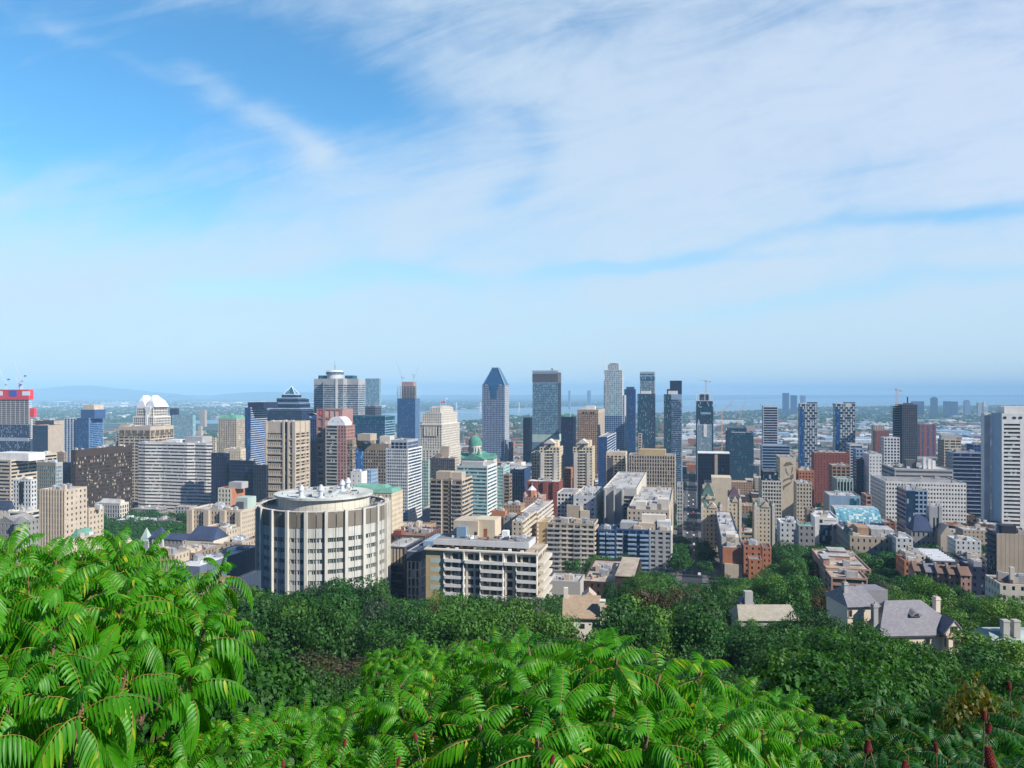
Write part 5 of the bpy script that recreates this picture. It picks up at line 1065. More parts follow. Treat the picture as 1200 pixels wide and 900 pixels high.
m_ = MB(); m_.loft([[(-9, -12, pz2+.3), (6, -13, pz2+.3)], [(-9, -11.6, pz2+.6), (6, -12.6, pz2+.6)]], closed=False); m_.box(-12, -4, -4, -3.2, pz2, pz2+.7); m_.box(-2, 9, 4.2, 5.0, pz2, pz2+.8); m_.box(5, 5.9, -9, 4, pz2, pz2+.6); m_.build('roof_duct', M['hvac'], o)
m_ = MB()
for rr_ in (20.5, 22, 23.3):
    for i in range(40):
        a0, a1 = -.7+2*i/40, -.7+2*(i+1)/40
        m_.bar((rr_*math.cos(a0), rr_*math.sin(a0), zt-.7), (rr_*math.cos(a1), rr_*math.sin(a1), zt-.7), .18)
m_.build('roof_pipe', M['dgrey'], o)
LM.append(('round tower', *[f for f in (gridxy(rx, Dc)[0]-28, gridxy(rx, Dc)[0]+28, gridxy(rx, Dc)[1]-28, gridxy(rx, Dc)[1]+28)], 305, 455, 572, 300))

# ---- behind and beside it
b = B(AB, 'copper roofed flats', 'cream flats with pale green copper roof behind the round tower', 400, 459, 466, 578, 500, wm='cream', gm='gwarm', mode='few', fh=3.2, bw=2.6, pier=.6, sp=.45, cap=1.2, roof='rgreen', depth=20)
m_ = MB(); m_.frus(-.3, b.a+.3, -.3, 20, b.h, 2, b.a-2, 4, 17, b.h+2.4); m_.frus(6, b.a-6, 5, 16, b.h+2.4, 8, b.a-8, 8, 13, b.h+4.4); m_.build('copper_roof', M['rgreen'], b.th)
b = B(LB, 'dark striped school', 'low dark banded block with vertical fins right of the round tower', 450, 475, 478, 641, 330, wm='dgrey', gm='gnavy', mode='bands', fh=3.5, bw=2, sp=.3, cap=.6, roof='rlight', depth=22)
m_ = MB()
for k in range(int(b.a/1.5)): m_.box(k*1.5, k*1.5+.9, -.25, -.05, b.h-7, b.h-1)
m_.build('fin', M['beige'], b.th)
b = B(LB, 'grey school wing', 'grey wing with tall paired windows, left of the stepped balcony flats', 477, 492, 512, 646, 318, wm='lgrey', gm='gdark', mode='grid', fh=3.5, bw=1.6, pier=.35, sp=.15, cap=4.5, roof='rlight', units=0); b.box('slate_band', 'slate', -.2, b.a+.2, -.2, b.b, b.h-4.2, b.h-.3); b.pbox('roof_duct', 'lblue', 496, 510, 634, 12, 30)
b = B(LB, 'red and tan row', 'low brown roofed row with small red brick box behind the dark banded block', 457, 498, 506, 628, 400, wm='dbrick', gm='gdark', mode='few', cap=1, roof='rbrown', units=5, depth=26); b.pbox('brick_box', 'brick', 461, 470, 622, 3, 8)
B(LB, 'tan rear row', 'tan low roof strip with a lone tree left of the brown balcony tower', 470, 500, 505, 618, 470, wm='tbrick', gm='gdark', mode='few', cap=1, roof='rtan', units=3, depth=18)
# brown balcony tower
b = Bld(AB, 'brown balcony tower', 'brown concrete apartment tower with pale vertical stripes and balconies', 504, 541, 553.5, 562, 560)
b.shell('tan', 'gdark', fh=3.0, bw=4.5, pier=.16, sp=.34, cap=1.4, mode='grid', per=True, swm='beige2', smode='slabs', roof='rgrey', wname='wall')
for q in (517.5, 529.5): b.box('white_stripe', 'ivory', b.fx(q)-.25, b.fx(q)+.35, -.7, -.07, 0, b.h-.3)
for q in ((505, 517), (531, 540)):
    for k in range(b.n): m_ = MB(); m_.box(b.fx(q[0]), b.fx(q[1]), -1.5, -.08, k*b.f+.1, k*b.f+1.0); m_.build('balcony', M['grey'], b.th)
b.pbox('penthouse', 'beige', 511, 528, 552.5, 3, 12); b.pbox('penthouse', 'beige2', 528.5, 541, 553.5, 4, 14)
B(LB, 'grey lift shaft block', 'narrow pale grey shaft block left of the brown balcony tower', 495, 503, 504.5, 598, 600, wm='lgrey', gm='gdark', mode='blank', cap=1, depth=10)
b = B(OT, 'black grid office', 'charcoal gridded office with sand penthouse below the stepped white tower', 503.5, 533, 538, 537, 900, wm='dgrey', gm='gwarm', mode='grid', fh=3.6, bw=2.6, pier=.4, sp=.3, cap=2, swm='beige2', roof='rtan', units=2)
b.pbox('penthouse', 'beige', 516, 526, 523, 6, 12); b.pbox('penthouse', 'tan', 510, 518, 532, 5, 14)
b = B(OT, 'green striped office', 'white office with dark green window stripes and bright right flank', 535, 571, 582.5, 546, 700, wm='pgreen', gm='gsea', mode='bands', fh=3.3, bw=20, sp=.45, cap=2.2, swm='white', smode='bands', roof='rlight', units=4)
b.pbox('penthouse', 'lgrey', 541, 566, 541, 6, 14)
B(OT, 'pale green flank', 'pale green glass office stepping down right of the green striped office', 582, 590, 597.5, 547, 790, wm='pgreen', gm='glteal', mode='bands', fh=3.5, cap=1.5, units=1)
B(OT, 'brown slit office', 'brown office with lit side windows left of the navy ribbed block', 590, 597, 600, 556, 760, wm='tan', gm='gwarm', mode='bands', fh=3.4, cap=1.5, units=1)
B(OT, 'navy ribbed block', 'navy ribbed block with white roof edge below the navy slab tower', 589, 612.5, 621.5, 550, 880, wm='grey', gm='gnavy', mode='piers', fh=3.8, bw=3, pier=.4, sp=.2, cap=3.5, swm='bluep', roof='rlight', units=6)
B(LB, 'white roofed depot', 'white roofed low depot with small roof houses left of the grey green glass tower', 597, 611, 616, 543, 1000, wm='white', gm='gdark', mode='few', cap=2, roof='rwhite', units=7)
b = B(LB, 'long red brick row', 'long red brick row with white flat roof in the centre', 617, 655, 657, 564.5, 800, wm='brick', gm='gdark', mode='few', fh=3.2, bw=2.8, pier=.55, sp=.45, cap=1.6, roof='rwhite', units=5, depth=24)
for q in (624.5, 636.5, 648): b.box('brick_bay', 'brick', b.fx(q), b.fx(q+5), -2, -.08, 0, b.h-.2)
b = B('turreted_block', 'turreted brick block', 'orange brick block with a small white pointed cupola', 613, 634, 640, 583, 720, wm='pbrick', gm='gdark', mode='few', fh=3.2, bw=2.6, pier=.55, sp=.45, cap=1, roof='rlight', units=3)
x = b.fx(623.5, 6); m_ = MB(); m_.cyl(x, 6, b.h-1, b.fz(574, x, 6), 4.2, 4.2, 8); m_.build('octagon_tower', M['orange'], b.th); m_ = MB(); m_.cyl(x, 6, b.fz(574, x, 6), b.fz(569, x, 6), 4.4, .3, 8); m_.bar((x,6,b.fz(570)), (x,6,b.fz(566)), .3); m_.build('cupola', M['wmetal'], b.th)
for q in (615, 631): x = b.fx(q, 1); m_ = MB(); m_.cyl(x, 1.5, b.h-1, b.h+2.5, 1.6, 1.6, 8); m_.cyl(x, 1.5, b.h+2.5, b.h+5, 1.8, .1, 8); m_.build('corner_turret', M['pbrick'], b.th)
B(LB, 'tan brick low block', 'tan brick block with grey roof left of the turreted brick block', 590, 610, 615, 592, 690, wm='tbrick', gm='gdark', mode='few', fh=3.2, bw=2.8, cap=1.2, roof='rgrey', units=4)
b = B(LB, 'rust balcony flats', 'rust brick flats with white balconies down their right flank', 609.5, 629, 648, 600.5, 560, wm='orange', gm='gdark', mode='blank', smode='slabs', swm='ivory', sbw=5, fh=3.0, cap=1.4, roof='rlight', units=3)
B(LB, 'rust low box', 'plain rust brick box with small rooftop house beside the green striped office', 576, 592, 594.5, 599, 590, wm='orange', gm='gdark', mode='blank', cap=1, roof='rlight', units=3)
B(LB, 'white roof house row', 'row with grey walls and white roof between rust box and rust flats', 590, 606, 610, 606, 575, wm='grey', gm='gdark', mode='few', cap=1, roof='rlight', units=5)
b = B(LB, 'sand stair flats', 'sand flats with stepped cream balcony flank behind the stepped balcony flats', 600, 612, 628, 611, 470, wm='beige2', gm='gdark', mode='few', fh=3.0, bw=3, cap=1.2, swm='cream', smode='slabs', roof='rlight', units=5)
b = B(OT, 'white grid midrise', 'white midrise with square grid of windows and grey flat roof', 653, 674, 680, 577.5, 700, wm='white', gm='gdark', mode='grid', fh=3.5, bw=3.0, pier=.3, sp=.42, cap=1.5, roof='rgrey', units=1)
b = B(OT, 'white crowded roof block', 'white block with crowded bright roof and cream flank of balconies', 672, 699, 709, 581, 650, wm='white2', gm='gdark', mode='few', fh=4, bw=6, pier=.7, sp=.6, cap=3, swm='cream', smode='slabs', roof='rlight', units=18)
b.pbox('penthouse', 'beige', 664, 680, 592, -2.5, 6, 0); b.pbox('penthouse', 'cream', 680, 691, 598, -3, 5, 0)
b = B(AB, 'grey sawtooth flats', 'grey concrete flats with slanting shadows and dark balcony column', 707, 746, 762, 573, 640, wm='conc', gm='gdark', mode='blank', fh=3.2, bw=8, cap=1.5, swm='ivory', smode='few', roof='rlight', units=10)
for k, q in enumerate((709, 719.5, 729)): b.box('wall_fin', 'lgrey', b.fx(q), b.fx(q)+1.0, -5, -.01, 0, b.h-1)
m_ = MB(); m_.box(b.fx(731.5), b.fx(746), -.2, .1, 0, b.h-6); m_.build('window_wall', M['gdark'], b.th)
m_ = MB()
for k in range(int((b.h-6)/3)): m_.box(b.fx(731.5), b.fx(746.5), -.7, -.22, k*3+.1, k*3+1.1)
m_.build('balcony', M['lgrey'], b.th)
b = B(LB, 'sand roof cluster', 'cluster of sand and white rooftop houses left of the long street', 735, 784, 790, 598, 560, wm='beige2', gm='gdark', mode='few', cap=2, roof='rlight', units=16)
for q in ((745, 757, 588), (762, 775, 590), (770, 784, 585)): b.pbox('roof_house', 'ivory', q[0], q[1], q[2], 6, 18)

# ---- three balcony blocks
b = Bld(AB, 'ochre ended flats', 'ten storey flats with continuous white balconies and ochre blank end wall', 631, 696.5, 700.5, 614, 485, depth=20)
xo = b.fx(641); b.shell('ochre', 'gdark', fh=2.9, bw=4.5, pier=.2, sp=.3, cap=1.2, mode='blank', x1=xo, wname='ochre_wall', roof='rtan'); b.shell('beige', 'gnear', fh=2.95, bw=4.4, pier=.28, sp=.34, cap=1.4, mode='grid', per=True, x0=xo+.02, roof='rgrey', units=16, swm='beige2', smode='slabs')
for q in ((641.3, 658.5), (672, 682)):
    for k in range(b.n): m_ = MB(); m_.box(b.fx(q[0]), b.fx(q[1]), -1.3, -.08, k*b.f+.1, k*b.f+1.15); m_.build('balcony', M['lgrey'], b.th)
for k in range(b.n):
    for q in ((659, 671.6), (682.4, 696.3)): m_ = MB(); m_.box(b.fx(q[0]), b.fx(q[1]), -.3, -.08, k*b.f+.1, k*b.f+1.3); m_.build('white_panel', M['ivory'], b.th)
b = Bld(AB, 'blue balcony flats', 'blue and white flats with glass balconies and pale windowed right end', 701, 787, 791, 622, 480, depth=20)
xa, xb = b.fx(722), b.fx(761)
b.shell('bluep', 'gback', fh=2.95, bw=3.6, pier=.25, sp=.3, cap=1, mode='grid', per=True, x1=xa, h=b.fz(620), wname='blue_wall', roof='rdark', units=4)
b.shell('bluep', 'gback', fh=2.95, bw=4, pier=.22, sp=.3, cap=1, mode='grid', per=True, x0=xa+.02, x1=xb, wname='blue_wall', roof='rgrey', units=5)
b.shell('lgrey', 'gnear', fh=2.95, bw=3.9, pier=.42, sp=.45, cap=1.3, mode='grid', per=True, x0=xb+.02, wname='grey_wall', swm='white', smode='few', roof='rlight', units=6)
for q in ((703, 709), (711, 720), (736, 746), (750, 760)):
    for k in range(b.n): m_ = MB(); m_.box(b.fx(q[0]), b.fx(q[1]), -1.7, -.08, k*b.f+.1, k*b.f+1.1); m_.build('balcony', M['lblue'], b.th)
for k in range(b.n): m_ = MB(); m_.box(b.fx(722.5), b.fx(730), -.3, -.08, k*b.f+.1, k*b.f+1.3); m_.build('white_panel', M['white2'], b.th)
for q in ((727, 747, 612, 'lgrey'), (748, 768, 613, 'beige2'), (770, 786, 611, 'white2'), (752, 780, 603, 'ivory')): b.pbox('penthouse', q[3], q[0], q[1], q[2], 5 if q[2] > 605 else 10, 16)
# big stepped balcony building
b = Bld(AB, 'stepped balcony flats', 'large cream flats with deep white balconies and recessed roof storey', 499, 630, 642, 650, 285)
a, d = b.a, b.b; xo = b.fx(520); b.shell('ochre', 'gdark', fh=3.2, bw=3, cap=1.2, mode='blank', x1=xo, wname='tiled_wall', roofpart=False)
b.shell('ivory', 'gnear', fh=3.2, bw=3.1, pier=.25, sp=.30, cap=1.0, mode='grid', per=True, x0=xo+.02, swm='cream', smode='slabs', roof='rtan', units=0)
for k in range(4): b.box('green_tile', 'pgreen', b.fx(504), b.fx(504)+5.2, -.05, .02, b.h-3.4*k-5, b.h-3.4*k-3.2)
for (q0, q1, top) in ((520.5, 544, 0), (545, 563, -1), (563.5, 590, 0), (591, 605, -1), (605.5, 629.5, 0)):
    for k in range(b.n):
        if top < 0 and k < b.n-1: continue
        m_ = MB(); z = k*b.f; x0, x1 = b.fx(q0, -1), b.fx(q1, -1); dp = 1.5 if q0 > 521 else .75; m_.box(x0, x1, -dp-.2, -dp, z-.1, z+1.1); m_.box(x0, x1, -dp, -.08, z-.15, z+.12); m_.box(x0, x0+.2, -dp, -.08, z+.13, z+1.1); m_.box(x1-.2, x1, -dp, -.08, z+.13, z+1.1)
        bb = m_.build('balcony', M['white'], b.th)
    for q in (q0, q1): b.box('balcony_wall', 'white', b.fx(q)-.12, b.fx(q)+.12, -1.3 if q > 521 else -.6, -.08, 0 if top == 0 else b.h-3.4, b.h)
for k in range(b.n):
    m_ = MB(); z = k*b.f; m_.box(a+.6, a+2.0, 1, d-1, z-.1, z+1.05); m_.box(a+.08, a+.6, 1, d-1, z-.12, z+.12); m_.build('side_balcony', M['ivory'], b.th)
b.box('roof_slab', 'ivory', -.4, a+.4, -1.1, 1.2, b.h, b.h+.5)
zr = b.fz(637, 0, 6); x0, x1 = b.fx(512.5, 6), b.fx(617, 6)
b.shell('beige2', 'gnear', fh=3.4, bw=3.2, pier=.3, sp=.12, cap=.3, mode='grid', per=False, z0=b.h, h=zr, x0=x0, x1=x1, y0=6, y1=d-4, wname='roof_storey_wall', roofpart=False)
b.box('roof_fascia', 'white2', x0-1.2, x1+1.2, 4.8, d-3, zr, b.fz(631, 0, 5)); zz = b.fz(631, 0, 5); b.box('roof', 'rgrey', x0-.6, x1+.6, 5.4, d-3.6, zz, zz+.06)
for (q0, q1, py, y0, y1, mt) in ((531.5, 560, 609, 10, 22, 'beige2'), (556, 580, 607, 12, 22, 'cream'), (535, 546, 616, 8, 10, 'bhvac'), (588, 595, 619, 10, 13, 'bwhite')): b.box('roof_house' if mt != 'bhvac' else 'cooling_unit', mt, b.fx(q0, y0), b.fx(q1, y0), y0, y1, zz+.07, b.fz(py, 0, y0))
b.box('door', 'dark', b.fx(556, 10), b.fx(559, 10), 9.93, 10.05, zz+.07, zz+2.4); b.box('door', 'rust', b.fx(567, 12), b.fx(571, 12), 11.93, 12.05, zz+.07, zz+3.4)
rr = random.Random(5)
for k in range(34):
    x = rr.uniform(x0+2, x1-2); y = rr.uniform(6.5, 9.5) if rr.random() < .5 else rr.uniform(10, d-6); 
    if y > 9.4 and x < b.fx(583, 12): x = rr.uniform(b.fx(585, 12), x1-2)
    s_ = rr.uniform(.3, 1.1); m_ = MB(); m_.box(x-s_, x+s_, y-.4, y+.5, zz+.06, zz+rr.uniform(.3, 1.4)); m_.build('roof_unit', M[rr.choice(['hvac', 'rust', 'dgrey', 'lgrey', 'bwhite', 'metal'])], b.th)
for k in range(12):
    x = rr.uniform(b.fx(522), b.fx(628)); m_ = MB(); m_.box(x, x+rr.uniform(.5, 1.6), 1.6, 2.4, b.h-.1, b.h+rr.uniform(.5, 1.2)); m_.build('terrace_planter', M[rr.choice(['dcopper', 'rust', 'bwhite', 'dgrey'])], b.th)
# low roofs among the trees, centre and right
b = B(LB, 'brown low flats', 'low brown block with flat tan roof and dark upper storey among the trees', 682, 744, 752, 684, 335, wm='brown', gm='gdark', mode='few', fh=3.2, bw=3, cap=1, roof='rtan', units=9)
b.box('upper_storey', 'brown', b.fx(721, 2), b.a-1, 2, b.b-6, b.h-1, b.fz(673, 0, 2)); b.box('upper_roof', 'rtan', b.fx(720.5, 2), b.a-.5, 1.6, b.b-5.6, b.fz(673, 0, 2), b.fz(673, 0, 2)+.3)
B(LB, 'grey low garage', 'low grey flat roofed garage between stepped balcony flats and brown low block', 643, 680, 683, 682, 330, wm='conc', gm='gdark', mode='blank', cap=1, roof='rlight', units=2, depth=14)
b = B(LB, 'orange blank block', 'block with blank orange brick wall and grey shaded flank by the long street', 832, 847, 871, 641, 450, side='L', wm='orange', gm='gdark', mode='blank', cap=.8, swm='slate', roof='rlight', units=9)  # flank's grey shade is put into its slate colour
for q in ((846, 866, 629), (851, 862, 626)): b.pbox('roof_house', 'ivory', q[0], q[1], q[2], 8, 20)
b.box('pale_base', 'beige2', b.fx(849), b.a-.5, -1.4, -.02, 0, b.fz(660))
B(LB, 'red brick house block', 'red brick house block right of the blank orange brick wall', 869, 871.5, 893, 638.5, 445, side='L', wm='orange', gm='gdark', mode='few', fh=3, bw=3.4, pier=.7, sp=.5, cap=1.2, roof='rlight', units=7, depth=14)
B(LB, 'red brick front house', 'lower red brick house with grey roof before the red brick house block', 876, 877.5, 893, 655, 405, side='L', wm='orange', gm='gdark', mode='few', fh=3, bw=3.4, pier=.75, sp=.5, cap=.8, roof='rgrey', depth=10)
B(LB, 'small red house', 'small red brick house half hidden by trees right of the two others', 892, 893.5, 904, 641, 420, side='L', wm='orange', gm='gdark', mode='few', fh=3, bw=3, pier=.7, sp=.5, cap=.8, roof='rdark', depth=12)
# museum group
b = B('museum', 'blue vaulted hall', 'blue glass vaulted hall with pale skylight ribs in the museum group', 977, 979, 1037, 611, 560, side='L', wm='bluep', gm='gnavy', mode='bands', fh=4, sp=.3, cap=1, roof='rlight', depth=44)
m_ = MB(); a = b.a
m_.loft([[(x, 1+15*(1-math.cos(q)) , b.h-.6+9*math.sin(q)) for q in [R(v) for v in (0, 15, 30, 45, 60, 75, 90)]] for x in (1, a-2)], closed=False, cap0=False, cap1=False); m_.build('glass_vault', M['gpale'], b.th)
b.box('vault_back', 'rlight', 1, a-2, 16, 26, b.h-1, b.h+8.4)
for k in range(5):
    x = a*(.12+.19*k); m_ = MB(); m_.loft([[(xx, 1+15*(1-math.cos(q)), b.h-.5+9*math.sin(q)) for q in [R(v) for v in (0, 22, 45, 67, 90)]] for xx in (x, x+.8)], closed=False, cap0=False, cap1=False); m_.build('vault_rib', M['lblue' if k % 2 else 'gpale'], b.th)
for q in (1004, 1012, 1019):
    xx = b.fx(q, -3); fp = empty('flagpole', b.th.matrix_world @ Vector((0,0,0))); 
    fp.location = (*b.wxy(xx, -3), gz(b.D)); tag(fp, 'thin white flagpole with small pale flag before the blue vaulted hall', 'flagpole', 'flagpoles at the museum'); H = b.fz(606, xx, -3)+b.base-gz(b.D)
    m_ = MB(); m_.bar((0,0,0), (0,0,H), .22); m_.build('pole', M['wmetal'], fp); m_ = MB(); m_.box(.1, 1.6, -.03, .03, H-1.3, H-.2); m_.build('flag', M['bwhite'], fp)
b = B('museum', 'white museum', 'white museum block with black square on its fascia and glass hall below', 953, 955, 982.5, 606, 520, side='L', wm='white', gm='gback', mode='blank', cap=2, roof='rwhite', units=3, depth=32)
b.box('black_square', 'dark', b.fx(960.5), b.fx(964), -.06, .05, b.fz(612.5), b.fz(608.5)); b.box('glass_hall', 'gback', b.fx(960), b.fx(974.5), -.08, .05, 0, b.fz(614.5)); b.box('pylon', 'lgrey', b.fx(975), b.fx(982.5), -2.5, -.05, 0, b.fz(613)); b.box('fascia_relief', 'dgrey', b.fx(966), b.fx(980), -.05, .02, b.fz(610), b.fz(609.3))
m_ = MB(); cx, cz = b.fx(978.8, -2.5), b.fz(617, 0, -2.5); m_.loft([[(cx+1.1*math.cos(q*math.pi/8), yy, cz+1.1*math.sin(q*math.pi/8)) for q in range(16)] for yy in (-2.56, -2.45)]); m_.build('round_window', M['dark'], b.th)
B('museum', 'stone stub tower', 'small brown stone tower with pale arch beside the white museum', 944, 945.5, 954.5, 596, 540, side='L', wm='tan', gm='gdark', mode='few', cap=1.5, depth=10)
b = B('museum', 'pale blue box', 'pale blue windowless box with green glass corner in the museum group', 961, 972, 1008.5, 580.5, 640, side='L', wm='lblue', gm='gteal', mode='blank', cap=1.2, swm='grey', roof='rlight', units=2, depth=30); b.box('glass_corner', 'gsea', b.fx(996), b.fx(1007), -.15, .1, b.h-11, b.h-2)
b = B('museum', 'columned old museum', 'old stone museum with green gable roof and crowd of white skylights', 983, 996, 1050, 628, 470, side='L', wm='beige', gm='gdark', mode='few', fh=4.4, bw=3.2, pier=.7, sp=.55, cap=1.5, swm='grey', roof='rwhite', units=20, depth=46)
m_ = MB(); m_.gable(-1, b.fx(1000), 2, 18, b.h, b.h+4, 'y'); m_.build('gable_roof', M['dcopper'], b.th)
for q in ((1005, 1018, 618), (1021, 1036, 620), (1037, 1048, 621)): b.pbox('skylight_house', 'rlight' if q[0] != 1005 else 'tbrick', q[0], q[1], q[2], 8, 24)
b = B('temple_front', 'temple front', 'grey columned temple front among brick blocks above the museum group', 978, 981, 999.5, 561, 760, side='L', wm='pgreen', gm='gdark', mode='piers', fh=10, bw=3, pier=.3, sp=.1, cap=3, roof='rgrey', depth=26)
B(LB, 'beige window block', 'beige block of square windows right of the painted wall', 931, 933.5, 951.5, 565.5, 740, side='L', wm='beige2', gm='gdark', mode='grid', fh=3.8, bw=2.8, pier=.5, sp=.45, cap=1.5, roof='rlight', units=3, depth=22)
B(LB, 'pink stair block', 'slim pinkish block left of the white hospital shaded flank', 1013, 1015, 1021.5, 580, 680, side='L', wm='pbrick', gm='gdark', mode='grid', fh=4, bw=4, cap=1.5, roof='rtan', depth=20)
B(LB, 'white sheds', 'low white sheds with sloping roofs behind the chateau trees', 912, 914, 938, 612, 530, side='L', wm='white2', gm='gdark', mode='few', cap=1, roof='rwhite', units=7, depth=20)
B(LB, 'copper low roof', 'low block with green copper roof in front of the small stone tower', 934, 936, 955, 616, 505, side='L', wm='grey', gm='gdark', mode='few', cap=.6, roof='rgreen', depth=16)
b = B('school', 'terraced school', 'sprawling school with tan terraces and brown rooftop houses among trees', 951, 968, 1021, 665, 385, side='L', wm='pbrick', gm='gdark', mode='few', fh=3.2, bw=3, cap=.8, roof='rtan', units=7, depth=48)
for (q0, q1, py, y0, y1) in ((968, 996, 651, 22, 34), (972, 992, 645, 30, 40), (985, 1010, 660, 10, 16), (965, 972, 655, 8, 20)): b.box('roof_house', 'pbrick', b.fx(q0, y0), b.fx(q1, y0), y0, y1, b.h-1, b.fz(py, 0, y0)); b.box('roof_slab', 'rlight', b.fx(q0, y0)-.3, b.fx(q1, y0)+.3, y0-.3, y1+.3, b.fz(py, 0, y0), b.fz(py, 0, y0)+.25)
B('school', 'school front wing', 'lower front wing of the school with pale pinkish roof', 972, 974, 1017, 676, 345, side='L', wm='pbrick', gm='gdark', mode='bands', fh=3.2, cap=.8, roof='rtan', units=4, depth=16)
# houses right
for (sh, lab, x0, xm, x1, yt, D, wm, rf) in (
  ('white roof house', 'white roofed house block left of the dark striped roofs', 1060, 1063, 1085, 650, 400, 'ivory', 'rwhite'),
  ('white barrel house', 'white block with curved skylights right of the old stone museum', 1048, 1050, 1070, 630, 455, 'white2', 'rwhite'),
  ('brick corner house', 'orange brick corner house under the white roofed house block', 1058, 1060, 1073, 657, 370, 'orange', 'rbrown'),
  ('white shed right', 'white gabled sheds below the church', 1117, 1120, 1150, 633, 470, 'white2', 'rwhite'),
  ('grey yards', 'grey low roofs with skylights left of the sand coloured block', 1126, 1129, 1156, 655, 400, 'dgrey', 'rlight'),
  ('navy garage', 'navy walled low block tucked against the sand coloured block', 1134, 1137, 1157, 664, 370, 'navyp', 'rgrey')):
    B(LB, sh, lab, x0, xm, x1, yt, D, side='L', wm=wm, gm='gdark', mode='few', fh=3.2, bw=3, cap=.8, roof=rf, units=5, depth=16)
b = B(LB, 'dark striped roofs', 'long low block whose dark roof is ruled by white stripes', 1086, 1092, 1126, 657, 390, side='L', wm='dgrey', gm='gdark', mode='few', cap=.6, roof='rdark', depth=34)
for k in range(7): b.box('roof_stripe', 'bwhite', 1, b.a-2, 2+k*4.4, 3+k*4.4, b.h-.5, b.h+.5)
lab5 = ['brown roofed row house at the left end of a row of five', 'dark roofed row house second from the left in a row of five', 'brown roofed row house in the middle of a row of five', 'brown roofed row house second from the right in a row of five', 'brown roofed row house at the right end of a row of five']
for k in range(5):
    b = B('row_house', 'row house %d' % k, lab5[k], 1071+k*13.6, 1071.6+k*13.6, 1084+k*13.6, 668.5+k*1.3, 345-k*3, side='L', wm='pbrick', gm='gdark', mode='few', fh=3, bw=2.6, cap=.4, roof='rbrown', depth=10, group='row houses with pitched roofs', lm=(k == 2))
    m_ = MB(); m_.gable(-.2, b.a+.2, -.5, 10, b.h-.2, b.h+2.8, 'x'); m_.build('pitched_roof', M['slateroof' if k == 1 else 'rbrown'], b.th); b.box('chimney', 'lgrey', -.1, .7, 4, 5.4, b.h, b.h+3.6)
# church with two-towered front
D = 520; b = Bld('church', 'stone church', 'stone church with square pinnacled tower and dark navy pitched roof', 1066, 1068, 1114, 622, D, side='L', depth=16)
b.shell('grey', 'gdark', fh=6, bw=3, pier=.6, sp=.4, cap=1, mode='few', per=True, roofpart=False); m_ = MB(); m_.gable(b.fx(1070), b.fx(1094), -.5, 16.5, b.h, b.fz(604.5), 'x', 3); m_.build('nave_roof', M['bluelead'], b.th)
m_ = MB(); m_.box(b.fx(1098), b.a, -8, 0, 0, b.h-1); m_.gable(b.fx(1098), b.a, -8, 9, b.h-1, b.fz(620, 0, -8)+3, 'y'); m_.build('gabled_front', M['beige2'], b.th)
x0, x1 = b.fx(1089.5, 6), b.fx(1103.5, 6); zt = b.fz(593, 0, 6); m_ = MB(); m_.box(x0, x1, 6, 13, 0, zt)
for xx in (x0, x1-1.4):
    for yy in (6, 11.6): m_.box(xx-.3, xx+1.7, yy-.3, yy+1.7, 0, zt+.6); m_.frus(xx-.2, xx+1.5, yy-.2, yy+1.5, zt+.6, xx+.5, xx+.8, yy+.5, yy+.8, zt+3)
m_.build('bell_tower', M['lgrey'], b.th)
for q in (.3, .58): b.box('louvred_opening', 'gdark', x0+(x1-x0)*q, x0+(x1-x0)*(q+.14), 5.93, 6.1, zt*.42, zt*.82)
m_ = MB(); m_.cyl(b.a-5, -8.02, 6, 6.1, .1, .1, 4); b.box('entrance_window', 'gdark', b.a-7.5, b.a-5.8, -8.06, -7.95, 3, 9)
# ---- slate roofed mansion on the right
D = 186; o = empty('mansion', (X_(1022, D), D, gz(D)-1), R(4)); tag(o, 'large cream mansion with grey slate roof, gabled bay and tall chimneys', 'mansion')
zb = gz(D)-1; s1 = D/906
def mx(px): return (px-1022)*s1
def mz(py): return Z_(py, D)-zb
cw = wall('mcream', (.70,.60,.48), streak=False); slt = shingle('mslate', (.215,.21,.23))
m_ = MB(); m_.box(mx(1034), mx(1128), 0, 10, 0, mz(745)); m_.build('main_wall', cw, o)
m_ = MB(); x0, x1, e = mx(1028), mx(1137), mz(745); xr0, xr1 = mx(1052), mx(1097); zr = mz(711); 
m_.face([(x0,-.8,e),(x1,-.8,e),(xr1,5.2,zr),(xr0,5.2,zr)]); m_.face([(x1,11,e),(x0,11,e),(xr0,5.2,zr),(xr1,5.2,zr)]); m_.face([(x1,-.8,e),(x1,11,e),(xr1,5.2,zr)]); m_.face([(x0,11,e),(x0,-.8,e),(xr0,5.2,zr)]); m_.face([(x0,-.8,e-.25),(x0,11,e-.25),(x1,11,e-.25),(x1,-.8,e-.25)]); m_.build('slate_roof', slt, o)
gx0, gx1 = mx(1106), mx(1126.5); gm_ = (gx0+gx1)/2; ga = mz(727)
m_ = MB(); m_.box(gx0, gx1, -2.0, 1, mz(745)-.1, mz(741)); m_.loft([[(gx0,y,mz(741)),(gx1,y,mz(741)),(gm_,y,ga)] for y in (-2.0, 3.5)]); m_.build('gable_wall', cw, o)
m_ = MB(); m_.loft([[(gx0-.5,y,mz(742)),(gm_,y,ga+.02),(gx1+.5,y,mz(742)),(gx1+.5,y,mz(742)+.3),(gm_,y,ga+.38),(gx0-.5,y,mz(742)+.3)] for y in (-2.2, 4.6)]); m_.build('gable_roof', slt, o)
m_ = MB(); pb = [(gx0,0),(gx0+.6,-2.1),(gx1-.6,-2.1),(gx1,0)]; m_.prism(pb, 0, mz(745)-.12); m_.build('bay', cw, o)
m_ = MB(); m_.frus(gx0-.2, gx1+.2, -2.6, 0, mz(745)-.1, gx0+.3, gx1-.3, -2.0, 0, mz(743)); m_.build('bay_roof', M['tbrick'], o)
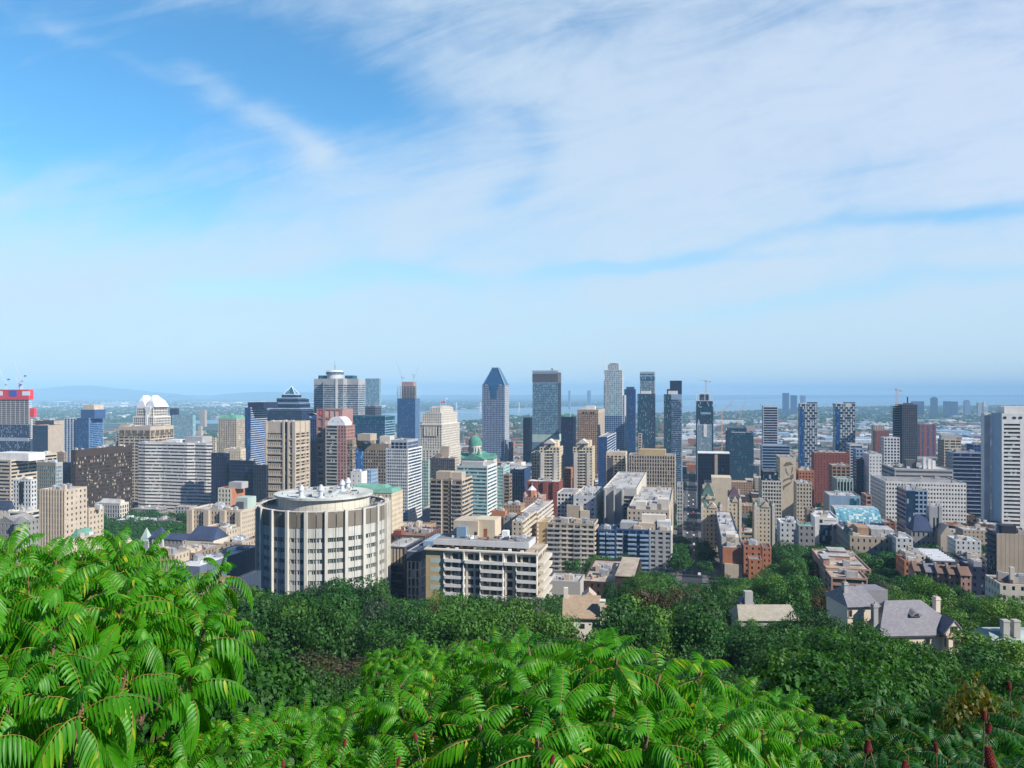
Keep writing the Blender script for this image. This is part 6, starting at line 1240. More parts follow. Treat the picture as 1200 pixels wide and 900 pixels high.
def win(px0, px1, py0, py1, y, n=2):
    x0, x1, z0, z1 = mx(px0), mx(px1), mz(py1), mz(py0)
    f = MB(); f.box(x0-.12, x1+.12, y-.06, y+.1, z0-.12, z1+.12); fr = f.build('window', wall('wframe', (.16,.12,.09), streak=False), o)
    w = (x1-x0)/n
    for k in range(n): g_ = MB(); g_.box(x0+k*w+.07, x0+(k+1)*w-.07, y-.10, y-.05, z0+.05, z1-.05); g_.build('pane', M['gdark'], fr)
    g_ = MB(); g_.box(x0-.25, x1+.25, y-.2, y+.05, z0-.3, z0-.13); g_.build('sill', M['ivory'], fr)
win(1112, 1119.5, 733.5, 740, -2.05); win(1115.5, 1122.5, 749, 758.5, -2.16); win(1107.2, 1110.4, 749, 757, -1.3, 1); win(1115.5, 1122.5, 766, 774, -2.16); win(1087, 1092, 750, 757, -.05, 1); win(1060, 1066, 750, 757, -.05); win(1129, 1131, 750, 757, -.05, 1) if False else None
# eyebrow dormer
m_ = MB(); ex0, ex1 = mx(1074.5), mx(1089); zc = mz(725)
m_.loft([[(ex0+(ex1-ex0)*i/12, y, zc+.8*max(0, math.sin(math.pi*i/12))**1.3+(.0 if y < 2 else .7)) for i in range(13)]+[(ex1, y, zc-.2), (ex0, y, zc-.2)] for y in (1.7, 4.6)]); dm = m_.build('eyebrow_dormer', slt, o)
g_ = MB(); g_.loft([[(ex0+(ex1-ex0)*(.22+.56*i/8), y, zc+.02+.42*math.sin(math.pi*i/8)) for i in range(9)] for y in (1.6, 1.75)]); g_.build('pane', M['gdark'], dm)
for (q0, q1, yt, y0, y1, zb_) in ((1119, 1124.5, 709.5, 6, 7.6, 0), (1029.5, 1035, 711.5, 2, 3.4, 5), (1008.5, 1013.5, 692, 8, 9.4, 0)):
    m_ = MB(); m_.box(mx(q0), mx(q1), y0, y1, zb_, mz(yt)); m_.box(mx(q0)-.15, mx(q1)+.15, y0-.15, y1+.15, mz(yt)-.7, mz(yt)-.45); c_ = m_.build('chimney', cw if q0 > 1100 else M['lgrey'], o)
    g_ = MB(); g_.cyl((mx(q0)+mx(q1))/2, (y0+y1)/2, mz(yt), mz(yt)+.5, .22, .18, 8); g_.build('chimney_pot', M['tbrick'], c_)
m_ = MB(); x0, x1 = mx(1003), mx(1045); e = mz(718)+.2; m_.box(mx(1005), mx(1043), 5, 16, 0, e); m_.build('rear_wing_wall', cw, o)
m_ = MB(); xr0, xr1 = mx(1009), mx(1036); zr = mz(699); m_.face([(x0,4.2,e),(x1,4.2,e),(xr1,10,zr),(xr0,10,zr)]); m_.face([(x1,17,e),(x0,17,e),(xr0,10,zr),(xr1,10,zr)]); m_.face([(x1,4.2,e),(x1,17,e),(xr1,10,zr)]); m_.face([(x0,17,e),(x0,4.2,e),(xr0,10,zr)]); m_.build('rear_wing_roof', slt, o)
m_ = MB(); m_.box(mx(1044), mx(1072), 11, 17, 0, mz(706)); m_.build('link_wing', slt, o); win(1007, 1010, 722, 729, 4.95, 1)
m_ = MB(); m_.box(mx(1120), mx(1128), -3.4, -2.2, 0, mz(763)); m_.build('porch', M['tbrick'], o)
# ---- steep roofed house in the centre
D = 200; o = empty('old_house', (X_(662, D), D, gz(D)-1), R(-6)); tag(o, 'old cream house with steep tan roof and tall chimneys in the central trees', 'house'); zb = gz(D)-1; s1 = D/906
mx = lambda px: (px-662)*s1; mz = lambda py: Z_(py, D)-zb
rf = shingle('oldroof', (.36,.27,.18)); ow = wall('oldwall', (.72,.66,.54), streak=False)
m_ = MB(); m_.box(mx(661), mx(704), 0, 8, 0, mz(722)); m_.loft([[(mx(703.9)+dx, 0, mz(722)), (mx(703.9)+dx, 8, mz(722)), (mx(703.9)+dx, 4, mz(704))] for dx in (-.3, 0)]); m_.build('wall', ow, o)
m_ = MB(); m_.loft([[(x, -.7, mz(724)), (x, 4, mz(703)), (x, 8.7, mz(724)), (x, 8.7, mz(724)+.25), (x, 4, mz(703)+.35), (x, -.7, mz(724)+.25)] for x in (mx(659), mx(704))]); m_.build('steep_roof', rf, o)
m_ = MB(); m_.loft([[(mx(681)+2*0, y, mz(705)), (mx(699), y, mz(705)), (mx(690), y, mz(697))] for y in (4, 9)]); m_.build('rear_gable_roof', wall('oldroof2', (.50,.38,.28), streak=False), o)
m_ = MB(); m_.box(mx(703), mx(709), -.6, 1.0, 0, mz(703)); m_.frus(mx(701), mx(710), -1.0, 1.2, 0, mz(703), mx(709), -.6, 1.0, mz(722)); m_.box(mx(702.5), mx(709.5), -.8, 1.2, mz(703), mz(702)); m_.build('chimney', ow, o)
m_ = MB(); m_.box(mx(660), mx(665), 3.2, 4.6, mz(712), mz(693)); m_.build('chimney', ow, o)
m_ = MB(); m_.box(mx(706), mx(716), 2, 8, 0, mz(720)); m_.build('side_wing', ow, o); m_ = MB(); m_.frus(mx(704), mx(719), 1.5, 8.5, mz(720), mx(704), mx(712), 4, 6, mz(715)); m_.build('side_wing_roof', M['orange'], o)
for q in ((667, 730), (680, 730), (694, 730)):
    f = MB(); f.box(mx(q[0]), mx(q[0])+1.2, -.08, .1, mz(q[1]+6), mz(q[1])); fr = f.build('window', M['lgrey'], o); g_ = MB(); g_.box(mx(q[0])+.1, mx(q[0])+1.1, -.12, -.07, mz(q[1]+6)+.1, mz(q[1])-.1); g_.build('pane', M['gdark'], fr)
# stone manor between the trees, with pointed roof
D = 215; o = empty('stone_manor', (X_(868, D), D, gz(D)-1)); tag(o, 'long low stone roofed manor with square chimney and pointed slate cap', 'house'); zb = gz(D)-1; s1 = D/906
mx = lambda px: (px-868)*s1; mz = lambda py: Z_(py, D)-zb
m_ = MB(); m_.box(mx(868), mx(934), 0, 9, 0, mz(727)); m_.build('wall', M['lgrey'], o); m_ = MB(); m_.gable(mx(865), mx(937), -.6, 9.6, mz(727), mz(713.5), 'x', 1); m_.build('roof', shingle('manorroof', (.36,.33,.26)), o)
m_ = MB(); m_.box(mx(879.5), mx(889), 5, 7, mz(716), mz(699)); m_.build('chimney', M['lgrey'], o); m_ = MB(); m_.frus(mx(874), mx(892), 5.5, 9, mz(714), mz(0)*0+mx(882), mx(885), 7, 7.6, mz(704)); m_.build('slate_cap', M['slateroof'], o)
# bottom right chimneys + roof
D = 150; o = empty('stone_house', (X_(1170, D), D, gz(D)-1)); tag(o, 'stone house with green lead roof and two chimneys at the right edge', 'house'); zb = gz(D)-1; s1 = D/906
mx = lambda px: (px-1170)*s1; mz = lambda py: Z_(py, D)-zb
m_ = MB(); m_.box(mx(1166), mx(1225), 0, 8, 0, mz(757)); m_.build('wall', M['lgrey'], o); m_ = MB(); m_.frus(mx(1162), mx(1230), -.5, 8.5, mz(757), mx(1168), mx(1224), 2.6, 5, mz(744)); m_.build('roof', roofm('leadgreen', (.34,.42,.40)), o)
for q in (1180, 1192.5): m_ = MB(); m_.box(mx(q), mx(q+7.5), 1, 2.2, mz(757), mz(729)); m_.box(mx(q)-.1, mx(q+7.5)+.1, .9, 2.3, mz(731), mz(730)); m_.build('chimney', M['conc'], o)
b = B(LB, 'white edge villa', 'pale villa with flat roofs and chimney in front of the sand coloured block', 1160, 1172, 1225, 684, 270, side='L', wm='ivory', gm='gdark', mode='few', fh=3.2, bw=3, cap=.7, roof='rbrown', units=3, depth=14)
b.box('chimney', 'ivory', b.fx(1184, 4), b.fx(1189, 4), 4, 5.2, b.h-1, b.fz(664, 0, 4)); b.pbox('upper_storey', 'lgrey', 1187, 1215, 676, 5, 12)
# ================================================================ low-rise blocks that fill the street grid
lrr = random.Random(21)
def pxrange(pts):
    p = [CPX+FOC*x/y for x, y in pts]; return min(p), max(p)
def hidden(px0, px1, pytop, D):
    """behind a nearer, taller landmark that covers all of its columns"""
    cov = sorted((l[5], l[6]) for l in LM if l[8] < D-5 and l[7] < pytop-1 and l[6] > px0 and l[5] < px1)
    c = px0
    for a, b_ in cov:
        if a > c+.6: return False
        c = max(c, b_)
    return c >= px1-.6
def blocked(px0, px1, pytop, D):
    """would rise in front of a farther landmark's visible wall"""
    for l in LM:
        if l[8] > D+10 and min(px1, l[6])-max(px0, l[5]) > 2 and pytop < l[7]+ (11 if l[8] < 1000 else 26): return True
    return False
STY = [('brick','red brick',('rgrey','grey')), ('dbrick','dark brick',('rlight','pale')), ('rust','rust brick',('rgrey','grey')), ('beige','beige',('rlight','pale')), ('lgrey','light grey',('rlight','pale')), ('white2','white',('rwhite','white')),
       ('tbrick','tan brick',('rtan','tan')), ('conc','grey concrete',('rgrey','grey')), ('ivory','cream',('rlight','pale')), ('dgrey','charcoal',('rdark','black')), ('mauve','plum',('rgrey','grey')), ('grey','grey stone',('rdark','black'))]
usedlab = {}; nfill = 0; cells = []
gy = 470.0
while gy < 1500:
    dy = 24 if gy < 900 else 34
    gx = -900.0
    while gx < 900:
        w = lrr.uniform(15, 34) if gy < 900 else lrr.uniform(24, 48); d = dy*lrr.uniform(.72, .9)
        x, y = ungrid(gx, gy); cells.append((gx, gy, w, d)); gx += w+lrr.choice([.6, .6, 2.5, 9])
    gy += dy+(9 if int(gy/dy) % 2 else 1)
for gx, gy, w, d in cells:
    if nfill >= 270: break
    if gx < 11 and gx+w > -11: continue
    if any(gy < q+7 and gy+d > q-7 for q in (545, 690, 850, 1010, 1180, 1360)): continue
    if any(gx < l[2]+1 and gx+w > l[1]-1 and gy < l[4]+1 and gy+d > l[3]-1 for l in LM): continue
    P4 = [ungrid(a, b_) for a, b_ in ((gx, gy), (gx+w, gy), (gx, gy+d), (gx+w, gy+d))]
    p0, p1 = pxrange(P4); D = min(p[1] for p in P4)
    if p1 < -10 or p0 > 1210 or D < 400: continue
    px = (p0+p1)/2
    if px < 300 and D < 700: continue                    # campus lawns and trees
    if px > 880 and D < 470: continue
    if 860 < px < 985 and D < 620: continue              # the wooded corner beside the flats
    if px > 1060 and D < 560: continue
    if 285 < px < 300 and D < 500: continue
    H = lrr.choice([9, 10, 12, 13, 16, 20]) if D < 1000 else lrr.choice([10, 14, 18, 24, 30])
    base = gz(D)-1.5; ok = False
    for _ in range(4):
        pt = HOR-(base+H-CZ)/D*FOC
        if blocked(p0, p1, pt, D): H *= .72
        else: ok = True; break
    if not ok or H < 5: continue
    if hidden(p0, p1, pt, D): continue
    st = lrr.choice(STY[:4] if (px > 930 and lrr.random() < .55) else STY)
    k = min(LM, key=lambda l: (max(l[1]-gx-w, gx-l[2], 0)**2+max(l[3]-gy-d, gy-l[4], 0)**2))
    rel = 'just behind' if gy > k[4]-2 else 'just in front of' if gy+d < k[3]+2 else 'beside' 
    size = 'small' if w*d < 420 else 'wide' if w > 30 else 'low' if H < 11 else 'mid-sized'
    nu = lrr.randint(0, 4 if D > 900 else 7); feat = {0: 'bare %s roof' % st[2][1], 1: 'one box on its %s roof' % st[2][1]}.get(nu, '%d boxes on its %s roof' % (nu, st[2][1]))
    lab = '%s %s block with %s, %s the %s' % (size, st[1], feat, rel, k[0])
    if len(lab.split()) > 16: lab = '%s %s block, %s roof, %s the %s' % (size, st[1], st[2][1], rel, k[0])
    if len(lab.split()) > 16: lab = '%s %s block %s the %s' % (size, st[1], rel, k[0])
    if lab in usedlab: 
        continue
    usedlab[lab] = 1
    x, y = ungrid(gx, gy); ob = object.__new__(Bld)
    ob.a, ob.b, ob.h, ob.D, ob.base, ob.O = w, d, H, D, base, (x, y); ob.u = (math.cos(GRID), -math.sin(GRID)); ob.v = (math.sin(GRID), math.cos(GRID)); ob.t = .4
    ob.th = empty('city_block', (x, y, base), -GRID); tag(ob.th, lab, 'building', 'low blocks filling the streets')
    md = lrr.choice(['few', 'few', 'grid', 'bands']); ob.shell(st[0], 'gdark' if lrr.random() < .6 else 'gwarm', fh=3.3, bw=lrr.uniform(2.6, 4), pier=lrr.uniform(.4, .65), sp=lrr.uniform(.42, .55), cap=1.1, mode=md, per=False, roof=st[2][0], units=0)
    for q in range(nu):
        ux = lrr.uniform(1, w-5); uy = lrr.uniform(1, d-5); sx = lrr.uniform(1.2, 4); sy = lrr.uniform(1.2, 4); m_ = MB(); m_.box(ux, ux+sx, uy, uy+sy, H-1.2, H+lrr.uniform(.6, 2.4)); m_.build('roof_unit', M[lrr.choice(['hvac', 'rlight', 'conc', st[0]])], ob.th)
    if H < 13 and lrr.random() < .3: m_ = MB(); m_.box(w*.15, w*.2, d*.4, d*.5, H-1, H+2.5); m_.build('chimney', M['brick'], ob.th)
    nfill += 1
print('fill blocks', nfill)
# ---- beyond: districts that read as one mass
def mass(name, label, mats, n, dy0, dy1, seed, pxr=(-60, 1260), hs=(5, 14), ws=(9, 30), bias=1.0):
    rr = random.Random(seed); m_ = MB(); c = 0
    for _ in range(n*3):
        if c >= n: break
        D = dy0*(dy1/dy0)**(rr.random()**bias); px = rr.uniform(*pxr); x = X_(px, D)
        g_ = gridxy(x, D)
        if any(l[1]-4 < g_[0] < l[2]+4 and l[3]-4 < g_[1] < l[4]+4 for l in LM): continue
        py = HOR+(CZ-9)/D*FOC
        if wet(px, py): continue
        if abs(g_[0]) < 10: continue
        w = rr.uniform(*ws)*(1+D/9000); d = rr.uniform(*ws); h = rr.uniform(*hs)*(1 if rr.random() < .9 else 2.2); z = gz(D)
        k = len(m_.v); m_.cur = rr.choices(range(len(mats)), [q[1] for q in mats])[0]
        cc, ss_ = math.cos(GRID), math.sin(GRID)
        for zz in (z-1, z+h):
            for (a, b_) in ((0,0),(w,0),(w,d),(0,d)): m_.v.append((x+a*cc+b_*ss_, D-a*ss_+b_*cc, zz))
        for q in ((4,5,6,7),(0,1,5,4),(1,2,6,5),(3,0,4,7)): m_.f.append(tuple(k+i for i in q)); m_.mi.append(m_.cur)
        c += 1
    o = m_.build(name, [M[q[0]] for q in mats]); return tag(o, label, kind='stuff')
_fp = sorted(far_); _np = sorted(near_)
def wet(px, py):
    f = float(np.interp(px, [p[0] for p in _fp], [p[1] for p in _fp])); n_ = float(np.interp(px, [p[0] for p in _np], [p[1] for p in _np])); return f-.5 < py < n_+1
mass('low_rise_district', 'low hazy district of flat roofs between the towers and the river', [('rlight',2),('rust',2),('rgrey',4),('white2',1),('tbrick',2),('rdark',3)], 2300, 1500, 4300, 1, hs=(6, 15), ws=(12, 40))
mass('far_suburb', 'far suburb of tiny pale roofs beyond the river', [('rwhite',1),('rlight',3),('rgrey',4),('rtan',1)], 2600, 4400, 17000, 2, hs=(5, 10), ws=(10, 45), bias=.75)
mass('warehouse_rows', 'bright white far warehouse roofs near the horizon', [('rwhite',1)], 130, 9500, 15500, 4, pxr=(0, 420), hs=(10, 16), ws=(60, 260))
mass('shore_sheds', 'pale sheds and rail yards near the river on the right', [('rwhite',2),('rlight',2),('rust',1),('lblue',1)], 260, 2600, 5000, 6, pxr=(780, 1160), hs=(6, 12), ws=(30, 130))
# bridges
def bridge(name, label, a, b_, zd, n, truss=0, wdt=14, mat='lblue'):
    A = Vector((*atz(*a), 0)); Bv = Vector((*atz(*b_), 0)); d = Bv-A; L = d.length; o = empty(name, (A.x, A.y, 9), math.atan2(d.y, d.x)); tag(o, label, 'bridge')
    m_ = MB(); m_.box(0, L, -wdt/2, wdt/2, zd-4, zd); m_.build('deck', M[mat], o)
    for i in range(n): x = L*(i+.5)/n; m_ = MB(); m_.box(x-4, x+4, -wdt/2, wdt/2, -2, zd-4); m_.build('pier', M[mat], o)
    if truss:
        m_ = MB(); n2 = int(L/40)
        for i in range(n2):
            x = L*i/n2; h = truss*(1+1.2*math.exp(-((i/n2-.45)/.12)**2)); 
            m_.bar((x, 0, zd), (x+20, 0, zd+h), 3); m_.bar((x+20, 0, zd+h), (x+40, 0, zd), 3); m_.bar((x+20-20, 0, zd+h), (x+20+20, 0, zd+h), 2.5)
        m_.build('truss', M[mat], o)
    return o
bridge('road_bridge', 'long concrete road bridge with piers behind the blue peaked tower', (500, 488.5), (660, 487.5), 34, 14)
bridge('truss_bridge', 'long steel truss bridge crossing the wide water on the right', (790, 477), (990, 474), 36, 12, 22)
for i, (px, y0, y1, lab) in enumerate(((535, 480, 471.5, 'far slender pylon left of the blue peaked tower'), (563, 486, 471, 'slender pylon touching the left edge of the blue peaked tower'), (608.5, 487, 471, 'slender pylon just right of the blue peaked tower'))):
    D = 6400; o = empty('pylon', (X_(px, D), D, Z_(y0, D))); tag(o, lab, 'pylon'); m_ = MB(); H = Z_(y1, D)-Z_(y0, D)
    m_.bar((-6, 0, -30), (-1, 0, H), 3.4); m_.bar((6, 0, -30), (1, 0, H), 3.4); m_.build('mast', M['wmetal'], o); m_ = MB(); m_.box(-5, 5, -1, 1, H*.5, H*.5+3); m_.build('cross_arm', M['wmetal'], o)
# ---- cars on the long street
def make_car(mat):
    o = empty('car', (0, 0, 0)); m_ = MB(); m_.loft([[(-.85,-2.1,.3),(.85,-2.1,.3),(.85,2.1,.3),(-.85,2.1,.3)], [(-.9,-2.2,.7),(.9,-2.2,.7),(.9,2.2,.7),(-.9,2.2,.7)], [(-.85,-2.1,.95),(.85,-2.1,.95),(.85,2.1,.95),(-.85,2.1,.95)]]); m_.frus(-.8,.8,-1.1,1.6,.95,-.66,.66,-.6,1.2,1.5); m_.build('body', M[mat], o)
    m_ = MB(); m_.frus(-.82,.82,-1.0,1.5,1.0,-.7,.7,-.62,1.22,1.4); m_.build('window', M['gdark'], o)
    for sx in (-.8, .8):
        for sy in (-1.35, 1.35): m_ = MB(); m_.loft([[(sx+dx, sy+.33*math.cos(q*math.pi/5), .33+.33*math.sin(q*math.pi/5)) for q in range(10)] for dx in (-.1, .1)]); m_.build('wheel', M['dark'], o)
    return o
cl = {'wmetal': 'white car on the long straight street', 'dark': 'black car on the long straight street', 'red': 'red car on the long straight street', 'hvac': 'grey car on the long straight street'}
plain('carred', (.4,.02,.02), .3); protos = {}
for i in range(44):
    mt = lrr.choices(list(cl), [2, 5, 1, 3])[0]; gy = 470+i*17+lrr.uniform(-4, 4); lane = lrr.choice([-4.3, -1.6, 1.6, 4.3])
    if mt not in protos: protos[mt] = c = make_car(mt); tag(c, cl[mt], 'car', cl[mt].replace(' car on', ' cars on'))
    else: c = copy_tree(protos[mt]); 
    x, y = ungrid(lane, gy); c.location = (x, y, gz(y)+.36); c.rotation_euler = (0, 0, -GRID+(math.pi if lane < 0 else 0))
# ================================================================ trees
def np_mesh(name, V, Fq, mats, mi=None):
    me = bpy.data.meshes.new(name); n, k = len(V), Fq.shape[1]
    me.vertices.add(n); me.vertices.foreach_set('co', np.asarray(V, dtype=np.float32).ravel())
    me.loops.add(Fq.size); me.loops.foreach_set('vertex_index', Fq.astype(np.int32).ravel())
    me.polygons.add(len(Fq)); me.polygons.foreach_set('loop_start', np.arange(0, Fq.size, k, dtype=np.int32)); me.polygons.foreach_set('loop_total', np.full(len(Fq), k, dtype=np.int32))
    for m in mats: me.materials.append(m)
    if mi is not None: me.polygons.foreach_set('material_index', mi.astype(np.int32))
    me.update(); me.validate(); return me
def leaf_quads(P, N, size, rs, asp=.6):
    """one pointed leaf face per point, lying roughly across the normal"""
    n = len(P); T = rs.normal(size=(n, 3)); T -= (T*N).sum(1, keepdims=True)*N; T /= np.linalg.norm(T, axis=1, keepdims=True)+1e-9
    B_ = np.cross(N, T); s = (size*rs.uniform(.6, 1.35, n))[:, None]
    V = np.stack([P-T*s*.5, P+B_*s*asp*.5-T*s*.05, P+T*s*.5, P-B_*s*asp*.5-T*s*.05], 1).reshape(-1, 3)
    return V, np.arange(4*n).reshape(-1, 4)
def crown_mesh(name, mat, seed, nl=26, leaves=5200, size=.028, rx=.40, z0=.22, shape='round'):
    rs = np.random.RandomState(seed); C = []; r = []
    for i in range(nl):
        f = (i+.5)/nl; q = i*2.39996
        if shape == 'cone': zz = z0+(1-z0)*f; rad = rx*(1-f)*.8; lr = .05+.13*(1-f)
        else:
            zz = z0+.12+(1-z0-.26)*rs.uniform(0, 1); prof = math.sqrt(max(.05, 1-((zz-z0-.3)/(.62))**2)); rad = rx*prof*rs.uniform(.45, .98); lr = rs.uniform(.11, .20)
        C.append((rad*math.cos(q), rad*math.sin(q), zz)); r.append(lr)
    C = np.array(C); r = np.array(r); w = r**2; w /= w.sum(); idx = rs.choice(nl, leaves, p=w)
    d = rs.normal(size=(leaves, 3)); d[:, 2] = d[:, 2]*.9+.25; d /= np.linalg.norm(d, axis=1, keepdims=True)
    bump = 1+.16*np.sin(d[:, 0]*9+idx)*np.sin(d[:, 1]*8+idx*2)+.1*np.sin(d[:, 2]*13+idx)
    P = C[idx]+d*(r[idx]*bump*rs.uniform(.72, 1.06, leaves)**.6)[:, None]*np.array([1, 1, .82])
    N = d+rs.normal(size=(leaves, 3))*.38; N /= np.linalg.norm(N, axis=1, keepdims=True)
    V, F_ = leaf_quads(P, N, np.full(leaves, size)*1.0, rs, .75)
    return np_mesh(name, V, F_, [mat])
def trunk_mesh(seed, z1=.62):
    rr = random.Random(seed); m_ = MB(); n = 7
    m_.loft([[(r*math.cos(2*math.pi*i/n)+dx, r*math.sin(2*math.pi*i/n), z) for i in range(n)] for r, z, dx in ((.03, -.06, 0), (.022, .02, 0), (.018, .25, .01), (.012, .45, .0), (.004, z1+.2, .01))])
    for k in range(6):
        q = k*1.1+rr.random(); z = .26+.06*k; m_.bar((0, 0, z), (.26*math.cos(q), .26*math.sin(q), z+.22), .016, 5, .004)
    return m_.mesh('trunk', [wall('bark', (.10,.075,.055), streak=False, scale=3)])
LF = {}
def leafs():
    LF['dark'] = leafm('leaf_dark', (.014,.062,.009), (.040,.140,.014), scale=4, trans=.22, rndamp=.75)
    LF['mid'] = leafm('leaf_mid', (.024,.098,.010), (.070,.20,.018), scale=4, trans=.22, rndamp=.7)
    LF['light'] = leafm('leaf_light', (.045,.130,.012), (.11,.25,.02), scale=4, trans=.25, rndamp=.5)
    LF['rust'] = leafm('leaf_rust', (.040,.060,.018), (.110,.060,.025), scale=4, trans=.2)
    LF['yellow'] = leafm('leaf_yellow', (.20,.15,.02), (.30,.24,.03), scale=4)
    LF['blue'] = leafm('leaf_blue', (.030,.065,.035), (.070,.110,.055), scale=4)
leafs()
CR = {}; trunks = [trunk_mesh(k) for k in range(3)]
for key in LF:
    CR[key] = [crown_mesh('crown', LF[key], 11*k+len(key), nl=24+4*k, leaves=8000, size=.029, rx=.34+.03*k) for k in range(3 if key in ('dark', 'mid', 'light') else 1)]
CR['conifer'] = [crown_mesh('crown', LF['blue'], 77, nl=40, leaves=6000, size=.028, rx=.22, z0=.1, shape='cone')]
KN = {'dark': 'dense dark green tree', 'mid': 'mid green leafy tree', 'light': 'bright green leafy tree', 'rust': 'tree with reddish brown early autumn leaves', 'yellow': 'small golden yellow tree', 'blue': 'blue green silvery tree', 'conifer': 'narrow dark conifer'}
ntree = 0
TREES = []
def tree(x, y, H, key, where, wid=1.0, rr=rnd):
    px = CPX+FOC*x/y
    if -15 < px < 1215: TREES.append((H/y, (x, y, H, key, where, wid, rr.random())))
def make_tree(x, y, H, key, where, wid, r_):
    """an individual tree: Empty > trunk, crown"""
    global ntree
    rr = random.Random(int(r_*1e6))
    o = empty('tree', (x, y, gz(max(y, 0))-.2), rr.uniform(0, 6.28)); o.scale = (H*wid*rr.uniform(.9, 1.1), H*wid*rr.uniform(.9, 1.1), H)
    tag(o, '%s %s' % (KN[key], where), 'tree', '%ss %s' % (KN[key].replace('tree with', 'trees with') if 'with' in KN[key] else KN[key], where))
    t = bpy.data.objects.new('trunk', rr.choice(trunks)); COL.objects.link(t); t.parent = o
    c = bpy.data.objects.new('crown', rr.choice(CR[key])); COL.objects.link(c); c.parent = o
    ntree += 1; return o
TL = ([-40,230,250,275,330,350,365,400,430,450,470,497,520,545,570,600,640,662,690,718,745,762,790,812,830,860,880,900,940,955,975,1020,1032,1060,1100,1130,1160,1180,1240],
      [700,702,690,680,690,690,680,673,677,692,701,692,690,694,692,697,694,692,697,692,670,664,668,682,676,670,672,652,640,668,688,690,664,671,672,680,690,698,694])
def tmin(px, D):
    t = float(np.interp(px, *TL))
    if D < 203 and 655 < px < 722: t = max(t, 757 if px > 694 else 735)
    if D < 190 and 996 < px < 1142: t = max(t, float(np.interp(px, [996,1005,1050,1085,1100,1112,1142], [722,726,735,745,771,781,752])))
    if D < 216 and 862 < px < 938: t = max(t, 729)
    if D < 152 and 1172 < px < 1203: t = max(t, 746)
    if D < 345 and 678 < px < 745: t = max(t, 693)
    if D < 340 and 960 < px < 1022: t = max(t, 688)
    if D < 330 and 1068 < px < 1142: t = max(t, 671)
    if D < 300 and 1150 < px < 1230: t = max(t, 694)
    return t
tr = random.Random(99); cand = []
D = 95.0
while D < 440:
    step = 11.5+D*.012; xw = D*.70; x = -xw+tr.uniform(0, step)
    while x < xw:
        cand.append((x+tr.uniform(-2.5, 2.5), D+tr.uniform(-4, 4))); x += step*tr.uniform(.8, 1.2)
    D += 12.5+D*.02
def near_lm(x, y, mg=3.5):
    g_ = gridxy(x, y); return any(l[1]-mg < g_[0] < l[2]+mg and l[3]-mg < g_[1] < l[4]+mg for l in LM)
houses = [(X_(1070,190), 192, 20, 14), (X_(686,203), 205, 10, 9), (X_(900,219), 220, 13, 8), (X_(1195,153), 154, 9, 8)]
for (x, y) in cand:
    px = CPX+FOC*x/y
    if near_lm(x, y) or any(abs(x-h[0]) < h[2] and abs(y-h[1]) < h[3] for h in houses): continue
    if abs(gridxy(x, y)[0]) < 9 and y > 452: continue
    if px < 240 and y < 330: 
        if tr.random() < .55: continue
    H = tr.uniform(12, 18) if y > 130 else tr.uniform(9, 14)
    z1 = gz(y)+H; pyt = HOR-(z1-CZ)/y*FOC; m0 = max(tmin(px-12, y), tmin(px, y), tmin(px+12, y))
    if pyt < m0+2: H = Z_(m0+tr.uniform(1, 11), y)-gz(y)
    elif y > 115 and tr.random() < .62: H = min(max(H, Z_(m0+tr.uniform(1, 16), y)-gz(y)), 21)
    if H < 4.0: continue
    key = tr.choices(['dark', 'mid', 'light', 'blue', 'rust'], [5, 4, 1.6, 1.0, .5])[0]
    if 240 < px < 335 and y < 170: key = tr.choice(['rust', 'rust', 'blue', 'dark'])
    if px > 700 and key == 'light' and tr.random() < .5: key = 'dark'
    where = ('in the wood below the round tower' if px < 490 else 'in the central wood below the balcony flats' if px < 720 else 'in the dark wood left of the mansion' if px < 1000 else 'in the wood around the mansion')
    tree(x, y, H, key, where, min(1.7, max(.85, 15.5/H*1.02)), tr)
print('wood trees', ntree)
tree(X_(551, 262), 262, 9, 'yellow', 'under the stepped balcony flats', 1.0)
for (px, py, D, k_, w_) in ((376, 688, 232, 'dark', .95), (406, 674, 236, 'dark', 1.0), (437, 679, 240, 'dark', .95), (287, 682, 250, 'blue', 1.0), (312, 690, 236, 'mid', .9), (745, 670, 300, 'dark', .8), (762, 667, 310, 'mid', .8), (722, 681, 290, 'dark', .8), (848, 673, 300, 'dark', .8), (878, 672, 310, 'mid', .8), (262, 714, 200, 'rust', 1.0), (298, 704, 205, 'rust', 1.0), (330, 716, 185, 'rust', .9), (1000, 719, 160, 'dark', .7), (1024, 733, 152, 'mid', .7), (875, 721, 192, 'mid', .7), (900, 724, 193, 'dark', .7), (922, 721, 190, 'mid', .7), (985, 725, 165, 'dark', .9), (1012, 736, 150, 'mid', .8), (1040, 743, 145, 'mid', .8), (1072, 749, 135, 'light', .8), (880, 728, 195, 'dark', .8), (904, 729, 198, 'mid', .8), (926, 728, 192, 'dark', .8), (1150, 748, 140, 'mid', .8), (520, 691, 250, 'mid', .8), (600, 700, 235, 'dark', .9), (625, 699, 236, 'dark', .9)):
    tree(X_(px, D), D, Z_(py, D)-gz(D), k_, 'in the wood below the round tower' if px < 490 else 'in the central wood below the balcony flats' if px < 700 else 'in the dark wood left of the mansion' if px < 1000 else 'in the wood around the mansion', w_)
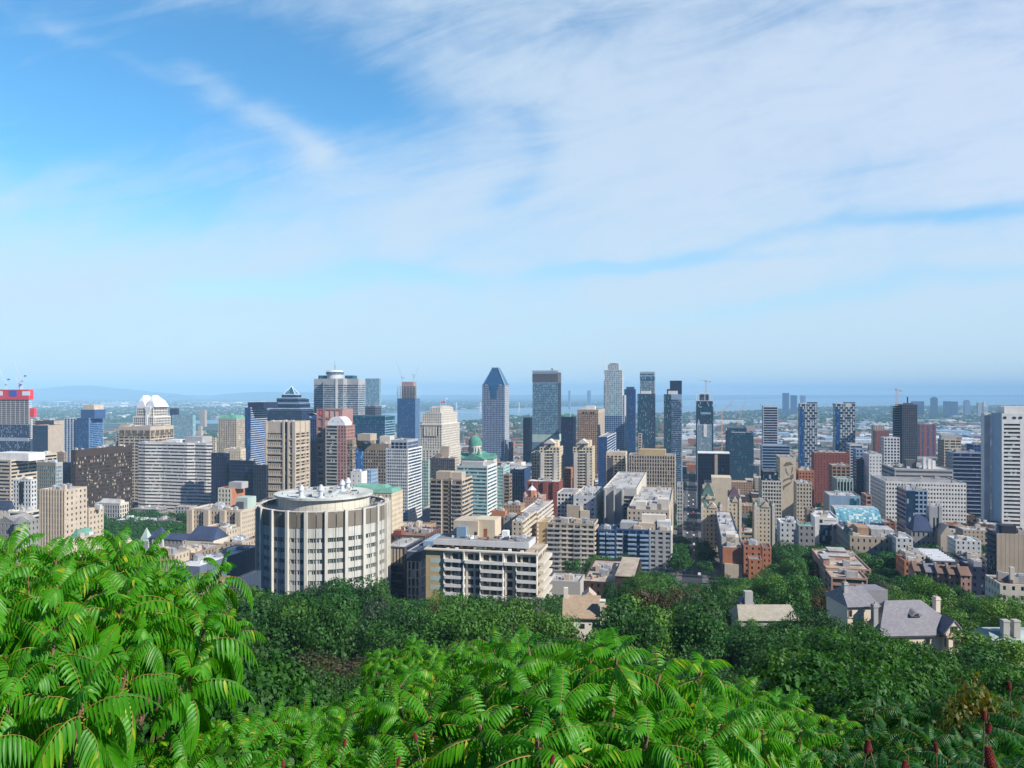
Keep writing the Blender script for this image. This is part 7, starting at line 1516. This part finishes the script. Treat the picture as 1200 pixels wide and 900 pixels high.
# campus lawn and its trees, far left; corner woods and street trees
def clump(n, px0, px1, D0, D1, H0, H1, keys, where, ymin=0, seed=1):
    rr = random.Random(seed)
    for _ in range(n):
        for _t in range(12):
            D = rr.uniform(D0, D1); px = rr.uniform(px0, px1); x = X_(px, D)
            if not near_lm(x, D, 1.0) and abs(gridxy(x, D)[0]) > 6.5: break
        else: continue
        H = rr.uniform(H0, H1)
        if ymin: H = min(H, Z_(ymin+rr.uniform(0, 5), D)-gz(D))
        if H > 3: tree(x, D, H, rr.choice(keys), where, 1.2, rr)
clump(85, 90, 236, 560, 800, 13, 20, ['dark', 'mid', 'blue', 'mid'], 'on the campus lawn behind the gothic hall', 594, 3)
clump(26, 108, 250, 258, 345, 8, 15, ['dark', 'mid', 'rust'], 'between the laboratories and the sumacs', 652, 18)
clump(14, 225, 310, 300, 345, 7, 12, ['dark', 'mid'], 'between the laboratories and the sumacs', 668, 19)
clump(8, -5, 60, 380, 470, 8, 13, ['mid', 'dark'], 'beside the turreted grey hall', 626, 4)
clump(28, 905, 984, 400, 500, 13, 20, ['dark', 'dark', 'mid'], 'in the corner wood before the museum group', 615, 5)
clump(16, 990, 1060, 405, 455, 13, 18, ['dark', 'mid'], 'between the old museum and the school', 634, 6)
clump(22, 1055, 1130, 400, 515, 10, 17, ['dark', 'light', 'mid', 'blue'], 'around the stone church', 614, 7)
clump(12, 1020, 1075, 360, 410, 8, 12, ['light', 'mid'], 'beside the white roofed houses', 645, 8)
clump(12, 668, 735, 400, 455, 10, 17, ['dark', 'mid'], 'at the foot of the blue balcony flats', 645, 9)
clump(9, 793, 804, 440, 640, 9, 15, ['dark', 'mid'], 'along the left kerb of the long street', 0, 10)
clump(7, 818, 832, 430, 620, 8, 13, ['dark', 'mid'], 'along the right kerb of the long street', 610, 11)
clump(10, 888, 930, 470, 560, 7, 11, ['dark', 'mid'], 'below the white grid office', 622, 12)
clump(4, 486, 496, 470, 500, 5, 8, ['light', 'mid'], 'on the tan roofs beside the brown balcony tower', 612, 13)
clump(14, 540, 640, 1080, 1320, 12, 20, ['dark', 'mid', 'blue'], 'in the square before the blue peaked tower', 0, 14)
clump(10, 235, 300, 268, 330, 4, 7, ['dark', 'blue'], 'beside the planted roof laboratory', 684, 15)
clump(12, 880, 960, 740, 900, 8, 13, ['dark', 'mid'], 'among the brick blocks near the painted wall', 0, 16)
clump(6, 1140, 1160, 560, 700, 8, 13, ['dark', 'mid'], 'at the foot of the dark terraced tower', 0, 17)
TREES.sort(key=lambda t_: -t_[0]); nmaple = 50
NIND = 285-nmaple
for _, a in TREES[:NIND]: make_tree(*a)
MV = []; MF = []; off = 0; CS = [crown_mesh('clump', LF['dark'], 500+k, nl=26, leaves=1500, size=.062, rx=.36) for k in range(3)]
CSV = [np.array([v.co[:] for v in m_.vertices]) for m_ in CS]
for _, (x, y, H, key, where, wid, r_) in TREES[NIND:]:
    V = CSV[int(r_*97) % 3]; q = r_*6.28; c_, s_ = math.cos(q), math.sin(q); W_ = H*wid
    P = np.stack([x+(V[:, 0]*c_-V[:, 1]*s_)*W_, y+(V[:, 0]*s_+V[:, 1]*c_)*W_, gz(y)+V[:, 2]*H], 1); MV.append(P); MF.append(np.arange(len(P)).reshape(-1, 4)+off); off += len(P)
if MV:
    o = bpy.data.objects.new('street_and_campus_trees', np_mesh('trees', np.concatenate(MV), np.concatenate(MF), [LF['mid']])); COL.objects.link(o); tag(o, 'mass of smaller trees between the farther roofs', kind='stuff')
print('trees', len(TREES))
# far trees nobody could count
def far_trees(n, D0, D1, seed, name, label):
    rs = np.random.RandomState(seed); per = 22; D = D0*(D1/D0)**rs.uniform(0, 1, n)**.8; px = rs.uniform(-60, 1260, n); ok = []
    for a, b_ in zip(px, D):
        if not wet(a, HOR+(CZ-9)/b_*FOC) and not near_lm(X_(a, b_), b_, 6) and abs(gridxy(X_(a, b_), b_)[0]) > 12: ok.append((X_(a, b_), b_))
    ok = np.array(ok); n = len(ok); base = np.array([gz(v) for v in ok[:, 1]]); S = (4.5+ok[:, 1]/900)
    d = rs.normal(size=(n, per, 3)); d[..., 2] = np.abs(d[..., 2]); d /= np.linalg.norm(d, axis=2, keepdims=True)
    P = np.stack([ok[:, 0, None]+d[..., 0]*S[:, None], ok[:, 1, None]+d[..., 1]*S[:, None], base[:, None]+2+d[..., 2]*np.minimum(S, 13)[:, None]*1.2], 2).reshape(-1, 3)
    N = d.reshape(-1, 3)+rs.normal(size=(n*per, 3))*.3; N /= np.linalg.norm(N, axis=1, keepdims=True)
    V, F_ = leaf_quads(P, N, np.repeat(S*.95, per), rs, .9)
    o = bpy.data.objects.new(name, np_mesh(name, V, F_, [LF['dark']])); COL.objects.link(o); tag(o, label, kind='stuff')
far_trees(2600, 560, 2600, 31, 'street_greenery', 'street trees massed between the city blocks'); far_trees(15000, 2200, 16000, 32, 'far_woods', 'hazy far woods and street trees towards the horizon')

# ================================================================ shrubs on the slope below the viewpoint
def shrub_mesh(name, mat, seed, leaves, size, nl=22):
    return crown_mesh(name, mat, seed, nl=nl, leaves=leaves, size=size, rx=.50, z0=.02)
SH = {'bush': [shrub_mesh('crown', leafm('leaf_bush', (.016,.080,.010), (.045,.165,.018), scale=5, rndamp=.3), 5+k, 15000, .034) for k in range(2)],
      'maple': [crown_mesh('crown', leafm('leaf_maple', (.020,.088,.011), (.060,.185,.020), scale=5, rndamp=.3), 45+k, nl=20, leaves=24000, size=.026, rx=.42, z0=.05) for k in range(2)],
      'fine': [shrub_mesh('crown', leafm('leaf_fine', (.018,.072,.012), (.060,.150,.024), scale=5, rndamp=.3), 65, 15000, .024)],
      'autumn': [shrub_mesh('crown', leafm('leaf_autumn', (.04,.11,.016), (.17,.13,.02), scale=7, rndamp=.3), 66, 9000, .034)]}
def shrub(px, py, D, kind, label, group, wid=1.0, Hmin=1.5):
    H = max(Z_(py, D)-gz(D), Hmin); o = empty('tree' if kind == 'maple' else 'shrub', (X_(px, D), D, gz(D)-.1), rnd.uniform(0, 6.28)); o.scale = (H*wid, H*wid, H)
    tag(o, label, 'tree' if kind == 'maple' else 'shrub', group)
    t = bpy.data.objects.new('trunk', rnd.choice(trunks)); COL.objects.link(t); t.parent = o
    c = bpy.data.objects.new('crown', rnd.choice(SH[kind])); COL.objects.link(c); c.parent = o; return o
slr = random.Random(12)
def line(px, tab): return float(np.interp(px, *tab))
SL = ([-60,240,262,300,345,380,430,480,540,600,650,720,800,860,900,960,1010,1060,1100,1150,1200,1260], [690,700,722,758,776,776,782,764,746,750,752,768,792,790,768,738,728,738,764,784,775,770])
D = 12.0
while D < 92:
    st = max(2.0, D*.075); x = -D*.72
    while x < D*.72:
        px = CPX+FOC*x/D; add = 95*math.exp(-(D-8)/14.0)+slr.uniform(0, 22); py = line(px, SL)+add; 
        k = 'bush' if px < 860 else slr.choices(['maple', 'bush'], [3, 1])[0]
        if D > 30 and k == 'bush': k = 'fine'
        H = Z_(py, D)-gz(D); 
        if H > 1.0 and -25 < px < 1225:
            wd = min(1.7, max(.8, st*1.25/max(H, .1)))
            where = 'behind the left sumacs' if px < 480 else 'behind the middle sumacs' if px < 860 else 'below the mansion'
            shrub(px, py, D, k, {'bush': 'rounded dark green bush on the slope ', 'fine': 'fine leaved dark green bush on the slope ', 'maple': 'young maple with glossy mid green leaves on the slope '}[k]+where,
                  {'bush': 'rounded bushes on the slope ', 'fine': 'fine leaved bushes on the slope ', 'maple': 'young maples on the slope '}[k]+where, wd, 1.0)
        x += st*slr.uniform(.8, 1.25)
    D += max(2.2, D*.13)
for i, (px, py, D) in enumerate(((1165, 775, 8.5), (1190, 785, 9), (1140, 800, 8.0), (1210, 800, 7.5))): shrub(px, py+14, D, 'autumn', 'orange and yellow tinged bush at the right edge under the stone house', 'autumn tinged bushes at the right edge', .45)

for i, (px, py, D) in enumerate(((345, 800, 7.5), (400, 790, 8.5), (450, 805, 7.5), (210, 872, 3.0), (270, 858, 3.3), (150, 880, 2.8), (330, 845, 4.0), (385, 850, 4.8), (430, 870, 4.0), (340, 868, 4.2))): shrub(px, py, D, 'bush', 'low bush with rounded dark leaves showing between the sumacs', 'dark bushes between the sumacs', .45)
# ================================================================ staghorn sumacs in the foreground
def frond(rs, L, npair, ll, e0, bend, hang):
    """compound leaf along +x: arching stalk with pairs of toothed, folded, drooping leaflets"""
    V = []; F_ = []; mi = []
    n = npair+3; th = e0; p = np.array([0., 0, 0]); pts = [p.copy()]; dirs = []
    for i in range(n):
        d = np.array([math.cos(th), 0, math.sin(th)]); dirs.append(d); p = p+d*L/n; pts.append(p.copy()); th -= bend/n*(1.0+i/n)
    for i in range(n):                                   # stalk: thin three sided tube
        r0 = L*.0085*(1-i/(n+2)); r1 = L*.0085*(1-(i+1)/(n+2)); k = len(V)
        up = np.cross(dirs[i], [0, 1, 0])
        for q, r in ((pts[i], r0), (pts[i+1], r1)):
            for a in range(3): V.append(q+r*(np.array([0, 1, 0])*math.cos(a*2.094)+up*math.sin(a*2.094)))
        for a in range(3): b_ = (a+1) % 3; F_.append((k+a, k+b_, k+3+b_, k+3+a)); mi.append(1)
    def leaflet(base, dr, up, l, w, dp):
        k = len(V); side = np.cross(dr, up); side /= np.linalg.norm(side)+1e-9
        S = ((.0, .16), (.20, .88), (.48, 1.0), (.78, .64), (1.0, .04))
        for t, hw in S:
            c = base+dr*l*t-np.array([0, 0, 1.0])*dp*l*t*t; 
            V.append(c+side*w*hw+up*w*hw*.38); V.append(c); V.append(c-side*w*hw+up*w*hw*.38)
        for s in range(4):
            q = k+3*s; F_.append((q, q+1, q+4, q+3)); mi.append(0); F_.append((q+1, q+2, q+5, q+4)); mi.append(0)
    for i in range(2, n):
        f = (i-1)/(n-1); prof = math.sin(math.pi*min(1, .16+.80*f))**.6; d = dirs[i]; up = np.cross(d, [0, 1, 0]); up = up if up[2] > 0 else -up
        for sd in (-1, 1):
            fw = .30+.35*f+rs.uniform(-.08, .08); hg = hang+rs.uniform(-.12, .12)
            dr = sd*np.array([0, 1., 0])*(1-.25*f)+d*fw-np.array([0, 0, 1.])*hg; dr /= np.linalg.norm(dr)
            u2 = up-dr*np.dot(up, dr); u2 /= np.linalg.norm(u2)+1e-9
            leaflet(pts[i], dr, u2, ll*prof*rs.uniform(.8, 1.12), ll*.118, .28+.45*hang)
    u2 = np.cross(dirs[-1], [0, 1, 0]); leaflet(pts[-1], dirs[-1], u2 if u2[2] > 0 else -u2, ll*.7, ll*.09, .3)
    return np.array(V), np.array(F_), np.array(mi)
def sumac_parts(seed, tips, R_, H, fl=.46):
    """branching stems and the foliage on them; returns (stem mesh, foliage mesh)"""
    rs = np.random.RandomState(seed); st = MB(); AV = []; AF = []; AM = []; off = 0
    for t in range(tips):
        q = t*2.4+rs.uniform(-.3, .3); rad = R_*math.sqrt((t+.3)/tips); tz = H*(1-.10*(rad/R_)**2)-rs.uniform(0, .16)-fl*.30
        tip = Vector((rad*math.cos(q), rad*math.sin(q), tz)); mid = Vector((tip.x*.45, tip.y*.45, tz*.55)); root = Vector((tip.x*.1, tip.y*.1, -.2))
        st.bar(root, mid, .030, 6, .021); st.bar(mid, tip, .021, 6, .011)
        nf = rs.randint(9, 13)
        for i in range(nf):
            f = i/(nf-1); e = math.radians(78-88*f+rs.uniform(-8, 8)); L = fl*(.62+.5*min(1, f*1.6))*rs.uniform(.75, 1.2)
            V, F_, mi = frond(rs, L, int(rs.randint(10, 14)), fl*.25*(.75+.4*f), e, math.radians(rs.uniform(35, 65)+35*f), .25+.75*f*rs.uniform(.6, 1.3))
            a = i*2.4+rs.uniform(-.25, .25); roll = rs.uniform(-.65, .65); cr, sr = math.cos(roll), math.sin(roll)
            Rx = np.array([[1, 0, 0], [0, cr, -sr], [0, sr, cr]]); Rz = np.array([[math.cos(a), -math.sin(a), 0], [math.sin(a), math.cos(a), 0], [0, 0, 1]])
            V = V@Rx.T@Rz.T+np.array([tip.x, tip.y, tip.z-.10*f])
            AV.append(V); AF.append(F_+off); AM.append(mi); off += len(V)
    fm = np_mesh('foliage', np.concatenate(AV), np.concatenate(AF), [LEAF, STALK], np.concatenate(AM))
    return st, fm
def sumac_leaf(name, c1, c2, c3):
    m, g, b = new_mat(name); oi = g.n('ShaderNodeObjectInfo').outputs['Random']; geo = g.n('ShaderNodeNewGeometry').outputs['Random Per Island']
    tc = g.n('ShaderNodeTexCoord').outputs['Object']; n = g.noise(tc, 2.2, 3, .6); n2 = g.noise(tc, 60, 2, .5)
    col = g.mix(g.m('ADD', g.m('MULTIPLY', geo, .55), g.m('MULTIPLY', g.ss(n, .35, .65), .45)), c1, c2)
    col = g.mix(g.ss(g.m('ADD', geo, g.m('MULTIPLY', g.m('SUBTRACT', n, .5), .5)), .93, 1.02), col, c3)
    k = g.m('ADD', .84, g.m('MULTIPLY', n2, .3)); col = g.mix(1.0, col, g.vec(k, k, k), 'MULTIPLY')
    g.link(col, b.inputs['Base Color']); b.inputs['Roughness'].default_value = .42; b.inputs['Specular IOR Level'].default_value = .4
    tr_ = g.n('ShaderNodeBsdfTranslucent'); g.link(g.mix(1.0, col, (1.5, 1.35, .35, 1), 'MULTIPLY'), tr_.inputs[0])
    mx = g.n('ShaderNodeMixShader'); mx.inputs[0].default_value = .45; g.link(b.outputs[0], mx.inputs[1]); g.link(tr_.outputs[0], mx.inputs[2]); g.link(mx.outputs[0], m.node_tree.nodes['Material Output'].inputs[0])
    return m
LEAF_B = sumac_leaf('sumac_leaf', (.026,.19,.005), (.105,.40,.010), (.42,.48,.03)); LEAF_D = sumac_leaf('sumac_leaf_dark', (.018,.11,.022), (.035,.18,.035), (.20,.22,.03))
STALK = plain('sumac_stalk', (.34,.20,.04), .5); STEM = wall('sumac_stem', (.16,.10,.06), streak=False, scale=6)
VAR = []
for k in range(4):
    LEAF = LEAF_B; VAR.append(sumac_parts(200+k, 12, .80, 2.4, .30)+(0,))
for k in range(2):
    LEAF = LEAF_D; VAR.append(sumac_parts(300+k, 9, .75, 2.4, .38)+(1,))
STM = [v[0].mesh('stem', [STEM]) for v in VAR]
fc = MB()
rs = random.Random(1)
for i in range(120):                                   # fuzzy fruit cone: overlapping scales on a spindle
    f = i/119; q = i*2.4; r = .026*math.sin(math.pi*min(1, .12+.86*f))**.7*(1-.35*f); z = .13*f
    a = Vector((r*.7*math.cos(q), r*.7*math.sin(q), z)); b_ = a+Vector((.010*math.cos(q), .010*math.sin(q), .007)); fc.bar(a, b_, .010, 5, .004)
fc.lathe(0, 0, [(.005, -.01), (.020, .02), (.024, .05), (.017, .1), (.004, .13)], 10)
CONE = fc.mesh('fruit_cone', [wall('fruit', (.17,.022,.014), rough=.9, streak=False, scale=30, stain=.4)])
GL = ([-60,0,55,95,130,150,205,245,280,310,345,400,430,480,530,590,640,700,745,800,860,900,960,1010,1080,1130,1200,1260], [614,620,600,624,622,612,604,640,700,790,830,835,800,752,726,708,752,734,754,782,788,800,836,836,832,826,808,800])
sumacs = []; gr = random.Random(4)
for (D, add, jit) in ((2.5, 95, 40), (3.0, 30, 50), (3.6, 0, 45), (4.3, 0, 55), (5.0, 0, 60), (5.9, 0, 55), (6.9, 0, 55), (8.1, 5, 50), (9.6, 12, 45), (11.5, 24, 40)):
    st = .72 if D < 5 else .9; x = -D*.74+gr.uniform(0, .5)
    while x < D*.74:
        px = CPX+FOC*x/D; 
        if px > 285:
            a2 = max(0, 150-26*D) if D < 5.6 else add
            if D < (4.2 if px < 520 else 3.4): x += st; continue
        elif px < 285 and px > 335-.70/D*FOC: x += st; continue
        else: a2 = add
        if px < 260 and D > 5.2: x += st; continue
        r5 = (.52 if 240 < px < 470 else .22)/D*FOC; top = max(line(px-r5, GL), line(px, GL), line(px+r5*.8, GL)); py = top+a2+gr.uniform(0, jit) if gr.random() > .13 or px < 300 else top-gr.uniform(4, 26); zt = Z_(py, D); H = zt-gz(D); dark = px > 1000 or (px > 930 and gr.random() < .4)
        if H > .5:
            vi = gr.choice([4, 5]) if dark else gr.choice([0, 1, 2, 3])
            o = empty('sumac_shrub', (x, D, zt-2.4), gr.uniform(0, 6.28)); s_ = gr.uniform(.72, 1.08); o.scale = (s_, s_, 1)
            tag(o, ('dark green sumac with red fruit cones in the right foreground' if dark else 'bright green sumac with arching leaves in the left foreground' if px < 320 else 'bright green sumac with arching leaves in the middle foreground'), 'shrub', ('dark sumacs at the right' if dark else 'bright sumacs at the left' if px < 320 else 'bright sumacs in the middle'))
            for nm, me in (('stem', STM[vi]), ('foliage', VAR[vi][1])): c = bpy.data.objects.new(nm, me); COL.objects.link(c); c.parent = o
            sumacs.append((px, D, o))
        x += st*gr.uniform(.75, 1.2)
for i, (px, py, D) in enumerate(((165, 835, 3.2), (215, 828, 3.4), (255, 842, 3.5), (300, 850, 3.6), (345, 858, 3.7), (390, 862, 3.9), (235, 872, 2.9), (290, 882, 3.0), (350, 884, 3.2), (410, 850, 5.0), (360, 838, 5.6), (320, 832, 5.2), (190, 868, 2.7), (52, 612, 3.9), (105, 618, 4.2), (152, 628, 4.6))):
    o = empty('sumac_shrub', (X_(px, D), D, Z_(py, D)-2.4), gr.uniform(0, 6.28)); s_ = gr.uniform(.6, .8); o.scale = (s_, s_, 1); lf = px < 320
    tag(o, 'bright green sumac with arching leaves in the %s foreground' % ('left' if lf else 'middle'), 'shrub', 'bright sumacs at the left' if lf else 'bright sumacs in the middle')
    for nm, me in (('stem', STM[i % 4]), ('foliage', VAR[i % 4][1])): c = bpy.data.objects.new(nm, me); COL.objects.link(c); c.parent = o
    sumacs.append((px, D, o))
bpy.context.view_layer.update()
for (px, py, D, s_) in ((1162, 872, 2.0, .50), (1015, 858, 2.2, .36), (1020, 858, 2.2, .30), (1059, 884, 2.2, .36), (1063, 887, 2.2, .28), (1153, 822, 2.8, .36), (1158, 838, 2.6, .32), (1183, 788, 3.4, .36), (1097, 860, 2.5, .3), (488, 848, 2.6, .26), (403, 855, 2.6, .26), (466, 876, 2.4, .26), (332, 880, 2.4, .22), (646, 874, 2.4, .28)):
    sh = min(sumacs, key=lambda t_: abs(t_[2].location.x-X_(px, D))+abs(t_[2].location.y-D)); o = bpy.data.objects.new('fruit_cone', CONE); COL.objects.link(o); o.parent = sh[2]
    p = Vector((X_(px, D), D, Z_(py+14, D)-.07*s_)); o.matrix_parent_inverse = sh[2].matrix_world.inverted(); o.location = p; o.scale = (s_, s_, s_*.82); o.rotation_euler = (rnd.uniform(-.2, .2), rnd.uniform(-.25, .25), 0)
    m_ = MB(); m_.bar((0, 0, -.5), (0, 0, 0), .008, 5); m_.build('fruit_stalk', STEM, o)
print('trees', ntree, 'sumacs', len(sumacs), 'objects', len(bpy.data.objects))
